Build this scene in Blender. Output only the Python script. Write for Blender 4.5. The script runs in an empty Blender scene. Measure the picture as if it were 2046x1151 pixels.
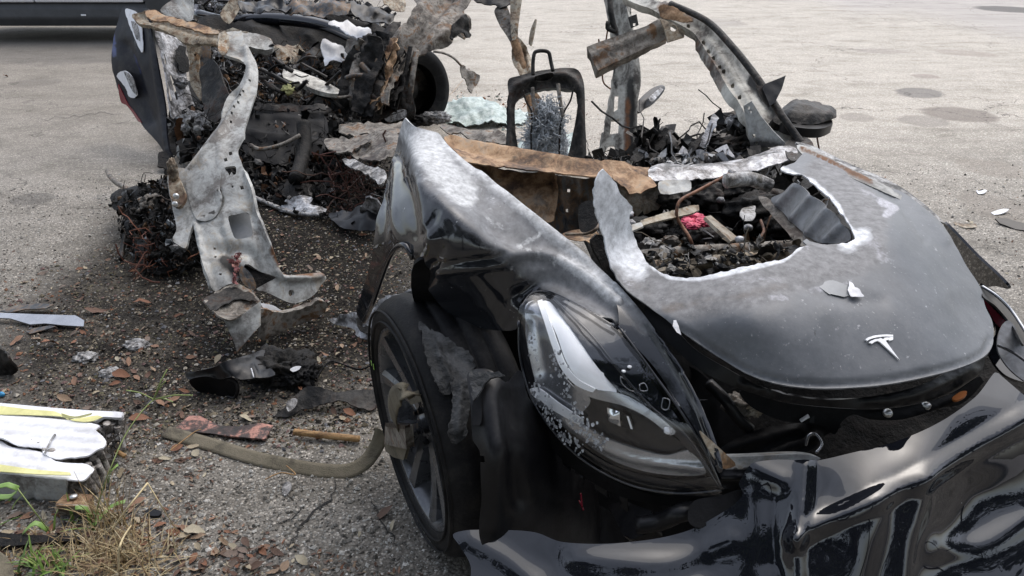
import bpy, math, random
import numpy as np
from mathutils import Vector, Matrix, noise as mn
from mathutils.geometry import delaunay_2d_cdt

# ------------------------------------------------------------------ camera, light, exposure
sc = bpy.context.scene
COL = sc.collection
CAM_H, PITCH, FPX = 1.45, math.radians(25), 1606.0
cam_d = bpy.data.cameras.new("camera")
cam_d.sensor_width = 36; cam_d.lens = 36 * FPX / 2046
cam_d.clip_start = .05; cam_d.clip_end = 600
cam = bpy.data.objects.new("camera", cam_d); COL.objects.link(cam)
cam.location = (0, 0, CAM_H); cam.rotation_euler = (math.radians(65), 0, 0)
sc.camera = cam
w = bpy.data.worlds.new("World"); sc.world = w; w.use_nodes = True
nt = w.node_tree; nt.nodes.clear()
sky = nt.nodes.new("ShaderNodeTexSky"); sky.sky_type = 'NISHITA'; sky.sun_disc = False
SUN_EL, SUN_AZ = math.radians(62), math.radians(35)     # azimuth from +Y towards +X
sky.sun_elevation = SUN_EL; sky.sun_rotation = SUN_AZ
sky.air_density = 1.0; sky.dust_density = 3.0; sky.ozone_density = 1.0
hs = nt.nodes.new("ShaderNodeHueSaturation"); hs.inputs['Saturation'].default_value = .52
tc = nt.nodes.new("ShaderNodeTexCoord")
mp = nt.nodes.new("ShaderNodeMapping"); mp.inputs['Scale'].default_value = (1, 1, 2.2)
cn = nt.nodes.new("ShaderNodeTexNoise"); cn.inputs['Scale'].default_value = 2.3; cn.inputs['Detail'].default_value = 5
cr = nt.nodes.new("ShaderNodeMapRange"); cr.inputs[1].default_value = .35; cr.inputs[2].default_value = .7
cr.inputs[3].default_value = 1.55; cr.inputs[4].default_value = 2.35
mul = nt.nodes.new("ShaderNodeVectorMath"); mul.operation = 'SCALE'
bg = nt.nodes.new("ShaderNodeBackground"); bg.inputs[1].default_value = .115
wo = nt.nodes.new("ShaderNodeOutputWorld")
L = nt.links.new
L(sky.outputs[0], hs.inputs['Color']); L(tc.outputs['Generated'], mp.inputs[0]); L(mp.outputs[0], cn.inputs[0])
L(cn.outputs[0], cr.inputs[0]); L(hs.outputs[0], mul.inputs[0]); L(cr.outputs[0], mul.inputs['Scale'])
L(mul.outputs[0], bg.inputs[0]); L(bg.outputs[0], wo.inputs[0])
sl = bpy.data.lights.new("sun", 'SUN'); sl.energy = .75; sl.angle = math.radians(75); sl.color = (1, .95, .88)
so = bpy.data.objects.new("sun", sl); COL.objects.link(so)
sd = Vector((math.sin(SUN_AZ) * math.cos(SUN_EL), math.cos(SUN_AZ) * math.cos(SUN_EL), math.sin(SUN_EL)))
so.rotation_euler = sd.to_track_quat('Z', 'Y').to_euler(); so.location = (3, 4, 9)
sc.view_settings.view_transform = 'Standard'; sc.view_settings.look = 'None'
sc.view_settings.exposure = 0.5; sc.view_settings.gamma = 1
sc.view_settings.use_curve_mapping = False
sc.render.engine = 'CYCLES'
sc.cycles.use_denoising = True
sc.cycles.max_bounces = 8
sc.cycles.transparent_max_bounces = 16

rng = random.Random(7)
nrg = np.random.RandomState(7)

# ------------------------------------------------------------------ measuring helpers
CP, SP = math.cos(PITCH), math.sin(PITCH)
def ray(px, py):
    u = (px - 1023) / FPX; v = -(py - 575.5) / FPX
    return np.array([u, CP + v * SP, -SP + v * CP])
def PY(px, py, Y):
    r = ray(px, py); t = Y / r[1]
    return np.array([0, 0, CAM_H]) + r * t
def PZ(px, py, z=0.0):
    r = ray(px, py); t = (z - CAM_H) / r[2]
    return np.array([0, 0, CAM_H]) + r * t
def depth_of(c):
    px, py = c[0], c[1]
    r = ray(px, py)
    return (c[3] - CAM_H) / r[2] if len(c) == 4 else c[2] / r[1]
def pt(c):
    r = ray(c[0], c[1])
    return np.array([0, 0, CAM_H]) + r * depth_of(c)
def tps(ctrl):
    P = np.array([[c[0] / 500., c[1] / 500.] for c in ctrl], float)
    v = np.array([1 / depth_of(c) for c in ctrl])
    n = len(P)
    if n < 3:
        return lambda q: np.full(len(q), v.mean())
    def U(r2): return np.where(r2 > 1e-12, r2 * np.log(r2 + 1e-12), 0)
    K = U(((P[:, None] - P[None]) ** 2).sum(-1)) + np.eye(n) * 1e-3
    A = np.zeros((n + 3, n + 3)); A[:n, :n] = K; A[:n, n] = 1; A[:n, n + 1:] = P; A[n, :n] = 1; A[n + 1:, :n] = P.T
    if n == 3: A[:3, :3] = 0; 
    s = np.linalg.lstsq(A, np.concatenate([v, [0, 0, 0]]), rcond=None)[0]
    def f(q):
        q = np.asarray(q, float) / 500.
        return U(((q[:, None] - P[None]) ** 2).sum(-1)) @ s[:n] + s[n] + q @ s[n + 1:]
    return f
def unproj(q, dep):
    q = np.asarray(q, float)
    u = (q[:, 0] - 1023) / FPX; v = -(q[:, 1] - 575.5) / FPX
    R = np.stack([u, CP + v * SP, -SP + v * CP], 1)
    return R * dep[:, None] + np.array([0, 0, CAM_H])
def catmull(pts, closed=False, step=8.0):
    pts = np.asarray(pts, float); n = len(pts); out = []
    rngi = range(n if closed else n - 1)
    for i in rngi:
        if closed: p0, p1, p2, p3 = pts[i - 1], pts[i], pts[(i + 1) % n], pts[(i + 2) % n]
        else: p0, p1, p2, p3 = pts[max(i - 1, 0)], pts[i], pts[i + 1], pts[min(i + 2, n - 1)]
        k = max(1, int(np.linalg.norm(p2 - p1) / step))
        # limit overshoot at uneven spacing
        m1 = (p2 - p0) / 2; m2 = (p3 - p1) / 2; d = np.linalg.norm(p2 - p1)
        for m in (m1, m2):
            l = np.linalg.norm(m)
            if l > d: m *= d / l
        for j in range(k):
            t = j / k
            out.append((2*t**3-3*t**2+1)*p1 + (t**3-2*t**2+t)*m1 + (-2*t**3+3*t**2)*p2 + (t**3-t**2)*m2)
    if not closed: out.append(pts[-1])
    return np.array(out)
def densify(pts, step, closed=True):
    pts = np.asarray(pts, float); out = []
    n = len(pts)
    for i in range(n if closed else n - 1):
        a, b = pts[i], pts[(i + 1) % n]; k = max(1, int(np.linalg.norm(b - a) / step))
        for j in range(k): out.append(a + (b - a) * j / k)
    if not closed: out.append(pts[-1])
    return np.array(out)
def inside(q, poly):
    q = np.asarray(q, float); poly = np.asarray(poly, float)
    x, y = q[:, 0], q[:, 1]; r = np.zeros(len(q), bool); j = len(poly) - 1
    for i in range(len(poly)):
        xi, yi = poly[i]; xj, yj = poly[j]
        c = ((yi > y) != (yj > y)) & (x < (xj - xi) * (y - yi) / (yj - yi + 1e-12) + xi)
        r ^= c; j = i
    return r
def dist_line(q, line, closed=False):
    q = np.asarray(q, float); line = np.asarray(line, float); d = np.full(len(q), 1e9)
    n = len(line)
    for i in range(n if closed else n - 1):
        a, b = line[i], line[(i + 1) % n]; ab = b - a; L2 = (ab ** 2).sum() + 1e-12
        t = np.clip(((q - a) @ ab) / L2, 0, 1)
        d = np.minimum(d, np.linalg.norm(q - (a + t[:, None] * ab), axis=1))
    return d
def nz(p, f, seed=0):
    return mn.noise(Vector((p[0] * f + seed * 7.3, p[1] * f - seed * 3.1, p[2] * f + seed)))

# ------------------------------------------------------------------ object helpers
def tag(o, label=None, cat=None, group=None, kind=None):
    if label: o["label"] = label
    if cat: o["category"] = cat
    if group: o["group"] = group
    if kind: o["kind"] = kind
    return o
def thing(name, loc, label, cat, group=None):
    o = bpy.data.objects.new(name, None); o.empty_display_size = .1; COL.objects.link(o)
    o.location = (loc[0], loc[1], loc[2] if len(loc) > 2 else 0)
    return tag(o, label, cat, group)
def root_loc(o):
    r = np.zeros(3)
    while o is not None:
        r = r + np.array(o.location[:]); o = o.parent
    return r
def mk(name, V, F, mat, parent=None, smooth=True, attrs=None, solid=0, origin=None, mats=None, fmat=None):
    V = np.asarray(V, float)
    off = root_loc(parent) if parent is not None else (np.array(origin, float) if origin is not None else np.array([V[:, 0].mean(), V[:, 1].mean(), max(0, V[:, 2].min())]))
    me = bpy.data.meshes.new(name); me.from_pydata((V - off).tolist(), [], [tuple(int(i) for i in f) for f in F]); me.update()
    for m in (mats or [mat]): me.materials.append(m)
    if fmat is not None: me.polygons.foreach_set("material_index", list(fmat))
    if smooth: me.polygons.foreach_set("use_smooth", [True] * len(me.polygons))
    for k, a in (attrs or {}).items():
        a = np.asarray(a, float)
        if a.ndim == 1:
            at = me.attributes.new(k, 'FLOAT', 'POINT'); at.data.foreach_set("value", a.tolist())
        else:
            at = me.attributes.new(k, 'FLOAT_COLOR', 'POINT')
            c = np.ones((len(a), 4)); c[:, :3] = a; at.data.foreach_set("color", c.ravel().tolist())
    o = bpy.data.objects.new(name, me); COL.objects.link(o)
    if parent is not None: o.parent = parent
    else: o.location = off
    if solid:
        m = o.modifiers.new("thickness", 'SOLIDIFY'); m.thickness = solid; m.offset = -1
    return o

def plate(name, outline, ctrl, mat, parent=None, holes=(), thick=.002, step=9, curve=True, tear=0, crump=(0, 1), ridges=(), masks=None, off=0, tearin=None):
    ol = catmull(outline, True, step) if curve else densify(outline, step)
    if tear:
        s = rng.random() * 99
        tin = inside(ol, np.array(tearin, float)) if tearin else np.ones(len(ol), bool)
        for i in np.where(tin)[0]:
            ol[i] += np.array([mn.noise(Vector((ol[i][0] * .09, ol[i][1] * .09, s))), mn.noise(Vector((ol[i][0] * .09, ol[i][1] * .09, s + 9)))]) * tear * 1.3 + nrg.uniform(-tear, tear, 2) * .35
    hl = [catmull(h, True, max(3, step * .5)) if len(h) > 4 else densify(h, max(3, step * .6)) for h in holes]
    lo, hi = ol.min(0), ol.max(0)
    gx, gy = np.meshgrid(np.arange(lo[0] + step * .5, hi[0], step), np.arange(lo[1] + step * .5, hi[1], step * .9))
    gx[::2] += step * .5
    q = np.stack([gx.ravel(), gy.ravel()], 1)
    if len(q):
        q = q + nrg.uniform(-step * .12, step * .12, q.shape)
        m = inside(q, ol) & (dist_line(q, ol, True) > step * .55)
        for h in hl: m &= ~inside(q, h) & (dist_line(q, h, True) > step * .4)
        q = q[m]
    vs = [Vector(p) for p in ol]; es = [(i, (i + 1) % len(ol)) for i in range(len(ol))]
    for h in hl:
        b = len(vs); vs += [Vector(p) for p in h]; es += [(b + i, b + (i + 1) % len(h)) for i in range(len(h))]
    vs += [Vector(p) for p in q]
    ov, _, of, _, _, _ = delaunay_2d_cdt(vs, es, [], 0, 1e-4)
    ov = np.array([[v[0], v[1]] for v in ov]); of = np.array([f for f in of if len(f) == 3])
    c = ov[of].mean(1); keep = inside(c, ol)
    for h in hl: keep &= ~inside(c, h)
    of = of[keep]
    a = ov[of]; cr_ = (a[:, 1, 0] - a[:, 0, 0]) * (a[:, 2, 1] - a[:, 0, 1]) - (a[:, 1, 1] - a[:, 0, 1]) * (a[:, 2, 0] - a[:, 0, 0])
    of[cr_ > 0] = of[cr_ > 0][:, ::-1]
    used = np.unique(of); remap = -np.ones(len(ov), int); remap[used] = np.arange(len(used)); of = remap[of]; ov = ov[used]
    f = ctrl if callable(ctrl) else tps(ctrl)
    dep = 1 / f(ov) + off
    V = unproj(ov, dep)
    fn = np.cross(V[of[:, 1]] - V[of[:, 0]], V[of[:, 2]] - V[of[:, 0]])
    N = np.zeros_like(V)
    for k in range(3): np.add.at(N, of[:, k], fn)
    N /= np.linalg.norm(N, axis=1)[:, None] + 1e-12
    D = np.zeros(len(V))
    for r in ridges:
        line, h, wd = r[0], r[1], r[2]
        if len(line) == 1: d = np.linalg.norm(ov - np.array(line[0], float), axis=1)
        else: d = dist_line(ov, catmull(line, False, 15))
        D += h * (np.exp(-(d / wd) ** 2) if len(r) < 4 else np.clip(1 - d / wd, 0, 1))
    if crump[0]:
        s = rng.random() * 50
        D += np.array([(nz(p, crump[1], s) + .45 * (1 - 2 * abs(nz(p, crump[1] * 2.3, s + 3)))) * crump[0] for p in V])
    V = V + N * D[:, None]
    at = {}
    for k, specs in (masks or {}).items():
        mval = np.zeros(len(V))
        for sp in specs:
            line, wd, st = sp
            if line == 'edge': d = dist_line(ov, ol, True)
            elif len(line) == 1: d = np.linalg.norm(ov - np.array(line[0], float), axis=1)
            else: d = dist_line(ov, line)
            mval = np.maximum(mval, st * np.clip(1 - d / wd, 0, 1))
        at[k] = mval
    if thick:
        fn = np.cross(V[of[:, 1]] - V[of[:, 0]], V[of[:, 2]] - V[of[:, 0]]); N = np.zeros_like(V)
        for k in range(3): np.add.at(N, of[:, k], fn)
        N /= np.linalg.norm(N, axis=1)[:, None] + 1e-12
        n = len(V); B = V - N * thick; ec = {}
        for f3 in of:
            for a_, b_ in ((f3[0], f3[1]), (f3[1], f3[2]), (f3[2], f3[0])): ec[(a_, b_)] = 1
        be = [(a_, b_) for (a_, b_) in ec if (b_, a_) not in ec]
        bv = sorted({x for e in be for x in e}); ix = {v_: i for i, v_ in enumerate(bv)}; m_ = len(bv)
        allV = np.vstack([V, B, V[bv], B[bv]]); F = [tuple(f3) for f3 in of] + [(n + f3[0], n + f3[2], n + f3[1]) for f3 in of]
        F += [(2 * n + ix[b_], 2 * n + ix[a_], 2 * n + m_ + ix[a_], 2 * n + m_ + ix[b_]) for a_, b_ in be]
        at = {k: np.concatenate([v_, v_, v_[bv], v_[bv]]) for k, v_ in at.items()}
        return mk(name, allV, F, mat, parent, attrs=at)
    return mk(name, V, of, mat, parent, attrs=at)

def tube(name, pts, r, mat, parent=None, seg=8, raw=False, step=None, flat=1.0, taper=None):
    P = np.array([p if raw else pt(p) for p in pts], float)
    L_ = np.linalg.norm(np.diff(P, axis=0), axis=1).sum()
    P = catmull(P, False, step or max(L_ / 40, r * .7, .004))
    V, F = sweep(P, r, seg, flat, taper)
    return mk(name, V, F, mat, parent)
def sweep(P, r, seg=8, flat=1.0, taper=None, base=0):
    n = len(P); V = []; F = []
    T = np.gradient(P, axis=0); T /= np.linalg.norm(T, axis=1)[:, None] + 1e-12
    up = np.array([0, 0, 1.0]) if abs(T[0][2]) < .9 else np.array([1.0, 0, 0])
    x = np.cross(T[0], up); x /= np.linalg.norm(x)
    for i in range(n):
        x = x - T[i] * (x @ T[i]); x /= np.linalg.norm(x) + 1e-12; y = np.cross(T[i], x)
        rr = r * (taper(i / max(1, n - 1)) if taper else 1)
        for k in range(seg):
            a = 2 * math.pi * k / seg
            V.append(P[i] + x * math.cos(a) * rr + y * math.sin(a) * rr * flat)
    for i in range(n - 1):
        for k in range(seg):
            k2 = (k + 1) % seg
            F.append((base + i * seg + k, base + i * seg + k2, base + (i + 1) * seg + k2, base + (i + 1) * seg + k))
    F.append(tuple(base + k for k in range(seg))[::-1]); F.append(tuple(base + (n - 1) * seg + k for k in range(seg)))
    return V, F
_ico = {}
def ico(sub):
    if sub not in _ico:
        import bmesh
        bm = bmesh.new(); bmesh.ops.create_icosphere(bm, subdivisions=sub, radius=1)
        _ico[sub] = (np.array([v.co[:] for v in bm.verts]), [tuple(v.index for v in f.verts) for f in bm.faces]); bm.free()
    return _ico[sub]
def lump(name, c, rad, mat, parent=None, sub=4, amp=.35, freq=2.0, seed=1, rot=0, floor=None):
    v, f = ico(sub); V = []
    for p in v:
        k = 1 + amp * nz(p, freq, seed) + amp * .6 * (1 - 2 * abs(nz(p, freq * 2.2, seed + 5))) + amp * .25 * nz(p, freq * 6, seed + 2)
        V.append(p * k * np.array(rad))
    V = np.array(V); cr_, sr = math.cos(rot), math.sin(rot)
    V = np.stack([V[:, 0] * cr_ - V[:, 1] * sr, V[:, 0] * sr + V[:, 1] * cr_, V[:, 2]], 1) + np.array(c)
    if floor is not None: V[:, 2] = np.maximum(V[:, 2], floor)
    return mk(name, V, f, mat, parent)
def boxv(c, size, R=None):
    s = np.array(size) / 2
    V = np.array([[x, y, z] for x in (-1, 1) for y in (-1, 1) for z in (-1, 1)]) * s
    if R is not None: V = V @ np.array(R).T
    F = [(0, 1, 3, 2), (4, 6, 7, 5), (0, 4, 5, 1), (2, 3, 7, 6), (0, 2, 6, 4), (1, 5, 7, 3)]
    return V + np.array(c), F
def box(name, c, size, mat, parent=None, R=None, bevel=.003):
    V, F = boxv(c, size, R)
    o = mk(name, V, F, mat, parent, smooth=False)
    if bevel:
        m = o.modifiers.new("bevel", 'BEVEL'); m.width = bevel; m.segments = 2
    return o
def rotm(ax, ay, az):
    return np.array(Matrix.Rotation(az, 3, 'Z') @ Matrix.Rotation(ay, 3, 'Y') @ Matrix.Rotation(ax, 3, 'X'))

# ------------------------------------------------------------------ materials
def newmat(name):
    m = bpy.data.materials.new(name); m.use_nodes = True
    return m, m.node_tree, m.node_tree.nodes['Principled BSDF']
def noise_node(t, co, scale, detail=6, rough=.6, dist=0):
    n = t.nodes.new("ShaderNodeTexNoise"); n.inputs['Scale'].default_value = scale; n.inputs['Detail'].default_value = detail
    n.inputs['Roughness'].default_value = rough; n.inputs['Distortion'].default_value = dist
    t.links.new(co, n.inputs['Vector']); return n.outputs[0]
def ramp(t, fac, stops):
    r = t.nodes.new("ShaderNodeValToRGB"); e = r.color_ramp.elements
    while len(e) < len(stops): e.new(.5)
    for i, (p, c) in enumerate(stops):
        e[i].position = p; e[i].color = (c if hasattr(c, '__len__') else (c, c, c)) + (1,) if not hasattr(c, '__len__') or len(c) == 3 else c
    t.links.new(fac, r.inputs[0]); return r.outputs[0]
def math_n(t, op, a, b=None, clamp=False):
    n = t.nodes.new("ShaderNodeMath"); n.operation = op; n.use_clamp = clamp
    for i, x in enumerate((a, b)):
        if x is None: continue
        if isinstance(x, (int, float)): n.inputs[i].default_value = x
        else: t.links.new(x, n.inputs[i])
    return n.outputs[0]
def mixc(t, fac, a, b):
    n = t.nodes.new("ShaderNodeMix"); n.data_type = 'RGBA'
    for k, x in ((0, fac), (6, a), (7, b)):
        if isinstance(x, (int, float)): n.inputs[k].default_value = x
        elif isinstance(x, tuple): n.inputs[k].default_value = x + (1,)
        else: t.links.new(x, n.inputs[k])
    return n.outputs[2]
def mixf(t, fac, a, b):
    n = t.nodes.new("ShaderNodeMix")
    for k, x in ((0, fac), (2, a), (3, b)):
        if isinstance(x, (int, float)): n.inputs[k].default_value = x
        else: t.links.new(x, n.inputs[k])
    return n.outputs[0]
def attr(t, name):
    a = t.nodes.new("ShaderNodeAttribute"); a.attribute_name = name; return a
def bump(t, b, h, strength, dist=.003):
    n = t.nodes.new("ShaderNodeBump"); n.inputs['Strength'].default_value = strength; n.inputs['Distance'].default_value = dist
    t.links.new(h, n.inputs['Height']); t.links.new(n.outputs[0], b.inputs['Normal']); return n
def mat3(name, cols, scale=9, rough=(.5, .8), metal=0.0, bmp=.4, fine=60, spec=.5, stretch=None, over=None, bdist=.003, coat=0, grime=0, speck=()):
    """noise-mottled surface; over = [(attribute, colour, roughness, noise scale)] wear masks"""
    m, t, b = newmat(name)
    co = t.nodes.new("ShaderNodeTexCoord").outputs['Object']
    if stretch:
        mp = t.nodes.new("ShaderNodeMapping"); mp.inputs['Scale'].default_value = stretch
        t.links.new(co, mp.inputs[0]); co2 = mp.outputs[0]
    else: co2 = co
    n1 = noise_node(t, co2, scale, 8, .65, .6); n2 = noise_node(t, co, fine, 5, .6)
    f = math_n(t, 'ADD', math_n(t, 'MULTIPLY', n1, .78), math_n(t, 'MULTIPLY', n2, .22))
    k = len(cols); st = [(.40 + .20 * i / max(1, k - 1), c) for i, c in enumerate(cols)]
    c = ramp(t, f, st)
    if grime:
        g1 = noise_node(t, co, scale * 2.7, 10, .75, 1.2); g2 = noise_node(t, co, scale * .8, 6, .6, .5)
        gm = ramp(t, math_n(t, 'ADD', math_n(t, 'MULTIPLY', g1, .6), math_n(t, 'MULTIPLY', g2, .4)), [(.41, (.12, .11, .10)), (.47, (.55, .52, .5)), (.53, (1., 1., 1.))])
        mg = t.nodes.new('ShaderNodeMix'); mg.data_type = 'RGBA'; mg.blend_type = 'MULTIPLY'; mg.inputs[0].default_value = grime; t.links.new(c, mg.inputs[6]); t.links.new(gm, mg.inputs[7]); c = mg.outputs[2]
    r = mixf(t, n1, rough[0], rough[1])
    mt = metal; ct = float(coat)
    for (an, oc, orr, osc) in (over or []):
        a = attr(t, an).outputs['Fac']
        n3 = noise_node(t, co, osc, 8, .7, .4)
        fac = math_n(t, 'MULTIPLY', math_n(t, 'SUBTRACT', math_n(t, 'ADD', math_n(t, 'MULTIPLY', a, 1.3), n3), .85), 2.8, True)
        fac = math_n(t, 'MULTIPLY', fac, math_n(t, 'GREATER_THAN', a, .001))
        oc1 = tuple(min(1, x * 1.15) for x in oc); oc0 = tuple(x * .55 for x in oc)
        occ = ramp(t, noise_node(t, co, osc * 3.1, 6, .7), [(.35, oc0), (.65, oc1)])
        c = mixc(t, fac, c, occ); r = mixf(t, fac, r, orr)
        mt = mixf(t, fac, mt, 0.0); ct = mixf(t, fac, ct, 0.0)
    for (sc1_, th, s_) in speck:
        c = mixc(t, math_n(t, 'MULTIPLY', math_n(t, 'SUBTRACT', noise_node(t, co, s_, 6, .75, .3), th), 14, True), c, sc1_)
    t.links.new(c, b.inputs['Base Color']); t.links.new(r, b.inputs['Roughness'])
    if isinstance(mt, (int, float)): b.inputs['Metallic'].default_value = mt
    else: t.links.new(mt, b.inputs['Metallic'])
    b.inputs['Specular IOR Level'].default_value = spec
    if coat:
        if isinstance(ct, float): b.inputs['Coat Weight'].default_value = ct
        else: t.links.new(ct, b.inputs['Coat Weight'])
        b.inputs['Coat Roughness'].default_value = .02; b.inputs['Coat IOR'].default_value = 1.5
    if bmp: bump(t, b, math_n(t, 'ADD', n2, math_n(t, 'MULTIPLY', n1, 1.2)), bmp, bdist)
    return m
def plain(name, c, rough=.5, metal=0, spec=.5):
    m, t, b = newmat(name); b.inputs['Base Color'].default_value = c + (1,); b.inputs['Roughness'].default_value = rough
    b.inputs['Metallic'].default_value = metal; b.inputs['Specular IOR Level'].default_value = spec; return m
WHITE_ASH = (.62, .63, .65)
M = {}
M['hood'] = mat3('dulled_hood_paint', [(.080, .088, .099), (.098, .106, .118), (.122, .130, .142)], 5, (.38, .5), 0, .12, 90, .5,
                 over=[('grey', (.20, .20, .205), .7, 15), ('brown', (.14, .12, .105), .7, 22), ('white', (.70, .72, .75), .75, 12), ('chip', (.42, .42, .46), .6, 50)], speck=[((.36, .36, .38), .64, 38), ((.035, .035, .037), .655, 30), ((.30, .30, .31), .62, 120)], grime=0.12)
M['fender'] = mat3('scorched_fender_paint', [(.012, .013, .016), (.018, .019, .022)], 4, (.05, .10), 0,.05, 80, .6, coat=.25,
                 over=[('grey', (.17, .175, .185), .62, 13), ('white', (.54, .55, .56), .75, 22), ('chip', (.75, .77, .78), .6, 60), ('dull', (.10, .105, .11), .30, 5)], speck=[((.45, .46, .47), .65, 45), ((.02, .02, .02), .66, 40)])
M['gloss'] = mat3('gloss_black_paint', [(.006, .007, .010), (.010, .011, .015)], 3, (.015, .03), 0, 0, 80, .75, speck=[((.3, .3, .3), .72, 45)])
M['satin'] = mat3('satin_black_plastic', [(.003, .003, .004), (.006, .006, .007), (.012, .012, .013)], 8, (.25, .45), 0, .15, 120, .28)
M['plastic'] = mat3('matt_black_plastic', [(.003, .003, .0035), (.009, .009, .010)], 12, (.45, .7), 0, .3, 120, .14)
M['tyre'] = mat3('tyre_rubber', [(.005, .005, .006), (.011, .011, .012), (.022, .021, .020)], 14, (.5, .75), 0, .35, 150, .16)
M['tornrubber'] = mat3('torn_rubber', [(.010, .011, .012), (.024, .026, .028), (.06, .063, .067)], 16, (.5, .75), 0, .9, 90, .4, bdist=.006)
M['rim'] = mat3('grey_alloy', [(.08, .083, .09), (.14, .145, .155)], 12, (.2, .35), .6, .1, 90)
M['rust'] = mat3('fired_rust_steel', [(.09, .05, .028), (.25, .145, .075), (.40, .265, .155), (.31, .25, .19)], 8, (.6, .85), .1, .5, 70, grime=0.75)
M['tanrust'] = mat3('pale_rust_steel', [(.12, .07, .04), (.30, .24, .17), (.42, .39, .32), (.26, .15, .07)], 9, (.55, .8), .15, .5, 70, grime=0.85)
M['grust'] = mat3('grey_and_rust_steel', [(.05, .035, .025), (.14, .125, .105), (.24, .225, .20), (.16, .09, .045)], 10, (.5, .8), .2, .6, 60, grime=0.85)
M['bluegrey'] = mat3('blued_sheet', [(.03, .032, .036), (.085, .09, .095), (.16, .10, .055), (.13, .135, .135)], 7, (.4, .7), .3, .4, 70, stretch=(2.2, 2.2, .5), grime=0.7)
M['galv'] = mat3('galvanised_sheet', [(.16, .15, .14), (.33, .335, .325), (.43, .44, .43), (.38, .35, .30)], 5, (.5, .75), .2, .35, 80,
                 over=[('rust', (.15, .07, .03), .8, 12), ('soot', (.03, .028, .026), .7, 10)], grime=0.55)
M['pillar'] = mat3('sooty_white_pillar', [(.10, .09, .08), (.42, .41, .37), (.58, .57, .52)], 6, (.5, .7), .1, .35, 60, stretch=(1.6, 1.6, .8),
                 over=[('soot', (.02, .018, .016), .6, 14), ('rust', (.22, .09, .035), .8, 12)], grime=0.5)
M['char'] = mat3('charred_black', [(.003, .003, .003), (.008, .0075, .007), (.022, .019, .017)], 18, (.45, .85), 0, .9, 60, .22, bdist=.006)
M['charsheet'] = mat3('charred_sheet', [(.003, .003, .003), (.013, .012, .011), (.045, .041, .037), (.03, .015, .009)], 9, (.35, .75), .2, .8, 50, .3, bdist=.005, grime=0.8)
M['ash'] = mat3('grey_ash_metal', [(.05, .05, .05), (.22, .22, .22), (.48, .48, .48), (.2, .19, .17)], 14, (.5, .9), .1, .9, 70, bdist=.006, grime=0.8)
M['silver'] = mat3('melted_aluminium', [(.10, .10, .10), (.35, .35, .36), (.62, .63, .65)], 14, (.35, .7), .4, .8, 60, bdist=.006, grime=0.85)
M['white'] = mat3('white_film', [(.60, .60, .62), (.72, .73, .76), (.78, .79, .81)], 8, (.4, .6), 0, .15, 90, grime=0.1)
M['yellow'] = mat3('yellow_tape', [(.55, .53, .22), (.75, .72, .34)], 10, (.4, .6), 0, .1, 90)
M['cell'] = mat3('cell_metal', [(.05, .045, .04), (.28, .26, .24), (.58, .57, .54)], 30, (.4, .7), .3, .3, 90, grime=0.6)
M['web'] = mat3('olive_webbing', [(.062, .052, .035), (.115, .10, .068), (.14, .12, .085)], 14, (.75, .9), 0, .7, 260)
M['redrust'] = mat3('flaking_red_plate', [(.02, .017, .016), (.035, .026, .024), (.07, .045, .04), (.36, .18, .14)], 16, (.6, .85), 0, .7, 90, grime=0.6)
M['wood'] = mat3('wood_stick', [(.12, .065, .025), (.28, .16, .06), (.36, .23, .11)], 10, (.6, .8), 0, .4, 120, stretch=(1, 6, 6))
M['glassgreen'] = mat3('crazed_laminated_glass', [(.20, .26, .24), (.36, .44, .41), (.52, .58, .56)], 24, (.2, .5), 0, .9, 200)
M['pink'] = mat3('melted_pink_plastic', [(.35, .02, .06), (.62, .06, .13), (.7, .14, .2)], 30, (.4, .7), 0, .8, 90)
M['wool'] = mat3('burnt_wire_wool', [(.22, .24, .26), (.42, .45, .48), (.6, .63, .66)], 20, (.6, .9), .1, .5, 80)
M['tub'] = mat3('tub_liner_plastic', [(.16, .165, .175), (.25, .26, .275)], 8, (.25, .4), 0, .1, 90, .7, grime=.5)
M['primer'] = mat3('bare_primer', [(.20, .21, .22), (.26, .27, .28)], 8, (.4, .5), 0, .1, 90)
M['emblem'] = plain('emblem_silver', (.85, .86, .88), .3, 0)
M['chrome'] = plain('bright_metal', (.75, .77, .8), .18, 1.0)
M['lampwhite'] = mat3('lamp_white_and_sky_sheen', [(.92, .93, .95), (.95, .96, .97)], 6, (.2, .3), 0, .02, 40)  # white of the lamp strip, also of the painted sky reflection
M['lampgrey'] = mat3('lamp_grey_bezel', [(.34, .35, .37), (.46, .47, .49)], 5, (.16, .28), .75, .05, 60)
M['lampdark'] = mat3('lamp_black_bezel', [(.006, .006, .007), (.012, .012, .014)], 5, (.15, .25), 0, .05, 60)
M['navy'] = mat3('blue_black_paint', [(.006, .007, .010), (.010, .011, .018), (.02, .021, .026)], 6, (.45, .65), 0, .2, 70, .2,
                 over=[('white', (.55, .57, .58), .6, 8), ('blue', (.01, .03, .16), .3, 9), ('dull', (.05, .047, .045), .6, 8)])
M['red'] = plain('red_lamp_plastic', (.16, .006, .018), .2)
M['carwhite'] = mat3('white_car_paint', [(.62, .63, .66), (.68, .69, .72)], 3, (.15, .25), 0, .02, 90, .6)
M['cladding'] = mat3('grey_sill_cladding', [(.035, .038, .042), (.055, .058, .064)], 4, (.4, .6), 0, .1, 90)
M['darkglass'] = plain('tinted_glass', (.01, .012, .014), .05)
M['bolt'] = plain('zinc_bolt', (.55, .55, .54), .35, .9)
M['wire'] = mat3('burnt_copper_wire', [(.03, .018, .012), (.14, .06, .03), (.2, .1, .06)], 30, (.5, .7), .3, .2, 90)
M['greenlabel'] = plain('green_wheel_sticker', (.35, .6, .12), .5)
M['inkblack'] = plain('sticker_ink', (.02, .03, .01), .5)
M['orange'] = plain('orange_reflector', (.28, .09, .02), .35)
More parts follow.
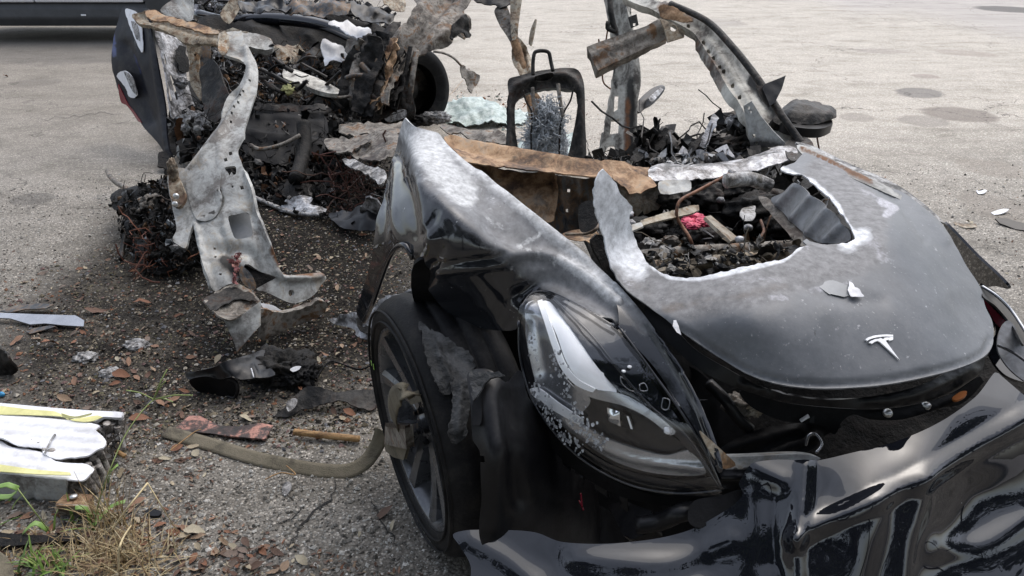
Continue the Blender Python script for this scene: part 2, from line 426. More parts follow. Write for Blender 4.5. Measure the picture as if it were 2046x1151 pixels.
M['bark'] = mat3('tree_bark', [(.05, .04, .03), (.12, .10, .08)], 6, (.8, .9), 0, .6, 40)
M['foliage'] = mat3('tree_leaves', [(.02, .035, .01), (.05, .08, .025)], 6, (.5, .7), 0, 0, 40)
def colmat(name, rough=.75, spec=.4, bmp=.5, metal=0, trans=False):
    m, t, b = newmat(name); a = attr(t, 'col')
    co = t.nodes.new("ShaderNodeTexCoord").outputs['Object']; n = noise_node(t, co, 70, 5)
    c = mixc(t, .55, a.outputs['Color'], (0, 0, 0)); 
    mm = t.nodes.new("ShaderNodeMix"); mm.data_type = 'RGBA'; mm.blend_type = 'MULTIPLY'; mm.inputs[0].default_value = 1
    t.links.new(a.outputs['Color'], mm.inputs[6]); t.links.new(ramp(t, n, [(.3, .55), (.7, 1.0)]), mm.inputs[7])
    t.links.new(mm.outputs[2], b.inputs['Base Color']); b.inputs['Roughness'].default_value = rough
    b.inputs['Specular IOR Level'].default_value = spec; b.inputs['Metallic'].default_value = metal
    if bmp: bump(t, b, n, bmp)
    return m
M['scrap'] = colmat('burnt_scrap_and_sky_glints', .6, .25, .7, .1)
M['litter'] = colmat('dry_leaf', .7, .35, .3)
M['grit'] = colmat('stone_grit', .9, .3, .3)
M['blade'] = colmat('grass_blade', .6, .35, 0)
# clear lamp cover: thin glass
m, t, b = newmat('clear_lamp_cover'); t.nodes.remove(b)
tr = t.nodes.new("ShaderNodeBsdfTransparent"); tr.inputs[0].default_value = (.985, .99, .995, 1)
gl = t.nodes.new("ShaderNodeBsdfGlossy"); gl.inputs['Roughness'].default_value = .02
fr = t.nodes.new("ShaderNodeFresnel"); gm_ = t.nodes.new('ShaderNodeNewGeometry'); t.links.new(mixf(t, gm_.outputs['Backfacing'], 1.6, 1 / 1.6), fr.inputs[0])
mx = t.nodes.new("ShaderNodeMixShader"); t.links.new(fr.outputs[0], mx.inputs[0]); t.links.new(tr.outputs[0], mx.inputs[1]); t.links.new(gl.outputs[0], mx.inputs[2])
t.links.new(mx.outputs[0], t.nodes['Material Output'].inputs[0]); M['lens'] = m

# ------------------------------------------------------------------ scattered scrap (one mesh per pile)
BLK = [(.003, .003, .003), (.006, .0055, .005), (.010, .009, .0085), (.022, .02, .018)]
PAL = BLK * 3 + [(.05, .045, .04), (.08, .07, .06), (.10, .05, .025), (.14, .08, .04), (.16, .15, .14), (.3, .3, .3), (.55, .55, .56)]
def scrap_mesh(pts, size, pal, wires=.25, flatten=0):
    V, F, C = [], [], []
    for p in pts:
        s = size * (.4 + rng.random() ** 2 * 1.6); c = rng.choice(pal); k = rng.random()
        R_ = rotm(rng.uniform(-3, 3) * (1 - flatten), rng.uniform(-1.5, 1.5) * (1 - flatten), rng.uniform(-3, 3)); b = len(V)
        if k < wires:
            n = 6; d = np.zeros(3); path = [np.zeros(3)]; dr = nrg.normal(size=3)
            for _ in range(n): dr = dr * .75 + nrg.normal(size=3) * .6; path.append(path[-1] + dr / (np.linalg.norm(dr) + .01) * s * .5)
            v, f = sweep(np.array(path) + p, max(.0012, s * .035), 4, base=b); V += list(v); F += f; C += [c] * len(v); continue
        if k < wires + .25:   # chunk
            v, f = ico(1); v = v * np.array([s * .5, s * .35, s * .25]) * (1 + nrg.uniform(-.3, .3, (len(v), 1)))
        else:                 # torn bent plate
            nx, ny = 4, 3; l, w_ = s * rng.uniform(.8, 1.8), s * rng.uniform(.25, .8); bend = rng.uniform(-1.5, 1.5); v = []
            for i in range(nx):
                for j in range(ny):
                    x = (i / (nx - 1) - .5) * l; y = (j / (ny - 1) - .5) * w_
                    v.append([x + rng.uniform(-.1, .1) * s, y + rng.uniform(-.12, .12) * s, bend * x * x / max(l, .01) + rng.uniform(-.08, .08) * s + .2 * y * math.sin(i * 2)])
            v = np.array(v); f = [(i * ny + j, (i + 1) * ny + j, (i + 1) * ny + j + 1, i * ny + j + 1) for i in range(nx - 1) for j in range(ny - 1)]
        v = v @ R_.T + p; V += list(v); F += [tuple(b + q for q in ff) for ff in f]; C += [c] * len(v)
    return V, F, C
def pile(name, poly, ctrl, n, size, pal, parent, label=None, cat=None, dz=.05, wires=.25, flatten=0, kind='stuff', minz=.01):
    poly = np.array(poly, float); f = tps(ctrl); lo, hi = poly.min(0), poly.max(0); q = nrg.uniform(lo, hi, (n * 6, 2)); q = q[inside(q, poly)][:n]
    P = unproj(q, 1 / f(q)); P[:, 1] += nrg.uniform(-dz, dz, len(P)); P[:, 2] = np.maximum(P[:, 2], minz)
    V, F, C = scrap_mesh(P, size, pal, wires, flatten); V = np.array(V); V[:, 2] = np.maximum(V[:, 2], .003)
    o = mk(name, V, F, M['scrap'], parent, smooth=False, attrs={'col': C})
    return tag(o, label, cat, kind=kind)

# ================================================================== THE GROUND
def lines(a, b, fine0, fine1, s):
    l = list(np.arange(fine0, fine1, s)); d = s; x = fine0
    while x > a: d *= 1.25; x -= d; l.insert(0, x)
    d = s; x = l[-1]
    while x < b: d *= 1.25; x += d; l.append(x)
    return np.array(l)
def wpoly(px): return np.array([PZ(x, y)[:2] for x, y in px])
CHAR = wpoly([(-50, 640), (120, 500), (260, 380), (460, 300), (620, 270), (820, 290), (900, 420), (900, 700), (760, 840), (560, 870), (400, 900), (250, 930), (60, 880), (-150, 800)])
CHAR2 = wpoly([(420, 320), (700, 300), (860, 330), (900, 700), (760, 760), (620, 780), (400, 820), (330, 760), (330, 640), (230, 560), (320, 420)])
gxs = lines(-120, 120, -3.2, 2.2, .035); gys = lines(-60, 220, .7, 5.2, .035)
GX, GY = np.meshgrid(gxs, gys); gp = np.stack([GX.ravel(), GY.ravel()], 1)
def softmask(q, poly, wd):
    d = dist_line(q, poly, True); s = np.where(inside(q, poly), 1, -1) * d
    return np.clip(.5 + s / wd / 2, 0, 1)
near = (abs(gp[:, 0]) < 5) & (gp[:, 1] > 0) & (gp[:, 1] < 8)
ch = np.zeros(len(gp)); ch2 = np.zeros(len(gp))
ch[near] = softmask(gp[near], CHAR, .45); ch2[near] = softmask(gp[near], CHAR2, .5)
far = np.zeros(len(gp))
# older, darker lane beyond the seam
sa, sb = PZ(1560, -6)[:2], PZ(2046, 72)[:2]; dirn = (sb - sa) / np.linalg.norm(sb - sa); nrmv = np.array([-dirn[1], dirn[0]])
if nrmv[1] < 0: nrmv = -nrmv
sdist = (gp - sa) @ nrmv
far = np.clip(.5 + sdist / .3, 0, 1)
stain = np.zeros(len(gp))
gz = np.zeros(len(gp))
for i in np.where(near)[0]:
    x, y = gp[i]; gz[i] = .006 * nz((x, y, 0), 1.3) + .003 * nz((x, y, 0), 6) + ch[i] * (.010 * nz((x, y, 0), 4, 2) + .008 * nz((x, y, 0), 13, 3) + .004)
nxg = len(gxs); nyg = len(gys)
gf = [(j * nxg + i, j * nxg + i + 1, (j + 1) * nxg + i + 1, (j + 1) * nxg + i) for j in range(nyg - 1) for i in range(nxg - 1)]
m, t, b = newmat('worn_asphalt')
co = t.nodes.new("ShaderNodeTexCoord").outputs['Object']
big = noise_node(t, co, .7, 6, .6, .4); mid = noise_node(t, co, 4, 8, .65); fn_ = noise_node(t, co, 55, 6, .7)
mpn = t.nodes.new("ShaderNodeMapping"); mpn.inputs['Scale'].default_value = (.8, 2.0, 1); t.links.new(co, mpn.inputs[0])
streak = noise_node(t, mpn.outputs[0], 1.3, 8, .7, .8)
vo = t.nodes.new("ShaderNodeTexVoronoi"); vo.inputs['Scale'].default_value = 130; t.links.new(co, vo.inputs['Vector'])
vg = t.nodes.new("ShaderNodeSeparateColor"); t.links.new(vo.outputs['Color'], vg.inputs[0])
base = ramp(t, math_n(t, 'ADD', math_n(t, 'MULTIPLY', streak, .62), math_n(t, 'MULTIPLY', mid, .38)), [(.34, (.27, .25, .22)), (.43, (.38, .36, .325)), (.52, (.45, .425, .39)), (.66, (.51, .49, .45))])
sep = t.nodes.new("ShaderNodeSeparateXYZ"); t.links.new(co, sep.inputs[0])
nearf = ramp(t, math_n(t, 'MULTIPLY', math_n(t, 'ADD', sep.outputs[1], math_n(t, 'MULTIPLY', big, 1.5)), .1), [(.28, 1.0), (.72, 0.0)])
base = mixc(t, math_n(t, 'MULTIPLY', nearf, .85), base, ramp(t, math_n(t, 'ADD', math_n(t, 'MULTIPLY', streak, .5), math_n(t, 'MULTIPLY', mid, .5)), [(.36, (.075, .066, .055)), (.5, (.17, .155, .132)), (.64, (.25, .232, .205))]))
stone = ramp(t, vg.outputs[0], [(.0, .45), (.45, .8), (.78, 1.15), (.93, 1.9), (1.0, 2.4)])
stone = mixc(t, ramp(t, vo.outputs['Distance'], [(.25, 0.0), (.75, .8)]), stone, (.35, .34, .32))
sf = mixf(t, nearf, .55, .8)
mm = t.nodes.new("ShaderNodeMix"); mm.data_type = 'RGBA'; mm.blend_type = 'MULTIPLY'; t.links.new(sf, mm.inputs[0]); t.links.new(base, mm.inputs[6]); t.links.new(stone, mm.inputs[7])
c = mm.outputs[2]
flk = math_n(t, 'MULTIPLY', math_n(t, 'SUBTRACT', noise_node(t, mpn.outputs[0], 9, 10, .75, 1.5), .56), 9, True)
c = mixc(t, math_n(t, 'MULTIPLY', flk, .38), c, (.10, .088, .072))
flk2 = math_n(t, 'MULTIPLY', math_n(t, 'SUBTRACT', noise_node(t, co, 26, 8, .8, .6), .6), 12, True)
c = mixc(t, math_n(t, 'MULTIPLY', flk2, .4), c, (.58, .56, .52))
fa = attr(t, 'far').outputs['Fac']
c = mixc(t, math_n(t, 'MULTIPLY', fa, .8), c, ramp(t, streak, [(.35, (.27, .255, .25)), (.6, (.36, .345, .335))]))
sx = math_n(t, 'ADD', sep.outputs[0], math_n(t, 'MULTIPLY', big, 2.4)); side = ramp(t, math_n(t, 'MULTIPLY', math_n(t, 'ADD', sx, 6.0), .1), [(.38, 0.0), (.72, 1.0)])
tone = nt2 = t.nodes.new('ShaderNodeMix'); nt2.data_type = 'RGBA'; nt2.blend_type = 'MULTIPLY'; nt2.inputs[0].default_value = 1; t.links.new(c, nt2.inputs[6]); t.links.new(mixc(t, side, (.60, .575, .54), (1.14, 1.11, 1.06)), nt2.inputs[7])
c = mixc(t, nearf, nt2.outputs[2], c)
# oil and damp stains and the parked car's painted shadow, in metres on the ground
def blob(cx, cy, rx, ry, ang):
    mpb = t.nodes.new("ShaderNodeMapping"); mpb.vector_type = 'TEXTURE'; mpb.inputs['Location'].default_value = (cx, cy, 0); mpb.inputs['Rotation'].default_value = (0, 0, ang); mpb.inputs['Scale'].default_value = (rx, ry, 1)
    t.links.new(co, mpb.inputs[0]); l = t.nodes.new("ShaderNodeVectorMath"); l.operation = 'LENGTH'
    fl = t.nodes.new("ShaderNodeVectorMath"); fl.operation = 'MULTIPLY'; fl.inputs[1].default_value = (1, 1, 0); t.links.new(mpb.outputs[0], fl.inputs[0]); t.links.new(fl.outputs[0], l.inputs[0])
    return math_n(t, 'SUBTRACT', 1.25, math_n(t, 'ADD', l.outputs['Value'], math_n(t, 'MULTIPLY', mid, .5)), )
for (x0, y0, x1, y1, hpx, colr, amt) in [(1785, 181, 1890, 190, 24, (.15, .14, .13), .75), (1832, 218, 2010, 240, 34, (.17, .145, .125), .7), (1790, 240, 1900, 244, 26, (.2, .18, .16), .5), (1672, 232, 1750, 236, 20, (.2, .18, .155), .5),
        (1820, 150, 1880, 155, 10, (.22, .18, .16), .5), (1700, 100, 1820, 104, 12, (.25, .22, .2), .4), (1860, 100, 2000, 112, 14, (.26, .22, .19), .45), (1950, 12, 2090, 26, 14, (.1, .095, .09), .85), (1900, 322, 2060, 350, 40, (.2, .17, .14), .4), (40, 160, 110, 170, 18, (.10, .09, .08), .35), (-80, 88, 480, 95, 70, (.10, .095, .09), .45), (20, 395, 110, 400, 26, (.07, .065, .06), .5), (1300, 40, 1500, 50, 20, (.26, .24, .22), .4), (1930, 380, 2100, 470, 50, (.19, .165, .14), .4)]:
    A, B_ = PZ(x0, y0), PZ(x1, y1); C_ = (A + B_) / 2; xm, ym = (x0 + x1) / 2, (y0 + y1) / 2
    ry = abs(PZ(xm, ym - hpx / 2)[1] - PZ(xm, ym + hpx / 2)[1]) / 2
    f_ = math_n(t, 'MULTIPLY', blob(C_[0], C_[1], np.linalg.norm(A - B_) / 2, ry, math.atan2(B_[1] - A[1], B_[0] - A[0])), 5, True)
    c = mixc(t, math_n(t, 'MULTIPLY', f_, amt), c, colr)
ca = attr(t, 'char').outputs['Fac']; ca2 = attr(t, 'char2').outputs['Fac']
def thr(a, n, k=5.0): return math_n(t, 'MULTIPLY', math_n(t, 'SUBTRACT', math_n(t, 'ADD', a, math_n(t, 'MULTIPLY', n, .9)), .92), k, True)
soil = ramp(t, math_n(t, 'ADD', math_n(t, 'MULTIPLY', fn_, .5), math_n(t, 'MULTIPLY', mid, .5)), [(.36, (.006, .0055, .005)), (.49, (.019, .017, .015)), (.56, (.06, .053, .043)), (.66, (.16, .14, .11))])
c = mixc(t, math_n(t, 'MULTIPLY', thr(ca, mid, 3), .93), c, soil)
c = mixc(t, math_n(t, 'MULTIPLY', thr(ca2, mid, 3), .88), c, ramp(t, fn_, [(.4, (.005, .0045, .004)), (.58, (.016, .014, .012)), (.68, (.07, .062, .05))]))
# cracks
vc = t.nodes.new("ShaderNodeTexVoronoi"); vc.feature = 'DISTANCE_TO_EDGE'; vc.inputs['Scale'].default_value = .55
wv = t.nodes.new("ShaderNodeVectorMath"); wv.operation = 'ADD'; nn = t.nodes.new("ShaderNodeTexNoise"); nn.inputs['Scale'].default_value = 3; nn.inputs['Detail'].default_value = 8
t.links.new(co, nn.inputs['Vector']); sc_ = t.nodes.new("ShaderNodeVectorMath"); sc_.operation = 'SCALE'; sc_.inputs['Scale'].default_value = .5
t.links.new(nn.outputs['Color'], sc_.inputs[0]); t.links.new(co, wv.inputs[0]); t.links.new(sc_.outputs[0], wv.inputs[1]); t.links.new(wv.outputs[0], vc.inputs['Vector'])
crk = ramp(t, vc.outputs['Distance'], [(.0, 1.0), (.0035, 0.0)])
c = mixc(t, math_n(t, 'MULTIPLY', crk, math_n(t, 'MULTIPLY', ramp(t, big, [(.40, 0.1), (.55, .8)]), 1.0)), c, (.05, .045, .04))
t.links.new(c, b.inputs['Base Color']); b.inputs['Roughness'].default_value = .85; t.links.new(mixf(t, ca, .3, .06), b.inputs['Specular IOR Level'])
hh = math_n(t, 'ADD', math_n(t, 'MULTIPLY', vo.outputs['Distance'], -1.0), math_n(t, 'MULTIPLY', fn_, 1.4))
bump(t, b, hh, .75, .004); M['ground'] = m
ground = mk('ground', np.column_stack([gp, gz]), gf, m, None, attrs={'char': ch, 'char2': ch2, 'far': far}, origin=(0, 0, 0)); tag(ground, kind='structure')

def gheight(x, y):
    k = softmask(np.array([[x, y]]), CHAR, .45)[0]
    return .006 * nz((x, y, 0), 1.3) + .003 * nz((x, y, 0), 6) + k * (.010 * nz((x, y, 0), 4, 2) + .008 * nz((x, y, 0), 13, 3) + .004)

# ---- grit and crumbs (nobody could count them)
def crumbs(name, polys, sizes, pal, label, zero=.0):
    V, F, C = [], [], []; v0, f0 = ico(1); v0 = v0; 
    oct_v = np.array([[1, 0, 0], [-1, 0, 0], [0, 1, 0], [0, -1, 0], [0, 0, 1], [0, 0, -1]], float); oct_f = [(0, 2, 4), (2, 1, 4), (1, 3, 4), (3, 0, 4), (2, 0, 5), (1, 2, 5), (3, 1, 5), (0, 3, 5)]
    for poly, n in polys:
        poly = np.array(poly, float); lo, hi = poly.min(0), poly.max(0); q = nrg.uniform(lo, hi, (n * 4, 2)); q = q[inside(q, poly)][:n]
        for (x, y) in q:
            p = PZ(x, y); s = rng.uniform(*sizes) * (1 + 1.6 * rng.random() ** 5); h = rng.uniform(.35, .8)
            a = rng.uniform(0, 6.3); e = rng.uniform(.5, 1); ca_, sa_ = math.cos(a), math.sin(a)
            v = oct_v * (1 + nrg.uniform(-.3, .3, (6, 1))) * np.array([s, s * e, s * h])
            v = np.stack([v[:, 0] * ca_ - v[:, 1] * sa_, v[:, 0] * sa_ + v[:, 1] * ca_, v[:, 2]], 1) + np.array([p[0], p[1], gheight(p[0], p[1]) + s * h * .4])
            b_ = len(V); V += list(v); F += [tuple(b_ + k for k in f) for f in oct_f]; cc = rng.choice(pal); C += [cc] * 6
    return tag(mk(name, V, F, M['grit'], None, smooth=False, attrs={'col': C}, origin=(0, 0, 0)), label, kind='stuff')
crumbs('burnt_crumbs', [([(60, 640), (250, 480), (460, 300), (900, 300), (900, 760), (760, 860), (300, 900), (60, 800)], 23000), ([(500, 330), (900, 330), (900, 600), (540, 560)], 3000)],
       (.0015, .0045), [(.008, .007, .006)] * 4 + [(.022, .019, .015)] * 4 + [(.08, .07, .05)] * 3 + [(.16, .14, .10)] * 3 + [(.4, .36, .3), (.14, .07, .045), (.13, .12, .07), (.28, .24, .18), (.3, .3, .3)], 'black burnt crumbs and gravel spread round the wreck')
crumbs('soil_flecks', [([(0, 560), (250, 480), (460, 300), (900, 300), (900, 760), (760, 900), (300, 930), (0, 840)], 7500)], (.0022, .0055), [(.20, .17, .12), (.14, .13, .085), (.30, .25, .19), (.20, .13, .12), (.12, .11, .10), (.38, .35, .30), (.24, .12, .07), (.16, .16, .17)], 'tan, olive and mauve flecks of chaff and stone in the burnt soil')
crumbs('loose_gravel', [([(250, 860), (760, 900), (900, 1151), (0, 1151), (0, 1000)], 6500), ([(0, 380), (300, 330), (330, 480), (0, 620)], 2500), ([(880, 180), (1300, 180), (1200, 300), (900, 290)], 500), ([(1700, 330), (2046, 330), (2046, 600), (1950, 520)], 700)],
       (.0015, .004), [(.42, .41, .38)] * 3 + [(.22, .21, .19)] * 3 + [(.09, .085, .075)] * 3 + [(.6, .58, .54)], 'pale loose gravel on the asphalt in the foreground')

# ---- dead leaves
LEAFC = [(.22, .10, .055), (.24, .135, .085), (.15, .085, .06), (.30, .21, .14), (.36, .30, .21), (.11, .065, .045), (.42, .37, .27), (.20, .15, .12)]
def leaf_mesh(kind):
    n = 7; V = []; F = []
    for i in range(n):
        t_ = i / (n - 1); x = (t_ - .5); w_ = .24 * math.sin(math.pi * min(1, t_ * 1.02 + .01)) ** .75 * (1.1 - .4 * t_)
        cu = .10 * math.sin(kind + t_ * 3.3) + .05 * kind * (t_ - .5) ** 2
        V += [(x, -w_, cu + .22 * w_ + .03 * math.sin(kind * 3 + i * 2)), (x, 0, cu), (x, w_, cu + .32 * w_ + .03 * math.cos(kind * 2 + i * 2.4))]
    for i in range(n - 1):
        for j in range(2): F.append((i * 3 + j, (i + 1) * 3 + j, (i + 1) * 3 + j + 1, i * 3 + j + 1))
    return np.array(V), F
leaf_me = []
for k in range(24):
    V, F = leaf_mesh(k % 6 + .5); me = bpy.data.meshes.new('leaf'); me.from_pydata(V.tolist(), [], F); me.materials.append(M['litter'])
    c_ = LEAFC[k % 8]; a_ = me.attributes.new('col', 'FLOAT_COLOR', 'POINT'); a_.data.foreach_set('color', list(c_ + (1,)) * len(V))
    me.polygons.foreach_set('use_smooth', [True] * len(me.polygons)); leaf_me.append(me)
def put_leaf(px, py, Lpx=None, k=None, yaw=None):
    p = PZ(px, py); dd = np.linalg.norm(p - np.array([0, 0, CAM_H])); L_ = Lpx * dd / FPX if Lpx else rng.uniform(.022, .048)
    o = bpy.data.objects.new('leaf', leaf_me[rng.randrange(24) if k is None else k]); COL.objects.link(o); o.parent = ground
    s = L_; o.scale = (s, s * rng.uniform(.75, 1.2), s * rng.uniform(.6, 1.5)); o.rotation_euler = (rng.uniform(-.5, .5), rng.uniform(-.35, .35), rng.uniform(0, 6.28) if yaw is None else yaw)
    o.location = (p[0], p[1], gheight(p[0], p[1]) + s * .16)
for a in [(285, 612, 34, 0, .1), (195, 627, 40, 2, .5), (219, 640, 14, 6), (120, 665, 16, 4), (103, 695, 34, 0, .9), (35, 685, 30, 1), (310, 697, 18, 1), (245, 758, 36, 0, -.2), (275, 762, 20, 1), (295, 755, 18, 2), (150, 765, 28, 1), (130, 800, 32, 3), (322, 812, 26, 1, -.6), (375, 818, 20, 4), (280, 843, 36, 0, .1), (365, 835, 22, 2), (355, 900, 26, 0, .9), (388, 897, 26, 4, .5), (330, 921, 22, 6), (315, 925, 22, 2), (243, 952, 30, 4), (215, 970, 26, 6), (390, 1068, 40, 6, 0), (445, 1085, 24, 6), (275, 1010, 36, 1), (225, 1040, 36, 4), (320, 1055, 26, 0), (785, 1055, 24, 6), (718, 1070, 14, 6), (770, 1030, 40, 5), (370, 1140, 20, 4), (408, 1130, 26, 0), (575, 975, 18, 6, 1.2), (345, 970, 18, 4), (30, 1035, 26, 7), (500, 1115, 20, 0), (540, 1115, 20, 5), (700, 832, 30, 0, -.4), (668, 828, 26, 5), (1960, 383, 14, 6), (1935, 449, 20, 6), (235, 720, 20, 6), (610, 700, 22, 5), (470, 560, 16, 0), (680, 489, 14, 1), (160, 540, 14, 0), (12, 155, 14, 0)]:
    put_leaf(*a[:3], k=a[3], yaw=a[4] if len(a) > 4 else None)
for poly, n in [([(0, 560), (330, 480), (420, 700), (330, 900), (0, 810)], 85), ([(0, 1040), (200, 1000), (560, 1100), (700, 1151), (0, 1151)], 110), ([(330, 700), (760, 560), (740, 900), (340, 930)], 38), ([(480, 460), (760, 430), (720, 640), (660, 660)], 30)]:
    poly = np.array(poly, float); q = nrg.uniform(poly.min(0), poly.max(0), (n * 5, 2)); q = q[inside(q, poly)][:n]
    for x, y in q: put_leaf(x, y)
def litter(name, areas, pal, size, label):
    V, F, C = [], [], []
    for poly, n in areas:
        poly = np.array(poly, float); q = nrg.uniform(poly.min(0), poly.max(0), (n * 5, 2)); q = q[inside(q, poly)][:n]
        for x, y in q:
            p = PZ(x, y); v, f = leaf_mesh(rng.uniform(.5, 6)); s = rng.uniform(*size); R_ = rotm(rng.uniform(-.6, .6), rng.uniform(-.4, .4), rng.uniform(0, 6.3))
            v = (v * s * np.array([1, rng.uniform(.6, 1.2), 1])) @ R_.T + np.array([p[0], p[1], gheight(p[0], p[1]) + s * .12]); b_ = len(V)
            V += list(v); F += [tuple(b_ + k for k in ff) for ff in f]; C += [rng.choice(pal)] * len(v)
    return tag(mk(name, V, F, M['litter'], None, attrs={'col': C}, origin=(0, 0, 0)), label, kind='stuff')
litter('leaf_litter', [([(0, 480), (330, 360), (500, 300), (760, 440), (740, 900), (330, 900), (0, 810)], 520), ([(0, 1010), (260, 960), (620, 1100), (850, 1151), (0, 1151)], 620), ([(250, 850), (420, 880), (430, 980), (250, 960)], 120), ([(890, 180), (1010, 175), (1200, 180), (1210, 290), (890, 300)], 260), ([(900, 140), (1010, 180), (880, 200)], 60), ([(1600, 320), (2046, 340), (2046, 600), (1900, 440)], 60), ([(500, 300), (800, 290), (760, 430), (540, 440)], 90)],
       LEAFC + [(.10, .05, .03)] * 3, (.010, .022), 'small brown leaf scraps and chaff lying among the burnt debris')

# ================================================================== WHITE CAR BEHIND (top left)
wc = thing('parked_car', (-5.6, 10.4, 0), 'white parked car with grey lower sill behind the wreck', 'car')
YF = 10.2
def prism_x(name, prof, x0, x1, mat, parent, bevel=.02):
    n = len(prof); V = [(x0, y, z) for y, z in prof] + [(x1, y, z) for y, z in prof]
    F = [tuple(range(n))[::-1], tuple(range(n, 2 * n))] + [(i, (i + 1) % n, n + (i + 1) % n, n + i) for i in range(n)]
    o = mk(name, V, F, mat, parent, smooth=False)
    if bevel: mm_ = o.modifiers.new('b', 'BEVEL'); mm_.width = bevel; mm_.segments = 3
    return o
prism_x('sill', [(YF + .05, .20), (YF - .01, .30), (YF, .40), (YF + .03, .475), (YF + 1.7, .475), (YF + 1.65, .2)], -7.0, -4.33, M['cladding'], wc)
prism_x('door', [(YF - .02, .48), (YF - .05, .7), (YF, .95), (YF + .06, .96), (YF + .06, .48)], -5.72, -4.42, M['carwhite'], wc, .015)
prism_x('door', [(YF - .02, .48), (YF - .05, .7), (YF, .95), (YF + .06, .96), (YF + .06, .48)], -6.9, -5.735, M['carwhite'], wc, .015)
prism_x('body', [(YF + .08, .477), (YF + .06, .97), (YF + .35, 1.45), (YF + 1.35, 1.45), (YF + 1.65, .95), (YF + 1.6, .477)], -7.9, -3.1, M['carwhite'], wc, .05)
prism_x('side_window', [(YF + .055, .98), (YF + .25, 1.38), (YF + .3, 1.38), (YF + .1, .98)], -6.8, -4.4, M['darkglass'], wc, .005)
prism_x('wheel_arch', [(YF - .02, .25), (YF - .04, .6), (YF, .78), (YF + .1, .78), (YF + .1, .25)], -4.40, -3.98, M['cladding'], wc)
prism_x('bumper', [(YF - .02, .25), (YF - .04, .6), (YF, .78), (YF + .1, .78), (YF + .1, .25)], -3.3, -3.05, M['cladding'], wc)
for X in (-3.68, -6.9 - .45):
    a = np.linspace(0, 2 * math.pi, 33)[:-1]; prof = [(.20, 0), (.30, .0), (.335, .03), (.335, .19), (.30, .22), (.20, .22)]
    V = [(X + r * math.cos(q), YF + .02 + y, .335 + r * math.sin(q)) for r, y in prof for q in a]
    F = [(i * 32 + k, i * 32 + (k + 1) % 32, (i + 1) * 32 + (k + 1) % 32, (i + 1) * 32 + k) for i in range(5) for k in range(32)]
    mk('tyre', V, F, M['tyre'], wc); prism = mk('rim', [(X + .21 * math.cos(q), YF + .05, .335 + .21 * math.sin(q)) for q in a], [tuple(range(32))], M['rim'], wc, smooth=False, solid=.05)
for X in (-4.46,): box('clip', (PZ(172, 30, .33)[0], YF - .018, .335), (.06, .01, .02), M['white'], wc)

# ================================================================== FRONT HALF OF THE BURNT CAR
fc = thing('wrecked_car', (.5, 1.9, 0), 'torn-off front half of a burnt black car with half its hood melted away', 'car wreck')

# ---- wheel
WC = PZ(824, 856, .325); WN = np.array([-.905, -.42, -.05]); WN /= np.linalg.norm(WN)
WU = np.array([0, 0, 1.0]) - WN * WN[2]; WU /= np.linalg.norm(WU); WS = np.cross(WU, WN)
def wpt(r, a, d):   # d = outward offset from the rim face
    return WC + (WS * math.cos(a) + WU * math.sin(a)) * r + WN * d
def revolve(name, prof, mat, parent, seg=72, mod=None, attrs=None):
    V, F = [], []; n = len(prof)
    for i, (r, d) in enumerate(prof):
        for k in range(seg):
            a = 2 * math.pi * k / seg; V.append(wpt(r + (mod(i, k) if mod else 0), a, d))
    for i in range(n - 1):
        for k in range(seg):
            F.append((i * seg + k, i * seg + (k + 1) % seg, (i + 1) * seg + (k + 1) % seg, (i + 1) * seg + k))
    return mk(name, V, F, mat, parent)
wheel = thing('wheel', (0, 0, 0), None, None); wheel.parent = fc; wheel.location = tuple(WC - root_loc(fc))
def tm(i, k): return (-.006 if (i in (9, 12, 15, 18)) else 0)
revolve('tyre', [(.246, -.02), (.250, .004), (.256, .011), (.268, .014), (.285, .015), (.300, .009), (.310, -.002), (.317, -.014), (.321, -.03), (.323, -.058), (.318, -.060), (.318, -.066), (.323, -.068), (.324, -.100), (.319, -.102), (.319, -.108), (.324, -.110), (.323, -.14), (.318, -.142), (.318, -.148), (.322, -.150), (.319, -.175), (.306, -.19), (.28, -.205), (.25, -.19)], M['tyre'], wheel, 96)
for rr in (.268, .295):
    revolve('sidewall_rib', [(rr - .002, .014), (rr - .001, .0195), (rr + .001, .0195), (rr + .002, .014)], M['tyre'], wheel, 96)
revolve('rim', [(.222, -.18), (.218, -.12), (.226, -.05), (.236, -.012), (.244, .0), (.250, .006), (.252, .0), (.250, -.02)], M['rim'], wheel, 96)
revolve('brake_disc', [(.03, -.105), (.165, -.105), (.168, -.11), (.168, -.125), (.05, -.125)], M['charsheet'], wheel, 48)
revolve('hub', [(.0, -.018), (.018, -.018), (.026, -.022), (.03, -.03), (.046, -.034), (.062, -.045), (.068, -.08)], M['rim'], wheel, 40)
for k in range(5):
    a = 2 * math.pi * k / 5 + .3; c = wpt(.042, a, -.030); V, F = [], []
    for j in range(2):
        for q in range(6): V.append(c + (WS * math.cos(q * 1.047) + WU * math.sin(q * 1.047)) * .007 + WN * (.012 * j))
    F = [(q, (q + 1) % 6, 6 + (q + 1) % 6, 6 + q) for q in range(6)] + [tuple(range(6, 12))]
    mk('wheel_nut', V, F, M['satin'], wheel, smooth=False)
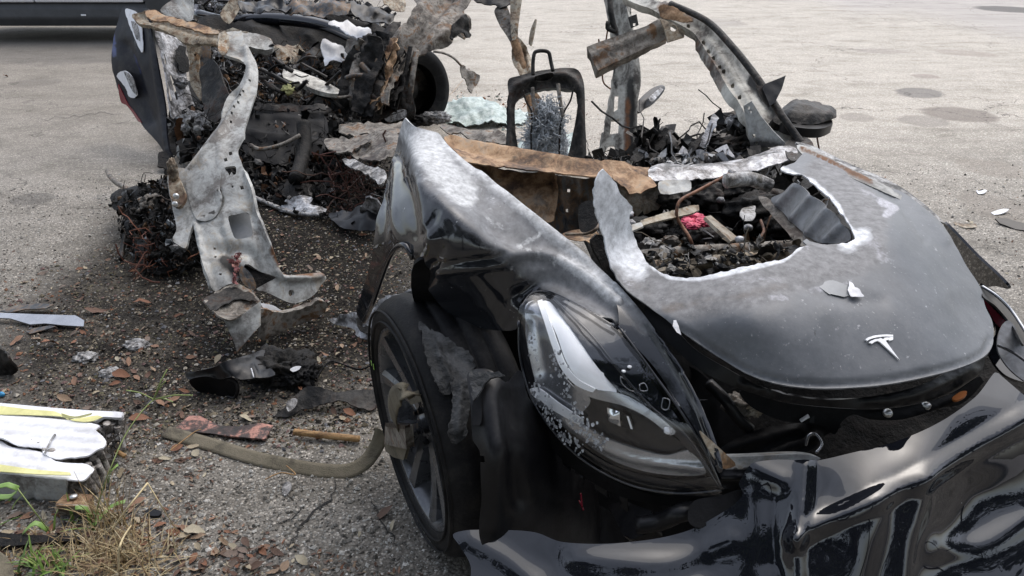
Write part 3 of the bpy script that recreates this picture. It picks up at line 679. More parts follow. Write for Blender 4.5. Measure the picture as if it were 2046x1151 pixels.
for k in range(5):
    for s in (-1, 1):
        a0 = 2 * math.pi * k / 5 + .28 + s * .17; a1 = 2 * math.pi * k / 5 + .28 + s * .30; V = []
        for t_ in np.linspace(0, 1, 7):
            a = a0 + (a1 - a0) * t_; r = .045 + .197 * t_; wd = .019 - .004 * math.sin(t_ * 3.1) + .006 * t_; d0 = -.034 + .030 * t_ ** 1.5
            ctr = wpt(r, a, d0); tan_ = WU * math.cos(a) - WS * math.sin(a)
            V += [ctr - tan_ * wd * 1.0 - WN * .035, ctr - tan_ * wd * .9 - WN * .002 * s, ctr - tan_ * wd * .35 * s + WN * .006, ctr + tan_ * wd * .9 + WN * .002 * s, ctr + tan_ * wd * 1.0 - WN * .035]
        F = [(i * 5 + j, i * 5 + j + 1, (i + 1) * 5 + j + 1, (i + 1) * 5 + j) for i in range(6) for j in range(4)]
        mk('spoke', V, F, M['rim'], wheel, smooth=False)
sk = wpt(.272, math.pi * .955, .0175)
def facequad(name, c, w_, h_, mat, parent, d=.0, rot=0):
    x = WS * math.cos(rot) + WU * math.sin(rot); y = WU * math.cos(rot) - WS * math.sin(rot); c = c + WN * d
    return mk(name, [c - x * w_ - y * h_, c + x * w_ - y * h_, c + x * w_ + y * h_, c - x * w_ + y * h_], [(0, 1, 2, 3)], mat, parent, smooth=False, solid=.0008)
facequad('wheel_sticker', sk, .013, .0085, M['greenlabel'], wheel)
facequad('sticker_mark', sk, .003, .006, M['inkblack'], wheel, .001); facequad('sticker_mark', sk + WS * .007, .0015, .006, M['inkblack'], wheel, .001)
# torn rubber flap over the shoulder of the tyre
def Z(x, y, z): return (x, y, 0, z)
def tyre_depth(q):
    out = []
    for (px, py) in np.asarray(q, float):
        r = ray(px, py); o_ = np.array([0, 0, CAM_H]) - WC; rp = r - WN * (r @ WN); op = o_ - WN * (o_ @ WN)
        a, b_, c_ = rp @ rp, 2 * rp @ op, op @ op - .330 ** 2; D = b_ * b_ - 4 * a * c_
        tc = (-b_ - math.sqrt(max(D, 0))) / (2 * a); tp_ = (.022 - o_ @ WN) / (r @ WN)
        out.append(1 / max(tc, tp_))
    return np.array(out)
plate('torn_rubber', [(836, 642), (862, 662), (880, 664), (905, 686), (940, 706), (948, 735), (932, 756), (915, 765), (898, 790), (880, 785), (868, 760), (858, 730), (850, 700)], tyre_depth, M['tornrubber'], wheel, tear=5, crump=(.005, 22), step=5, thick=.005, off=-.006, ridges=[([(870, 690), (900, 760)], .008, 6), ([(900, 700), (940, 730)], -.006, 6)])
plate('torn_rubber', [(900, 760), (935, 742), (942, 790), (936, 840), (925, 880), (908, 884), (896, 868), (902, 830), (906, 795)], tyre_depth, M['tornrubber'], wheel, tear=4, crump=(.005, 22), step=5, thick=.005, off=-.012, ridges=[([(920, 770), (915, 860)], .010, 8)])
plate('torn_rubber', [(938, 738), (955, 742), (990, 742), (1008, 752), (985, 756), (968, 768), (950, 800), (942, 780)], [(938, 740, 1.36), (1008, 752, 1.32), (950, 800, 1.30)], M['tornrubber'], wheel, tear=3, crump=(.005, 22), step=5, thick=.004, off=-.01)
# ---- dark body behind everything
plate('inner_wing', [(840, 520), (1000, 560), (1130, 620), (1300, 700), (1420, 760), (1520, 900), (1480, 1010), (1300, 1090), (1050, 1080), (985, 900), (950, 700), (900, 640), (830, 610)],
      [Z(840, 560, .72), Z(1130, 620, .62), (1300, 700, 1.75), (1450, 900, 1.45), (1300, 1080, 1.5), (1050, 1080, 1.62), (950, 750, 1.85)], M['plastic'], fc, crump=(.02, 5), step=16, thick=.01)
plate('inner_bay', [(1180, 480), (1250, 480), (1640, 560), (1980, 700), (2060, 760), (2060, 900), (1900, 1000), (1600, 1020), (1450, 1000), (1380, 850), (1290, 680)],
      [(1200, 500, 1.75), (1450, 620, 1.75), (1900, 700, 1.75), (2050, 880, 1.5), (1600, 1010, 1.45), (1400, 850, 1.6)], M['char'], fc, crump=(.015, 6), step=18, thick=.01)
plate('wheel_well_liner', [(935, 745), (975, 742), (1010, 765), (1040, 740), (1060, 800), (1150, 880), (1190, 960), (1180, 1110), (975, 1100), (962, 980), (960, 900), (945, 880), (940, 800)],
      [(940, 745, 1.37), (940, 900, 1.26), (970, 1070, 1.20), (1000, 770, 1.34), (1010, 900, 1.24), (1080, 1080, 1.24), (1085, 820, 1.40), (1150, 900, 1.45)], M['satin'], fc, holes=[[(960, 910), (971, 910), (972, 922), (961, 923)]],
      ridges=[([(975, 760), (990, 860), (985, 1050)], .012, 26), ([(1010, 800), (1035, 1000)], -.01, 18)], step=9)
plate('liner_slot', [(944, 770), (960, 765), (962, 835), (958, 850), (945, 850)], [(944, 770, 1.35), (960, 765, 1.345), (950, 850, 1.28)], M['plastic'], fc, step=7, off=-.012)

# ---- engine bay
BAYC = [Z(1180, 420, .62), Z(1250, 540, .62), Z(1450, 380, .62), Z(1700, 480, .6), Z(1600, 340, .62), Z(1450, 540, .62)]
plate('bay_floor', [(1160, 400), (1300, 350), (1500, 330), (1600, 320), (1720, 420), (1740, 500), (1600, 560), (1400, 600), (1240, 590), (1180, 500)], BAYC, M['char'], fc, crump=(.05, 7), step=12, thick=.01, off=.05)
pile('engine_bay_debris', [(1200, 440), (1290, 470), (1340, 545), (1300, 560), (1240, 550)], BAYC, 160, .03, PAL + BLK * 3, fc, dz=.03, minz=.45)
pile('engine_bay_debris', [(1190, 400), (1300, 360), (1480, 330), (1590, 340), (1640, 420), (1690, 485), (1590, 520), (1300, 545), (1220, 500)], BAYC, 620, .045, PAL + BLK * 4, fc, dz=.05, minz=.45)
# rusty bulkhead and cowl beam
plate('bulkhead', [(925, 320), (1000, 338), (1150, 355), (1260, 360), (1330, 372), (1400, 380), (1385, 400), (1330, 398), (1290, 410), (1262, 425), (1225, 420), (1190, 440), (1170, 465), (1120, 468), (1060, 430), (985, 365)],
      [(925, 320, 2.30), (1060, 430, 2.22), (1200, 450, 2.28), (1300, 370, 2.34), (1400, 390, 2.38)], M['bluegrey'], fc, tear=2, crump=(.012, 6), step=9,
      ridges=[([(1115, 355), (1120, 460)], .012, 14), ([(1165, 360), (1168, 460)], -.012, 10), ([(1020, 345), (1060, 425)], .01, 12), ([(1225, 365), (1230, 420)], -.01, 12)],
      holes=[[(1133, 378), (1139, 378), (1139, 384), (1133, 384)], [(1128, 418), (1134, 418), (1134, 424), (1128, 424)]])
plate('bulkhead', [(925, 325), (1030, 345), (1110, 352), (1105, 440), (1080, 442), (1060, 425), (1000, 372)], [(925, 322, 2.27), (1060, 430, 2.19), (1110, 380, 2.24)], M['rust'], fc, tear=3, crump=(.01, 7), step=8)
plate('bulkhead', [(1262, 362), (1400, 378), (1395, 400), (1330, 402), (1310, 418), (1275, 430), (1262, 420), (1215, 400), (1218, 372)], [(1262, 362, 2.22), (1395, 400, 2.26), (1240, 420, 2.18)], M['tanrust'], fc, tear=4, crump=(.014, 9), step=7)
cbO = [(888, 276), (940, 282), (1020, 300), (1100, 316), (1200, 330), (1300, 336), (1400, 331), (1490, 318), (1560, 292), (1592, 298), (1585, 318), (1520, 338), (1440, 356), (1395, 362), (1280, 362), (1240, 358), (1150, 350), (1060, 342), (985, 332), (925, 322), (905, 300)]
cbC = [(890, 278, 2.32), (925, 320, 2.22), (1200, 330, 2.28), (1200, 352, 2.18), (1560, 296, 2.42), (1500, 340, 2.30), (1395, 360, 2.24), (1395, 333, 2.34)]
plate('cowl_beam', cbO[:6] + [(1310, 362)] + cbO[14:], cbC, M['rust'], fc, step=7, crump=(.006, 9), thick=.004, tear=1.5,
      ridges=[([(900, 285), (1050, 322), (1200, 345), (1300, 350)], -.014, 7), ([(900, 278), (1100, 318), (1250, 334)], .014, 6)])
plate('cowl_beam', [(1300, 336)] + cbO[6:14] + [(1300, 362)], cbC, M['silver'], fc, step=7, crump=(.008, 12), thick=.004, tear=2, off=-.002, ridges=[([(1310, 345), (1440, 342), (1560, 310)], .012, 9)])
plate('torn_flange', [(1222, 350), (1255, 345), (1290, 352), (1312, 372), (1300, 382), (1265, 385), (1240, 372), (1225, 362)], [(1222, 350, 2.16), (1312, 372, 2.14), (1265, 385, 2.10)], M['rust'], fc, tear=3, crump=(.012, 16), step=6, off=-.01)
plate('flange', [(1318, 362), (1376, 362), (1378, 382), (1345, 388), (1320, 384)], [(1318, 362, 2.2), (1376, 362, 2.2), (1345, 386, 2.16)], M['galv'], fc, tear=2, crump=(.008, 16), step=6, off=-.02)
plate('lower_rail', [(1150, 462), (1200, 466), (1212, 478), (1205, 492), (1170, 486), (1120, 470)], [(1120, 465, 2.1), (1212, 480, 2.0), (1170, 486, 1.98)], M['rust'], fc, crump=(.008, 12), step=6)
plate('radiator_panel', [(1158, 410), (1190, 405), (1192, 460), (1160, 462)], [(1158, 410, 2.12), (1192, 460, 2.02), (1160, 462, 2.05)], M['char'], fc, step=5)
# ash-covered dash remains along the cowl
pile('dash_debris', [(1280, 300), (1330, 290), (1420, 300), (1500, 290), (1590, 288), (1580, 318), (1480, 330), (1300, 333)], [(1280, 320, 2.56), (1590, 300, 2.62), (1430, 300, 2.7)], 300, .035, [(.5, .5, .5), (.6, .6, .62), (.3, .29, .27), (.2, .18, .16), (.06, .055, .05), (.02, .02, .02), (.02, .02, .02)], fc, dz=.04, wires=.1, flatten=.4, minz=.5)
pile('dash_debris', [(1275, 265), (1330, 262), (1345, 300), (1480, 302), (1500, 250), (1480, 235), (1430, 262), (1400, 290), (1440, 318), (1280, 325)], [(1280, 300, 2.7), (1500, 280, 2.7), (1430, 240, 2.75)], 330, .05, BLK + [(.06, .055, .05), (.13, .12, .11), (.22, .2, .18)], fc, dz=.07, wires=.2, minz=.4)
for (x0, y0, x1, y1, wd, mt_) in [(1300, 318, 1315, 262, .02, 'char'), (1316, 300, 1330, 260, .012, 'char'), (1352, 292, 1340, 262, .014, 'charsheet'), (1380, 300, 1405, 270, .012, 'char'), (1405, 290, 1428, 232, .02, 'silver'), (1270, 320, 1290, 285, .03, 'charsheet')]:
    plate('burnt_shard', [(x0 - 8, y0), (x0 + 6, y0 + 3), ((x0 + x1) / 2 + 9, (y0 + y1) / 2), (x1 + 7, y1 + 4), (x1, y1 - 5), (x1 - 7, y1 + 3), ((x0 + x1) / 2 - 7, (y0 + y1) / 2)], [(x0, y0, 2.62), (x1, y1, 2.68), (x1 + 10, y0, 2.60)], M[mt_], fc, tear=3, crump=(.006, 24), step=4)
lump('charred_module', PY(1470, 262, 2.72), (.035, .03, .045), M['ash'], fc, 4, .5, 2.4, 3); lump('charred_module', PY(1450, 290, 2.66), (.06, .04, .028), M['charsheet'], fc, 4, .6, 2.6, 4)
lump('charred_module', PY(1488, 290, 2.66), (.03, .03, .03), M['char'], fc, 3, .6, 2.2, 8)
# things in the bay
tube('cross_tube', [Z(1228, 520, 0.715), Z(1330, 507, 0.725), Z(1450, 500, 0.725), Z(1590, 492, 0.715)], .016, M['grust'], fc, 14)
tube('cross_tube', [Z(1240, 540, 0.710), Z(1340, 528, 0.715), Z(1460, 518, 0.715), Z(1580, 508, 0.710)], .014, M['tanrust'], fc, 14)
tube('cross_tube', [Z(1250, 556, 0.695), Z(1340, 545, 0.705), Z(1440, 535, 0.705)], .010, M['charsheet'], fc, 12)
for q in [(1470, 380, .72, .05, 'char', 9), (1420, 395, .70, .06, 'charsheet', 12), (1500, 420, .68, .07, 'char', 2), (1350, 400, .70, .045, 'charsheet', 5), (1290, 460, .68, .05, 'char', 6), (1415, 470, .67, .05, 'charsheet', 7), (1560, 450, .66, .055, 'char', 8), (1300, 490, .68, .025, 'ash', 14), (1340, 482, .68, .02, 'grust', 15), (1535, 400, .70, .045, 'charsheet', 16), (1225, 470, .68, .03, 'grust', 17)]:
    lump('charred_component', PZ(q[0], q[1], q[2]), (q[3], q[3] * .8, q[3] * .6), M[q[4]], fc, 4, .4, 2.2, q[5])
plate('clean_bracket', [(1480, 420), (1505, 410), (1510, 428), (1502, 440), (1484, 438)], [Z(1480, 420, .75), Z(1505, 410, .75), Z(1502, 440, .745)], M['ash'], fc, tear=2, step=4)
for q in [(1388, 436, .022, 1), (1375, 444, .016, 2), (1402, 445, .018, 3), (1385, 452, .015, 4)]:
    lump('pink_melted_plastic', PZ(q[0], q[1], .735), (q[2], q[2] * .9, q[2] * .5), M['pink'], fc, 4, .45, 3.0, q[3] + 30)
plate('metal_blade', [(1280, 441), (1330, 424), (1378, 411), (1396, 410), (1397, 420), (1385, 426), (1335, 437), (1284, 451)], [Z(1280, 445, .80), Z(1396, 412, .81), Z(1340, 435, .80)], M['tanrust'], fc, step=4, curve=False, thick=.006, crump=(.002, 20))
plate('metal_blade', [(1408, 433), (1420, 430), (1475, 475), (1460, 482)], [Z(1410, 433, .77), Z(1475, 475, .73), Z(1440, 450, .75)], M['tanrust'], fc, step=4, curve=False, thick=.008)
plate('metal_strip', [(1258, 450), (1282, 443), (1285, 452), (1262, 462)], [Z(1258, 450, .79), Z(1285, 452, .8), Z(1262, 460, .79)], M['galv'], fc, step=4, curve=False, thick=.004)
tube('burnt_wire', [Z(1458, 347, .86), Z(1400, 378, .84), Z(1358, 402, .83), Z(1352, 432, .80), Z(1362, 450, .78), Z(1380, 480, .76), Z(1390, 522, .70)], .0042, M['wire'], fc, 8)
tube('burnt_wire', [(1130, 468, 2.0), (1170, 467, 1.95), (1190, 458, 1.92), (1197, 448, 1.95)], .004, M['tanrust'], fc, 6)
tube('burnt_wire', [Z(1520, 440, .7), Z(1526, 462, .7), Z(1515, 478, .7)], .004, M['wire'], fc, 6)
for k, (x, y) in enumerate([(1452, 352), (1462, 345), (1258, 428), (1262, 446), (1440, 400), (1478, 478), (1495, 455)]):
    lump('fastener', PZ(x, y, .84 if k < 2 else .77), (.010, .010, .008), M['silver'], fc, 2, .3, 2, k)
tube('ash_tube', [Z(1450, 362, .86), Z(1500, 358, .86), Z(1538, 372, .84)], .018, M['ash'], fc, 12)
pile('engine_bay_debris', [(1225, 508), (1330, 492), (1590, 480), (1600, 500), (1500, 525), (1340, 552), (1250, 548)], [Z(1228, 520, .735), Z(1590, 492, .735), Z(1340, 540, .73)], 260, .02, [(.35, .34, .32), (.2, .17, .13), (.02, .02, .02), (.02, .02, .02), (.05, .045, .04), (.12, .10, .07)], fc, dz=.015, wires=.2, flatten=.5, minz=.45)
# ribbed frunk wall
o = plate('ribbed_tub_wall', [(1590, 366), (1620, 388), (1650, 410), (1680, 440), (1697, 462), (1700, 478), (1688, 484), (1640, 486), (1600, 460), (1560, 420), (1540, 398), (1565, 385)],
      [Z(1590, 366, .83), Z(1700, 470, .80), Z(1640, 486, .745), Z(1545, 400, .765), Z(1600, 455, .75), Z(1640, 410, .815)], M['tub'], fc, step=5,
      ridges=[([(1590, 372), (1556, 410)], .010, 7), ([(1622, 395), (1585, 438)], .012, 8), ([(1655, 420), (1615, 468)], .012, 8), ([(1684, 450), (1650, 484)], .012, 8)], thick=.004)
plate('tub_ledge', [(1515, 392), (1540, 398), (1600, 458), (1640, 486), (1600, 492), (1560, 450), (1525, 410)], [Z(1515, 392, .755), Z(1640, 486, .74), Z(1560, 450, .735)], M['grust'], fc, tear=2, step=6, crump=(.006, 12))

# ---- A-pillar and roof-rail arch
apO = [(1604, 292), (1572, 255), (1548, 216), (1525, 180), (1498, 138), (1470, 100), (1440, 68), (1410, 45), (1370, 25), (1330, 8), (1290, -4), (1255, -14), (1240, -8), (1262, 4), (1300, 18), (1328, 34), (1360, 50), (1388, 68), (1406, 92), (1424, 120), (1442, 152), (1458, 180), (1478, 205), (1492, 235), (1498, 262), (1525, 290), (1570, 310)]
apC = [(1590, 295, 2.52), (1500, 200, 2.70), (1420, 70, 2.98), (1340, 20, 3.15), (1250, -10, 3.35), (1480, 220, 2.66), (1404, 88, 2.95)]
plate('windscreen_pillar', apO, apC, M['pillar'], fc, step=6, thick=.035, crump=(.003, 9),
      masks={'soot': [([(1500, 165), (1600, 292)], 16, .9), ([(1400, 60), (1450, 110), (1500, 200)], 12, .4)], 'rust': [([(1395, 75), (1440, 145), (1490, 215)], 14, .33), ([(1320, 15), (1380, 42)], 22, .5)]},
      ridges=[([(1330, 12), (1410, 52), (1462, 102), (1515, 180), (1590, 290)], .022, 9, 1), ([(1400, 75), (1450, 150), (1495, 225)], -.010, 6)],
      holes=[[(x - 3, y - 3), (x + 2, y - 4), (x + 4, y), (x + 3, y + 4), (x - 2, y + 3)] for x, y in [(1405, 82), (1415, 99), (1425, 113), (1438, 131), (1446, 140), (1464, 168), (1478, 192), (1375, 52)]])
tube('pillar_seam', [(1340, 8, 3.12), (1412, 42, 2.95), (1462, 92, 2.80), (1512, 155, 2.66), (1560, 228, 2.55), (1604, 290, 2.46)], .012, M['charsheet'], fc, 8)
plate('pillar_gusset', [(1485, 212), (1502, 202), (1520, 232), (1545, 262), (1575, 292), (1500, 296), (1494, 260)], [(1485, 212, 2.60), (1575, 292, 2.46), (1498, 296, 2.56)], M['galv'], fc, step=6, curve=False, thick=.004, masks={'soot': [([(1490, 300), (1560, 300)], 40, .8)]},
      holes=[[(1503, 268), (1509, 268), (1509, 276), (1503, 275)], [(1508, 283), (1515, 283), (1514, 290), (1508, 289)], [(1494, 213), (1499, 213), (1498, 219), (1494, 219)], [(1497, 222), (1502, 222), (1501, 228)]])
plate('pillar_foot', [(1568, 288), (1600, 275), (1630, 300), (1618, 318), (1595, 320), (1575, 318)], [(1568, 288, 2.45), (1630, 300, 2.40), (1595, 320, 2.32)], M['charsheet'], fc, step=6, crump=(.01, 14))
# roof bow stub with its end plate
plate('roof_bow', [(1172, 96), (1200, 86), (1290, 55), (1318, 38), (1334, 78), (1290, 96), (1195, 141)], [(1172, 96, 3.05), (1318, 38, 3.12), (1195, 141, 2.98), (1334, 78, 3.08)], M['grust'], fc, step=6, curve=False, thick=.05, crump=(.003, 14),
      ridges=[([(1182, 112), (1325, 52)], .012, 8), ([(1175, 98), (1318, 42)], .010, 5)])
plate('bow_end_plate', [(1318, 36), (1345, 46), (1368, 62), (1367, 74), (1348, 80), (1334, 84), (1328, 60)], [(1318, 36, 3.08), (1368, 66, 3.05), (1334, 84, 3.02)], M['tanrust'], fc, step=5, curve=False, thick=.006, holes=[[(1341, 52), (1348, 50), (1352, 57), (1347, 63), (1340, 60)]])
plate('rusty_cap', [(1320, 12), (1345, 14), (1380, 36), (1385, 44), (1350, 42), (1330, 38), (1318, 32)], [(1320, 12, 3.05), (1385, 42, 2.98), (1325, 38, 3.02)], M['rust'], fc, step=5, crump=(.008, 20), tear=2, thick=.006)
# B-pillar
bpO = [(1205, -20), (1245, -20), (1252, 10), (1260, 45), (1272, 90), (1280, 135), (1281, 170), (1275, 205), (1273, 260), (1270, 328), (1192, 326), (1203, 290), (1210, 240), (1218, 205), (1224, 170), (1226, 130), (1222, 90), (1216, 50), (1210, 15)]
plate('centre_pillar', bpO, [(1225, -10, 4.15), (1240, 150, 4.0), (1200, 325, 3.85), (1268, 325, 3.85), (1280, 150, 3.96)], M['pillar'], fc, step=6, thick=.05, crump=(.004, 8),
      masks={'soot': [([(1262, 165), (1255, 330)], 20, .8), ([(1216, 20), (1232, 70)], 9, .8), ([(1225, 130), (1230, 175)], 8, .7)], 'rust': [([(1254, 200), (1252, 320)], 14, .55)]},
      ridges=[([(1248, -10), (1262, 80), (1268, 170), (1256, 326)], .03, 12), ([(1228, 0), (1240, 140), (1212, 320)], -.012, 8)],
      holes=[[(1228, 192), (1235, 190), (1234, 218), (1226, 223)], [(1221, 240), (1237, 237), (1235, 266), (1219, 268)], [(1205, 322), (1212, 298), (1222, 290), (1231, 300), (1228, 324)]])
tube('burnt_belt', [(1218, -10, 4.05), (1221, 25, 4.0), (1226, 50, 3.98), (1230, 62, 3.97), (1214, 56, 3.97), (1216, 44, 3.98)], .014, M['charsheet'], fc, 8, flat=.5)
plate('pillar_bracket', [(1256, 34), (1272, 28), (1276, 50), (1262, 56)], [(1256, 34, 4.0), (1276, 50, 4.0), (1262, 56, 3.98)], M['charsheet'], fc, step=4, curve=False, thick=.006, holes=[[(1265, 46), (1271, 46), (1270, 52), (1265, 52)]])
plate('door_handle_trim', [(1274, 203), (1300, 178), (1318, 171), (1328, 174), (1326, 184), (1308, 205), (1290, 216), (1275, 224)], [(1274, 210, 4.1), (1328, 176, 4.3), (1290, 216, 4.1)], M['satin'], fc, step=5, thick=.012, ridges=[([(1285, 205), (1322, 178)], .015, 6)])
plate('chrome_trim', [(1296, 196), (1320, 175), (1326, 178), (1304, 203)], [(1296, 196, 4.05), (1326, 178, 4.2), (1304, 203, 4.05)], M['silver'], fc, step=4, thick=.006)
tube('burnt_wire', [(1196, 78, 4.0), (1203, 120, 4.0), (1214, 60, 4.0)], .004, M['wire'], fc, 5); tube('burnt_wire', [(1203, 140, 3.9), (1206, 165, 3.9), (1220, 178, 3.9)], .004, M['wire'], fc, 5)
# sill and door remains beyond the cowl
pile('sill_debris', [(1180, 315), (1270, 318), (1290, 335), (1170, 335)], [(1180, 325, 3.4), (1290, 325, 3.3), (1230, 335, 3.1)], 90, .05, BLK + [(.15, .14, .12)], fc, minz=.3)

# ---- mirror
plate('mirror_shell', [(1555, 237), (1562, 220), (1580, 208), (1605, 206), (1630, 206), (1638, 215), (1655, 218), (1664, 228), (1664, 243), (1650, 252), (1620, 255), (1592, 252), (1570, 248)],
      [(1555, 237, 2.62), (1664, 235, 2.70), (1600, 206, 2.72), (1610, 255, 2.56)], M['charsheet'], fc, step=5, thick=.05, crump=(.010, 16), tear=1.5, ridges=[([(1590, 228), (1645, 235)], .03, 24), ([(1575, 243), (1655, 247)], .01, 5)])
plate('mirror_edge', [(1560, 243), (1590, 246), (1630, 249), (1663, 240), (1664, 247), (1645, 256), (1615, 257), (1575, 251)], [(1560, 243, 2.57), (1664, 243, 2.63), (1610, 256, 2.52)], M['satin'], fc, step=5, thick=.03)
plate('mirror_stalk', [(1548, 232), (1562, 236), (1575, 252), (1562, 252), (1545, 242)], [(1548, 232, 2.6), (1575, 252, 2.58), (1545, 245, 2.57)], M['char'], fc, step=4, thick=.03)
plate('mirror_quarter', [(1527, 168), (1548, 160), (1570, 151), (1562, 178), (1548, 205), (1538, 212), (1530, 190), (1523, 176)], [(1527, 170, 2.60), (1570, 151, 2.64), (1540, 210, 2.56)], M['satin'], fc, step=5, curve=False, thick=.01, crump=(.003, 12))
plate('mirror_quarter', [(1510, 172), (1524, 168), (1532, 190), (1538, 212), (1525, 200)], [(1510, 172, 2.62), (1524, 168, 2.62), (1538, 212, 2.57)], M['charsheet'], fc, step=4, curve=False, thick=.01)
tube('dangling_wire', [(1634, 256, 2.6), (1632, 268, 2.6), (1634, 285, 2.6), (1637, 299, 2.6)], .003, M['wire'], fc, 5)

# ---- seat frame standing in the cabin
sO = [(1014, 168), (1018, 157), (1036, 152), (1080, 141), (1128, 136), (1150, 137), (1160, 146), (1167, 170), (1169, 240), (1169, 325), (1136, 325), (1141, 285), (1150, 240), (1154, 200), (1146, 184), (1120, 176), (1085, 178), (1050, 188), (1034, 202), (1029, 215), (1030, 260), (1036, 320), (1012, 320), (1013, 250), (1017, 200)]
seat_o = plate('seat_frame', sO, [(1014, 160, 4.35), (1160, 145, 4.35), (1014, 320, 4.1), (1169, 320, 4.1), (1090, 150, 4.35)], M['charsheet'], fc, step=5, thick=.05, crump=(.004, 9), ridges=[([(1022, 320), (1020, 190), (1050, 166), (1130, 152), (1158, 180), (1160, 320)], .03, 9)],
      holes=[[(1070, 156), (1098, 148), (1105, 150), (1105, 158), (1098, 163), (1075, 166), (1069, 163)]])
tube('headrest_hoop', [(1065, 150, 4.3), (1065, 125, 4.33), (1068, 106, 4.35), (1076, 102, 4.35), (1090, 102, 4.35), (1097, 106, 4.35), (1101, 125, 4.33), (1105, 142, 4.3)], .010, M['charsheet'], fc, 8)
tube('seat_rod', [(1064, 175, 4.28), (1067, 210, 4.24), (1072, 238, 4.2)], .011, M['grust'], fc, 6); tube('seat_rod', [(1115, 168, 4.28), (1119, 200, 4.24), (1125, 233, 4.2)], .011, M['grust'], fc, 6)
tube('seat_wire', [(1045, 180, 4.27), (1050, 200, 4.25), (1062, 225, 4.22), (1061, 270, 4.2), (1062, 308, 4.15)], .005, M['charsheet'], fc, 5)
tube('seat_wire', [(1146, 174, 4.27), (1140, 200, 4.25), (1128, 222, 4.22), (1120, 250, 4.2), (1117, 310, 4.15)], .005, M['charsheet'], fc, 5)
# grey burnt wadding in the seat
V, F = [], []; 
for k in range(900):
    u, v_ = rng.uniform(-1, 1), rng.random(); wdt = .25 + .75 * v_ ** .8
    c_ = PY(1092 + u * 48 * wdt, 212 + v_ * 104, 4.2 + rng.uniform(-.02, .10) + .05 * u * u); path = [c_]; dr = nrg.normal(size=3)
    for _ in range(7): dr = dr * .4 + nrg.normal(size=3); path.append(path[-1] + dr / np.linalg.norm(dr) * .018)
    v2, f2 = sweep(np.array(path), .0022, 4, base=len(V)); V += list(v2); F += f2
tag(mk('wire_wadding', V, F, M['wool'], fc), kind='stuff')
lump('wadding_core', PY(1090, 290, 4.27), (.10, .05, .10), M['wool'], fc, 5, .3, 2.5, 4)

# ---- the fender
fO = [(820, 236), (838, 257), (858, 262), (876, 266), (885, 278), (905, 300), (945, 334), (985, 368), (1025, 398), (1065, 428), (1120, 470), (1175, 515), (1225, 562), (1260, 600), (1300, 650), (1345, 710), (1385, 775), (1415, 840), (1438, 905), (1446, 935), (1436, 945), (1420, 915), (1395, 865), (1355, 800), (1310, 735), (1270, 690), (1235, 655), (1225, 632), (1195, 632), (1150, 612), (1105, 592), (1075, 582), (1050, 590), (1036, 612), (1022, 575), (1012, 540), (1012, 512),
      (1012, 512), (1018, 560), (1034, 618), (1034, 640), (1000, 632), (940, 622), (880, 600), (850, 575), (835, 540), (826, 515), (818, 495), (800, 490), (782, 505), (768, 540), (750, 585), (738, 620), (726, 643), (712, 622), (722, 590), (735, 545), (745, 500), (752, 440), (765, 395), (778, 345), (792, 300), (806, 270), (815, 245)]
FC = [Z(820, 238, .98), Z(885, 278, .95), Z(985, 368, .90), Z(1065, 428, .86), Z(1175, 515, .79), Z(1225, 562, .765), Z(1345, 710, .68), Z(1440, 935, .54), Z(1075, 583, .73), Z(1195, 632, .73),
      Z(1012, 512, .80), Z(905, 430, .88), Z(840, 330, .93), Z(940, 510, .812), Z(1034, 650, .655), Z(900, 615, .665), Z(826, 515, .77), Z(775, 520, .70), Z(726, 640, .44), Z(745, 500, .72), Z(792, 300, .88), Z(795, 400, .85)]
# main skin, without the doubled lamp notch
fMain = fO[:12] + [(1225, 562), (1240, 590), (1252, 625), (1235, 655), (1225, 632), (1195, 632), (1150, 612), (1105, 592), (1075, 582), (1050, 592), (1036, 612), (1034, 655), (1000, 660), (940, 650), (892, 622), (862, 588), (845, 560), (832, 530)] + fO[46:]
FD = tps(FC)
plate('fender', fMain, FD, M['fender'], fc, step=6, thick=.004,
      ridges=[([(1012, 508), (960, 478), (900, 430), (850, 370), (825, 300), (818, 240)], .016, 26), ([(1175, 520), (1060, 432), (960, 350)], .008, 12), ([(810, 300), (828, 400), (832, 470)], -.008, 16), ([(862, 480), (845, 420), (850, 380)], .01, 14),
              ([(790, 330), (786, 430), (800, 480)], .006, 9), ([(770, 400), (765, 500)], -.006, 7), ([(850, 470), (880, 430)], -.006, 6), ([(1000, 470), (985, 460)], -.010, 30), ([(960, 395)], -.010, 22), ([(880, 500), (845, 560)], -.010, 14), ([(870, 530), (1010, 510)], -.006, 7), ([(868, 545), (1010, 530)], .004, 6),
              ([(1040, 590), (1100, 560), (1210, 610), (1240, 640)], -.012, 16), ([(1014, 512), (1080, 508), (1160, 545), (1235, 605)], .012, 10)], crump=(.003, 7),
      masks={'grey': [([(820, 240), (870, 320), (930, 390), (1000, 450), (1100, 520), (1225, 590)], 85, 1.0), ([(880, 280), (1060, 425), (1220, 560)], 60, 1)],
             'white': [([(830, 250), (860, 300), (885, 345), (925, 385)], 50, 1.0), ([(888, 282), (960, 345), (1060, 430), (1140, 500), (1225, 575)], 26, .75), ([(1120, 520), (1235, 600)], 18, .8)],
             'chip': [([(820, 345), (860, 365), (905, 410), (930, 420)], 22, .30), ([(945, 365), (975, 385)], 26, .26), ([(985, 390), (975, 440), (1010, 455)], 30, .30), ([(1090, 455), (1070, 475), (1035, 495)], 16, .42), ([(1035, 495), (1090, 515), (1150, 548), (1215, 590)], 20, .36)],
             'dull': [([(870, 450), (970, 480)], 50, .35)]})
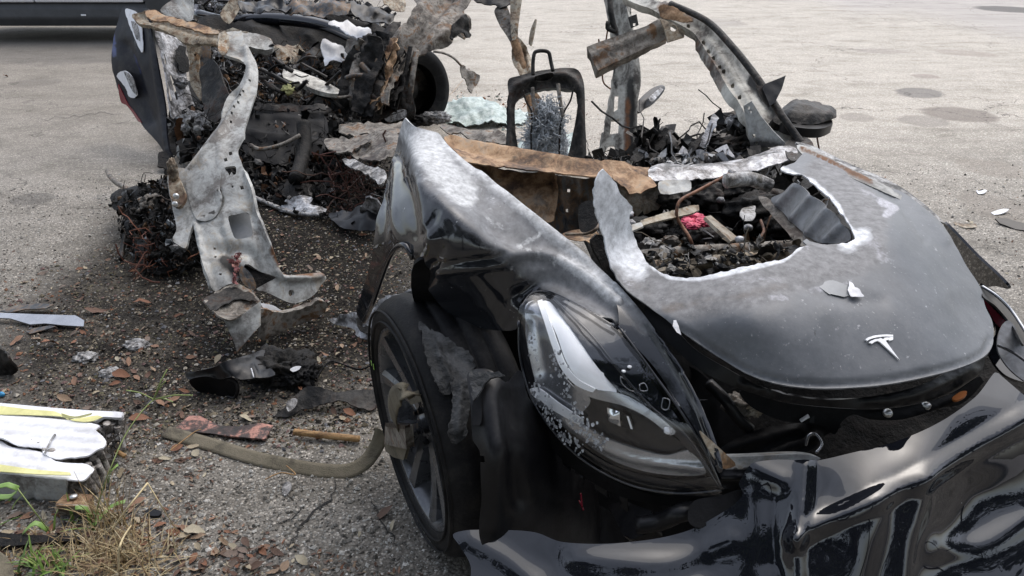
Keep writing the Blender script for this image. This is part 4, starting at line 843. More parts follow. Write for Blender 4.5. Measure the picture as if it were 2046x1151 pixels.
plate('fender_edge', [(1225, 566), (1262, 602), (1300, 650), (1345, 710), (1385, 775), (1415, 840), (1438, 905), (1446, 938), (1436, 945), (1418, 912), (1392, 862), (1352, 800), (1308, 735), (1268, 690), (1240, 655), (1235, 620)], FD, M['fender'], fc, step=6, thick=.004, off=-.004,
      ridges=[([(1228, 570), (1300, 655), (1380, 775), (1442, 935)], .008, 6)], masks={'white': [([(1225, 566), (1262, 602)], 24, .7)], 'grey': [([(1225, 566), (1290, 650)], 34, .9)], 'dull': [([(1290, 650), (1400, 830)], 12, .7)]})
plate('lamp_pocket', [(1012, 508), (1040, 504), (1080, 508), (1130, 530), (1180, 560), (1225, 600), (1240, 650), (1200, 640), (1150, 615), (1090, 585), (1050, 590), (1034, 625), (1020, 575)], FD, M['gloss'], fc, step=7, thick=.003, off=.012, ridges=[([(1060, 545), (1130, 570), (1220, 620)], -.03, 36)])
plate('arch_liner', [(830, 540), (850, 575), (900, 605), (925, 625), (880, 615), (850, 625), (828, 600)], [Z(830, 540, .68), Z(925, 625, .62), Z(828, 600, .60)], M['grust'], fc, step=7, thick=.004, off=.045)
tube('arch_lip_roll', [Z(826, 518, .765), Z(812, 492, .79), Z(795, 492, .775), Z(778, 515, .72), Z(760, 562, .63), Z(745, 605, .55), Z(727, 642, .44)], .007, M['gloss'], fc, 8)

# ---- headlight
HC = [Z(1042, 610, .72), Z(1085, 583, .735), Z(1036, 660, .67), Z(1050, 740, .60), Z(1080, 830, .53), Z(1180, 925, .455), Z(1300, 980, .43), Z(1442, 978, .48), Z(1200, 632, .735), Z(1300, 740, .665), Z(1390, 870, .575), Z(1130, 740, .655), Z(1240, 830, .585), Z(1330, 930, .50), Z(1120, 640, .725)]
HD = tps(HC)
hl = thing('headlight', (0, 0, 0), None, None); hl.parent = fc; hl.location = tuple(pt(Z(1240, 800, .55)) - root_loc(fc))
hO = [(1036, 625), (1048, 598), (1066, 584), (1090, 582), (1130, 598), (1180, 622), (1225, 652), (1262, 692), (1300, 742), (1345, 805), (1385, 862), (1415, 915), (1443, 980), (1400, 990), (1330, 988), (1250, 968), (1185, 932), (1120, 880), (1078, 825), (1055, 765), (1044, 715), (1036, 670)]
plate('lamp_housing', hO, HD, M['lampdark'], hl, step=9, thick=.004, off=.06, curve=True)
plate('lamp_cover', hO, HD, M['lens'], hl, step=8, thick=0, off=-.004, ridges=[([(1060, 600), (1060, 720), (1110, 840), (1230, 930), (1400, 965)], .006, 20)])
plate('inner_bezel', [(1092, 592), (1130, 600), (1180, 628), (1225, 660), (1262, 702), (1300, 760), (1345, 822), (1385, 880), (1425, 950), (1400, 930), (1350, 870), (1290, 820), (1240, 785), (1195, 735), (1150, 670), (1110, 615)], HD, M['gloss'], hl, step=7, off=.018, crump=(.003, 14))
plate('sky_sheen_panel', [(1085, 600), (1110, 606), (1140, 640), (1172, 690), (1205, 740), (1232, 780), (1232, 788), (1205, 783), (1170, 768), (1145, 745), (1128, 715), (1112, 670), (1092, 625)], HD, M['lampwhite'], hl, step=6, off=.010, ridges=[([(1125, 610), (1185, 690), (1232, 770)], -.010, 30)])  # white panel standing in for bright sky reflected on the lamp cover
plate('light_strip', [(1074, 601), (1083, 598), (1098, 640), (1115, 690), (1130, 728), (1155, 758), (1190, 778), (1184, 784), (1148, 768), (1120, 735), (1104, 695), (1088, 645)], HD, M['lampwhite'], hl, step=5, off=.008, thick=.004)
plate('lens_bezel', [(1050, 610), (1072, 602), (1086, 645), (1102, 695), (1118, 738), (1145, 772), (1180, 800), (1150, 830), (1110, 810), (1075, 775), (1058, 720), (1048, 660)], HD, M['lampgrey'], hl, step=7, off=.022, ridges=[([(1062, 640), (1085, 740)], -.010, 16)])
plate('projector_panel', [(1122, 748), (1150, 772), (1190, 792), (1250, 808), (1295, 834), (1340, 870), (1372, 895), (1330, 905), (1270, 892), (1210, 870), (1160, 838), (1130, 800)], HD, M['lampdark'], hl, step=7, off=.03)
plate('reflector_band', [(1062, 790), (1072, 782), (1110, 812), (1160, 845), (1210, 875), (1270, 897), (1330, 910), (1378, 903), (1410, 945), (1350, 950), (1280, 940), (1215, 915), (1150, 870), (1100, 830)], HD, M['lampgrey'], hl, step=6, off=.016, thick=.006, ridges=[([(1075, 800), (1160, 865), (1260, 915), (1400, 935)], .006, 8)])
plate('reflector_band', [(1058, 778), (1075, 775), (1115, 805), (1165, 840), (1160, 850), (1105, 820), (1066, 792)], HD, M['lampwhite'], hl, step=5, off=.010, thick=.003)
plate('lower_bezel', [(1085, 838), (1150, 885), (1215, 925), (1285, 950), (1360, 960), (1420, 955), (1432, 975), (1360, 980), (1270, 965), (1190, 928), (1120, 875)], HD, M['lampdark'], hl, step=7, off=.014)
plate('lamp_projector_and_glint', [(1213, 814), (1238, 822), (1240, 852), (1216, 840)], HD, M['chrome'], hl, step=5, off=.016, curve=False, thick=.01, ridges=[([(1226, 832)], .006, 12)])
plate('lamp_projector_and_glint', [(1242, 828), (1258, 836), (1264, 860), (1244, 852)], HD, M['satin'], hl, step=5, off=.012, curve=False, thick=.01)
plate('lamp_projector_and_glint', [(1252, 832), (1256, 834), (1264, 858), (1260, 857)], HD, M['lampwhite'], hl, step=3, off=.008, curve=False, thick=.003)
lump('lamp_projector_and_glint', unproj([(1334, 860)], np.array([1 / HD([(1334, 860)])[0] + .012]))[0], (.007, .007, .007), M['lampwhite'], hl, 3, .25, 2, 1)  # small white lump painted in for a bright highlight, no projector
plate('bezel_band', [(1150, 766), (1190, 778), (1250, 790), (1300, 820), (1350, 862), (1340, 870), (1296, 836), (1248, 812), (1190, 797), (1152, 782)], HD, M['lampgrey'], hl, step=5, off=.012, thick=.004)
for (x, y) in [(1246, 742), (1258, 733)]: lump('screw_head', unproj([(x, y)], np.array([1 / HD([(x, y)])[0] + .008]))[0], (.0045, .0045, .003), M['lampwhite'], hl, 2, .0, 1, 1)
for loop in ([(1240, 752), (1262, 768), (1268, 782), (1256, 778), (1242, 764), (1240, 752)], [(1278, 768), (1288, 766), (1294, 780), (1280, 780), (1278, 768)], [(1325, 795), (1338, 800), (1334, 818), (1322, 815), (1325, 795)]):
    f0 = HD(loop); P = unproj(loop, 1 / f0 + .010); tube('moulded_clip', list(P), .0011, M['lampgrey'], hl, 5, raw=True, step=.003)
for off_, ln in ((.002, [(1100, 590), (1180, 668), (1245, 750), (1300, 812), (1370, 872), (1440, 978)]), (0, [(1236, 652), (1300, 738), (1360, 822), (1410, 905), (1444, 980)]), (0.001, [(1036, 640), (1040, 720), (1072, 815), (1150, 908), (1250, 966), (1350, 986), (1442, 980)]), (0, [(1040, 615), (1062, 586), (1092, 583), (1160, 612), (1230, 655)])):
    P = unproj(catmull(ln, False, 20), 1 / HD(catmull(ln, False, 20)) + off_); tube('seal_bead', list(P), .003, M['gloss'], hl, 6, raw=True, step=.01)
for k, (x, y, w_, h_) in enumerate([(1120, 900, 16, 34), (1145, 918, 20, 34), (1185, 950, 26, 34), (1235, 970, 16, 50), (1320, 1000, 34, 26)]):
    plate('mounting_tab', [(x, y), (x + w_, y + w_ * .5), (x + w_ + 4, y + h_ + w_ * .4), (x + 4, y + h_ * .8)], HD, M['satin'], hl, step=6, off=.03, curve=False, thick=.004)
plate('lower_frame', [(1075, 835), (1130, 892), (1190, 940), (1260, 975), (1340, 995), (1440, 992), (1440, 1008), (1330, 1010), (1240, 992), (1170, 955), (1110, 905), (1070, 850)], HD, M['plastic'], hl, step=8, off=.028, thick=.01)

V, F, C = [], [], []  # pale flakes painted in for sky glints between leaves, mirrored in the cover
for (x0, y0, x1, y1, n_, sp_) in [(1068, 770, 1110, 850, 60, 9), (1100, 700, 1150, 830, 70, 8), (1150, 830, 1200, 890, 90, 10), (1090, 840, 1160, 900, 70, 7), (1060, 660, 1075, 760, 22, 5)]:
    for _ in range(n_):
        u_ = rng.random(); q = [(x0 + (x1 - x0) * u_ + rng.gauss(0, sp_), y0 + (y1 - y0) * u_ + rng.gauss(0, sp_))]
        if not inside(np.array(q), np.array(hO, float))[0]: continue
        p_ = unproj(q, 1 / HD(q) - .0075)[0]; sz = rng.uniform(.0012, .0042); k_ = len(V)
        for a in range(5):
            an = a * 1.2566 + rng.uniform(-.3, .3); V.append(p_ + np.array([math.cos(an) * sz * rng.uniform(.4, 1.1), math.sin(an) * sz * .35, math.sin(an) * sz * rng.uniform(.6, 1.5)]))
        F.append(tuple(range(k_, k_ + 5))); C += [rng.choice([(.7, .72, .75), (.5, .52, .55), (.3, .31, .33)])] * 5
tag(mk('sky_glint_flecks', V, F, M['scrap'], hl, smooth=False, attrs={'col': C}), kind='stuff')

# ---- the hood
HO = [(1205, 337), (1219, 352), (1232, 374), (1243, 392), (1256, 404), (1261, 420), (1256, 426), (1257, 445), (1264, 468), (1276, 497), (1292, 522), (1312, 541), (1340, 552), (1370, 556), (1402, 553), (1440, 545), (1500, 533), (1560, 521), (1582, 508), (1590, 499), (1612, 492), (1604, 484), (1612, 480), (1625, 487), (1660, 489), (1690, 487), (1706, 478), (1700, 455), (1688, 437), (1672, 414), (1650, 390), (1625, 368), (1602, 352), (1578, 348), (1558, 338), (1585, 327), (1612, 303),
      (1650, 322), (1700, 342), (1750, 366), (1800, 388), (1845, 418), (1882, 448), (1908, 492), (1932, 535), (1958, 578), (1966, 612), (1982, 645), (1986, 680), (1974, 706), (1940, 726), (1880, 746), (1800, 763), (1730, 772), (1640, 776), (1565, 769), (1500, 750), (1440, 716), (1385, 678), (1335, 640), (1292, 610), (1252, 580), (1226, 546), (1213, 505), (1201, 462), (1190, 425), (1186, 390), (1189, 365), (1198, 345)]
HDC = [Z(1205, 338, .99), Z(1225, 420, .90), Z(1226, 546, .79), Z(1264, 480, .82), Z(1335, 640, .76), Z(1440, 716, .71), Z(1565, 769, .695), Z(1730, 772, .69), Z(1880, 746, .685), Z(1986, 680, .675), Z(1966, 612, .69), Z(1882, 448, .775), Z(1800, 388, .81), Z(1700, 342, .84), Z(1612, 303, .86), Z(1560, 338, .85), Z(1700, 478, .83), Z(1600, 500, .83), Z(1370, 556, .80), Z(1500, 640, .785), Z(1760, 690, .735), Z(1750, 560, .80), Z(1880, 600, .75), Z(1580, 700, .745), Z(1780, 450, .835)]
HF = tps(HDC)
plate('hood', HO, HF, M['hood'], fc, step=7, thick=.003, crump=(.0026, 6), tear=2.2, tearin=[(1170, 320), (1620, 280), (1720, 500), (1560, 560), (1240, 570), (1170, 500)],
      ridges=[([(1300, 625), (1385, 672), (1440, 710), (1500, 744), (1565, 762), (1640, 769), (1730, 765), (1800, 756), (1880, 739), (1940, 720), (1970, 700), (1980, 675)], -.006, 6), ([(1790, 380), (1850, 430), (1890, 480)], .006, 8), ([(1700, 348), (1760, 380), (1800, 410), (1850, 480)], -.005, 7), ([(1560, 555), (1640, 590), (1760, 600)], -.003, 14)],
      masks={'grey': [([(1230, 500), (1300, 580), (1400, 590), (1500, 570), (1600, 540), (1720, 500), (1730, 430), (1650, 360)], 75, 1.0), ([(1205, 350), (1225, 450), (1280, 560)], 60, 1.0)],
             'brown': [([(1330, 620), (1420, 600), (1500, 590), (1570, 570)], 30, .42), ([(1240, 545), (1300, 590)], 26, .35)],
             'white': [([(1205, 340), (1218, 380), (1225, 430), (1240, 480)], 75, 1.5), ([(1240, 480), (1270, 540)], 50, .85), ([(1262, 470), (1290, 522), (1340, 554), (1400, 555), (1500, 535), (1562, 521), (1600, 492)], 12, .9), ([(1690, 490), (1725, 470)], 34, .7), ([(1706, 478), (1672, 414), (1625, 368), (1560, 340)], 13, .95)],
             'chip': [([(1760, 405), (1790, 415), (1770, 428)], 13, .85), ([(1620, 580), (1700, 565), (1700, 590)], 16, .45), ([(1540, 595), (1570, 598)], 14, .5), ([(1740, 480), (1770, 520)], 34, .38), ([(1640, 650), (1690, 660)], 20, .3), ([(1720, 380), (1760, 400)], 14, .42), ([(1340, 560), (1560, 560)], 22, .34)]})
plate('peeling_paint_flake', [(1697, 562), (1703, 565), (1707, 575), (1716, 580), (1727, 592), (1712, 595), (1700, 592), (1694, 580)], HF, M['white'], fc, step=4, off=-.008, thick=.001, crump=(.004, 60), curve=False)
plate('peeling_paint_flake', [(1346, 640), (1351, 640), (1356, 652), (1361, 670), (1352, 664), (1344, 652)], HF, M['white'], fc, step=4, off=-.004, thick=.001, crump=(.003, 60), curve=False)
for q in [[(1632, 560), (1668, 557), (1699, 562), (1696, 590), (1660, 590), (1640, 575)]]:
    plate('bare_primer_patch', q, HF, M['primer'], fc, step=8, off=-.0012, thick=.0005, tear=6)
# emblem
sc1 = lambda pts: [(1300 + x / 2.743, 640 + y / 2.743) for x, y in pts]
plate('emblem', sc1([(1178, 103), (1192, 94), (1215, 86), (1250, 80), (1290, 77), (1329, 79), (1330, 90), (1290, 88), (1252, 91), (1220, 97), (1200, 105), (1186, 113)]), HF, M['emblem'], fc, step=4, off=-.006, thick=.003, curve=False)
plate('emblem', sc1([(1196, 122), (1206, 113), (1228, 104), (1252, 100), (1264, 97), (1275, 103), (1283, 95), (1330, 93), (1329, 106), (1311, 112), (1302, 106), (1288, 111), (1300, 128), (1365, 217), (1275, 134), (1256, 118), (1244, 112), (1228, 118), (1214, 128)]), HF, M['emblem'], fc, step=4, off=-.006, thick=.003, curve=False)

# ---- under the hood lip
plate('hood_inner_lip', [(1300, 600), (1380, 690), (1450, 735), (1530, 775), (1640, 795), (1750, 790), (1850, 765), (1960, 705), (1968, 722), (1955, 750), (1900, 785), (1830, 805), (1740, 815), (1640, 810), (1560, 800), (1480, 778), (1400, 740), (1340, 690), (1290, 640)],
      [Z(1300, 610, .73), Z(1450, 735, .66), Z(1640, 790, .62), Z(1850, 765, .62), Z(1968, 715, .62), Z(1640, 810, .60), Z(1480, 778, .62), Z(1900, 785, .58)], M['satin'], fc, step=8, thick=.006, off=.0,
      ridges=[([(1560, 785), (1700, 800), (1830, 785), (1940, 735)], .010, 6), ([(1480, 766), (1640, 806), (1760, 810), (1880, 785), (1955, 740)], .008, 5)])
plate('latch_panel', [(1480, 780), (1560, 803), (1650, 814), (1750, 818), (1830, 808), (1900, 788), (1958, 752), (1966, 762), (1925, 805), (1880, 815), (1800, 838), (1740, 838), (1705, 828), (1680, 845), (1668, 868), (1640, 850), (1560, 840), (1500, 812)],
      [Z(1480, 780, .60), Z(1750, 820, .575), Z(1966, 758, .60), Z(1750, 838, .56), Z(1560, 840, .55), Z(1660, 865, .52)], M['plastic'], fc, step=8, thick=.004, ridges=[([(1720, 826), (1800, 832), (1900, 800)], .008, 6)])
for x, y in [(1774, 825), (1850, 811)]: lump('panel_bolt', PZ(x, y, .575), (.009, .009, .008), M['bolt'], fc, 2, .2, 1, x)
plate('orange_clip', [(1902, 795), (1920, 782), (1932, 782), (1928, 792), (1910, 800)], [Z(1902, 795, .595), Z(1932, 782, .6), Z(1910, 800, .595)], M['orange'], fc, step=4, thick=.004)
plate('support_post', [(1618, 812), (1627, 812), (1627, 846), (1618, 844)], [Z(1618, 812, .57), Z(1627, 812, .57), Z(1622, 846, .54)], M['satin'], fc, step=5, curve=False, thick=.01)
plate('support_clip', [(1597, 838), (1614, 827), (1617, 832), (1600, 842)], [Z(1597, 838, .55), Z(1617, 830, .56), Z(1600, 842, .55)], M['white'], fc, step=4, curve=False, thick=.003)
plate('crash_bar_cover', [(1440, 895), (1510, 860), (1600, 845), (1680, 850), (1650, 870), (1620, 900), (1560, 915), (1450, 912)], [Z(1440, 895, .48), Z(1680, 850, .5), Z(1560, 915, .46)], M['plastic'], fc, step=8, thick=.01, crump=(.01, 14), ridges=[([(1460, 895), (1600, 855)], .012, 8), ([(1540, 905), (1640, 870)], .012, 8)])
tube('hose', [Z(1415, 765, .58), Z(1450, 800, .56), Z(1470, 830, .53), Z(1500, 860, .5)], .012, M['satin'], fc, 10); tube('hose', [Z(1610, 890, .48), Z(1616, 870, .5), Z(1630, 868, .5), Z(1642, 888, .49), Z(1630, 905, .48)], .003, M['lampgrey'], fc, 6)
lump('crumpled_foil', PZ(1480, 808, .54), (.028, .02, .02), M['grust'], fc, 4, .6, 2.6, 5); lump('crumpled_foil', PZ(1507, 812, .54), (.02, .016, .014), M['tanrust'], fc, 4, .6, 2.6, 6)
plate('crash_bar', [(1442, 915), (1500, 912), (1600, 908), (1640, 916), (1600, 925), (1520, 932), (1500, 938), (1450, 938), (1440, 925)], [Z(1442, 915, .53), Z(1640, 912, .53), Z(1500, 938, .51)], M['galv'], fc, step=6, thick=.03, off=.01)
plate('crash_bar', [(1436, 938), (1500, 938), (1480, 980), (1440, 975)], [Z(1436, 938, .51), Z(1500, 938, .51), Z(1460, 978, .47)], M['satin'], fc, step=6, thick=.02, curve=False, ridges=[([(1438, 952), (1490, 952)], .01, 6)])
plate('lamp_bracket', [(1398, 862), (1412, 872), (1462, 918), (1470, 930), (1445, 936), (1420, 905)], [Z(1398, 862, .60), Z(1465, 925, .545), Z(1440, 935, .54)], M['tanrust'], fc, step=5, thick=.003)
plate('slam_panel_bracket', [(1330, 745), (1352, 795), (1362, 800), (1415, 798), (1395, 800), (1380, 815), (1355, 812), (1335, 775)], [Z(1330, 745, .64), Z(1415, 798, .6), Z(1360, 812, .6)], M['lampgrey'], fc, step=5, thick=.004, curve=False)
# lower cavity hardware
plate('radar_box', [(1215, 1010), (1245, 1000), (1300, 1020), (1310, 1060), (1262, 1078), (1245, 1070)], [(1215, 1010, 1.33), (1300, 1020, 1.27), (1255, 1075, 1.24)], M['satin'], fc, step=6, curve=False, thick=.03)
tube('lower_duct', [(1272, 1050, 1.23), (1320, 1042, 1.22), (1360, 1025, 1.2), (1400, 1018, 1.22)], .018, M['satin'], fc, 10)
for q in [(1160, 985, 1163, 1015), (1157, 1000, 1166, 1020)]: tube('red_wire', [(q[0], q[1], 1.36), (q[2], q[3], 1.34)], .002, M['red'], fc, 4)
plate('undertray', [(1090, 1000), (1200, 1010), (1250, 1080), (1120, 1090)], [(1090, 1000, 1.5), (1250, 1080, 1.35), (1120, 1090, 1.4)], M['plastic'], fc, step=10)
plate('bumper_end_cap', [(1385, 1002), (1440, 990), (1478, 978), (1488, 988), (1470, 1010), (1430, 1035), (1400, 1055), (1375, 1040)], [Z(1385, 1002, .46), Z(1488, 985, .475), Z(1400, 1055, .43)], M['plastic'], fc, step=6, thick=.004, off=.004)

# ---- the bumper
BO = [(1505, 926), (1560, 918), (1620, 921), (1700, 905), (1790, 882), (1880, 842), (1950, 792), (1988, 744), (2002, 752), (2060, 800), (2150, 860), (2170, 1260), (960, 1260), (940, 1130), (918, 1090), (905, 1068), (935, 1060), (1010, 1059), (1070, 1064), (1120, 1082), (1200, 1087), (1300, 1078), (1375, 1060), (1430, 1032), (1470, 1005), (1485, 985), (1476, 968), (1488, 945)]
BC = [Z(1505, 926, .535), Z(1620, 921, .545), Z(1790, 882, .56), Z(1950, 792, .60), Z(2002, 752, .61), Z(1700, 960, .531), Z(1850, 930, .541), Z(2040, 830, .569), Z(1745, 1005, .513), Z(1590, 1075, .462), Z(1960, 890, .538),
      Z(1745, 1150, .405), Z(1600, 1200, .37), Z(1480, 990, .485), Z(1400, 1100, .40), Z(1300, 1080, .40), Z(1300, 1200, .35), Z(1100, 1085, .365), Z(1050, 1200, .30), Z(910, 1070, .35), Z(960, 1180, .30), Z(1900, 1150, .37), Z(2046, 1000, .43), Z(2150, 1200, .32), Z(1900, 1000, .47), Z(2150, 870, .5)]
plate('bumper', BO, tps(BC), M['gloss'], fc, step=7, thick=.004,
      ridges=[([(1590, 1075), (1650, 1042), (1745, 1002), (1850, 952), (1960, 885), (2060, 830)], .012, 30, 1), ([(1590, 1078), (1604, 1000), (1608, 930)], .012, 26, 1), ([(1545, 1000), (1545, 1120)], -.011, 30), ([(1655, 1090)], -.016, 48), ([(1655, 990)], -.013, 50),
              ([(1590, 1080), (1592, 1200)], .012, 26, 1), ([(1800, 990), (1760, 1160)], -.006, 24), ([(1845, 960), (1800, 1160)], .006, 22), ([(1960, 1000), (1900, 1110)], -.014, 60), ([(1880, 1100), (1960, 1090), (2046, 1040)], .010, 28), ([(940, 1080), (1010, 1120), (1060, 1160)], .006, 22),
              ([(1505, 935), (1560, 960)], .006, 20), ([(1150, 1120), (1330, 1125), (1460, 1080)], .008, 24), ([(1120, 1130)], -.006, 40), ([(1400, 1120)], -.006, 44)], crump=(.0009, 5))
# ---- far (left) side of the car: fender, lamp
plate('far_fender_edge', [(1592, 290), (1620, 296), (1700, 338), (1760, 366), (1810, 394), (1850, 424), (1886, 456), (1870, 452), (1820, 412), (1760, 382), (1690, 350), (1640, 322), (1600, 306)], HF, M['galv'], fc, step=6, thick=.004, off=.006, ridges=[([(1600, 296), (1700, 345), (1800, 395)], .006, 5)], masks={'rust': [([(1600, 298), (1740, 365)], 10, .7)]})
plate('far_fender_edge', [(1590, 284), (1625, 292), (1700, 328), (1780, 362), (1840, 402), (1886, 446), (1800, 394), (1700, 342), (1620, 302)], HF, M['ash'], fc, step=6, thick=.006, off=.02)
plate('far_fender', [(1884, 446), (1900, 458), (1950, 510), (1995, 552), (2016, 577), (1990, 572), (1958, 572), (1935, 540), (1905, 490)], [Z(1884, 446, .76), Z(2016, 577, .66), Z(1940, 560, .60)], M['gloss'], fc, step=6, thick=.006)
plate('far_fender', [(1958, 566), (1990, 590), (2020, 630), (2060, 690), (2070, 760), (2010, 750), (1975, 700), (1990, 660), (1968, 610)], [Z(1958, 566, .66), Z(2060, 690, .58), Z(1990, 700, .58)], M['gloss'], fc, step=8, thick=.006, off=.02)
plate('far_lamp_cover', [(1960, 570), (1985, 580), (2020, 615), (2046, 660), (2046, 690), (2022, 650), (1990, 612), (1964, 592)], [Z(1960, 570, .69), Z(2046, 670, .62), Z(1990, 610, .67)], M['satin'], fc, step=6, thick=.004)
tube('far_lamp_edge', [Z(1962, 572, .695), Z(1990, 590, .685), Z(2022, 622, .66), Z(2060, 680, .63)], .0035, M['lampgrey'], fc, 6)
plate('far_lamp_cover', [(1998, 660), (2015, 640), (2035, 665), (2060, 720), (2060, 765), (2020, 740), (1994, 700)], [Z(1998, 660, .64), Z(2060, 740, .58), Z(2000, 700, .61)], M['tub'], fc, step=6, thick=.004)
plate('far_lamp_cover', [(1966, 600), (1990, 622), (2015, 650), (2000, 655), (1985, 640)], [Z(1966, 600, .66), Z(2015, 650, .63), Z(1985, 640, .63)], M['red'], fc, step=6, thick=.004, off=.01)
tube('far_lamp_seal', [Z(1994, 690, .63), Z(2025, 705, .615), Z(2060, 730, .6)], .003, M['gloss'], fc, 5)

# ================================================================== REAR HALF OF THE BURNT CAR
rc = thing('wrecked_car', (-1.7, 5.6, 0), 'collapsed burnt rear half of the car with torn sheet metal sticking up', 'car wreck')
# dark inner masses first
plate('charred_mass', [(400, 60), (560, 20), (740, 60), (790, 75), (785, 200), (775, 245), (700, 255), (690, 330), (640, 430), (540, 400), (470, 400), (430, 330), (350, 330), (335, 240), (380, 160)],
      [(400, 80, 6.2), (740, 60, 6.5), (880, 120, 6.2), (860, 240, 5.9), (700, 260, 5.3), (640, 420, 4.15), (470, 390, 4.4), (350, 320, 5.1), (560, 230, 5.3)], M['char'], rc, crump=(.12, 3), step=12, thick=.02, tear=5)
pile('interior_debris', [(400, 100), (560, 90), (700, 110), (740, 200), (690, 250), (500, 230), (480, 190)], [(400, 100, 5.9), (740, 110, 6.0), (690, 250, 5.3), (500, 230, 5.2)], 1900, .04, PAL + [(.12, .06, .03), (.2, .11, .05), (.3, .29, .28)], rc, dz=.15, wires=.45)
pile('interior_debris', [(470, 200), (700, 230), (700, 330), (620, 420), (480, 380), (440, 300)], [(470, 200, 5.0), (700, 240, 5.0), (620, 410, 4.1), (480, 380, 4.3)], 1700, .038, BLK * 5 + [(.05, .045, .04), (.1, .05, .025), (.2, .19, .18)], rc, dz=.12, wires=.25)
pile('trunk_debris', [(390, 0), (700, 0), (790, 30), (770, 80), (640, 95), (540, 60), (400, 60)], [(390, 0, 6.9), (790, 20, 7.0), (640, 90, 6.5), (420, 60, 6.5)], 1100, .055, BLK * 3 + [(.05, .05, .055), (.12, .12, .13), (.2, .21, .23), (.34, .36, .39), (.6, .6, .63)], rc, dz=.15, wires=.2, flatten=.4, minz=.3)
pile('rear_suspension_debris', [(690, 150), (790, 130), (800, 250), (690, 260)], [(690, 150, 5.8), (840, 130, 5.9), (840, 250, 5.6), (700, 260, 5.3)], 1200, .04, BLK * 4 + [(.1, .05, .03), (.16, .08, .04), (.07, .04, .04)], rc, dz=.12, wires=.5)
pile('side_debris', [(340, 230), (400, 200), (430, 260), (420, 340), (350, 320)], [(340, 240, 5.2), (430, 250, 5.0), (420, 340, 4.6), (350, 320, 4.9)], 170, .06, BLK * 3 + [(.14, .14, .14), (.28, .28, .27), (.12, .06, .03)], rc, dz=.1)
# quarter panel with its inner side
QC = [(250, 15, 5.75), (300, 25, 5.5), (225, 120, 5.65), (262, 215, 5.5), (343, 320, 4.95), (322, 150, 5.25), (280, 120, 5.42)]
plate('quarter_panel', [(247, 14), (275, 16), (302, 22), (308, 70), (318, 130), (330, 200), (338, 265), (344, 322), (328, 302), (308, 276), (286, 252), (262, 216), (240, 188), (230, 160), (222, 122), (228, 72), (238, 35)], QC, M['navy'], rc, step=6, thick=.012, crump=(.006, 5),
      ridges=[([(250, 90), (275, 160), (300, 240)], -.03, 10), ([(300, 30), (312, 130), (338, 300)], .02, 7)], masks={'white': [([(262, 42), (275, 95)], 12, .3)], 'blue': [([(225, 70), (228, 110)], 9, .85), ([(262, 110), (275, 145)], 8, .6)], 'dull': [([(245, 60), (262, 180), (300, 260)], 60, .35)]})
plate('burnt_paint_patch', [(250, 18), (268, 22), (280, 38), (284, 60), (285, 104), (276, 92), (266, 70), (256, 44)], QC, M['white'], rc, step=5, off=-.02, thick=.004, tear=1)
plate('burnt_paint_patch', [(262, 42), (274, 50), (279, 82), (272, 78)], QC, M['ash'], rc, step=5, off=-.028, thick=.003)
plate('peeled_white_flap', [(234, 152), (241, 143), (250, 141), (262, 150), (268, 165), (274, 190), (268, 196), (258, 192), (252, 178), (243, 164)], QC, M['white'], rc, step=5, off=-.03, thick=.004, crump=(.006, 12))
plate('peeled_grey_flap', [(247, 143), (256, 146), (266, 158), (272, 178), (272, 190), (262, 178), (254, 160)], QC, M['ash'], rc, step=5, off=-.038, thick=.004)
plate('tail_lamp', [(236, 168), (246, 188), (256, 208), (266, 220), (274, 232), (283, 246), (276, 243), (262, 222), (252, 210), (243, 206), (238, 190)], QC, M['red'], rc, step=5, off=-.012, thick=.02)
plate('panel_bracket', [(318, 303), (330, 304), (345, 322), (348, 336), (338, 345), (326, 335), (316, 330)], [(318, 303, 4.9), (348, 330, 4.8), (330, 340, 4.75)], M['char'], rc, step=5, tear=2, thick=.01)
plate('louvred_inner_panel', [(308, 60), (330, 62), (350, 70), (366, 95), (370, 130), (374, 160), (384, 200), (390, 215), (372, 222), (352, 232), (340, 240), (332, 200), (322, 140), (314, 100)], [(308, 60, 5.45), (366, 95, 5.6), (390, 215, 5.3), (340, 240, 5.0)], M['silver'], rc, step=5, thick=.006, crump=(.006, 8),
      holes=[[(323, 110), (328, 110), (333, 128), (328, 128)], [(327, 155), (332, 152), (345, 200), (340, 202)], [(338, 150), (343, 150), (357, 198), (352, 200)]], ridges=[([(318, 100), (332, 180)], .01, 5), ([(312, 60), (330, 200), (340, 238)], .02, 5)])
plate('burnt_through_hole', [(352, 95), (370, 95), (378, 140), (362, 145), (354, 125)], [(352, 95, 5.5), (378, 140, 5.5), (362, 145, 5.4)], M['char'], rc, step=5, tear=4, off=-.02)
lump('melted_bracket', PY(362, 165, 5.3), (.035, .03, .03), M['silver'], rc, 4, .5, 2.6, 3); lump('melted_bracket', PY(395, 248, 5.05), (.09, .05, .07), M['ash'], rc, 4, .5, 2.6, 4)
plate('hinge_plate', [(352, 235), (380, 222), (400, 225), (420, 245), (425, 260), (405, 262), (385, 255), (365, 250)], [(352, 235, 5.1), (425, 255, 4.95), (385, 255, 5.0)], M['ash'], rc, step=5, tear=2, crump=(.02, 10))
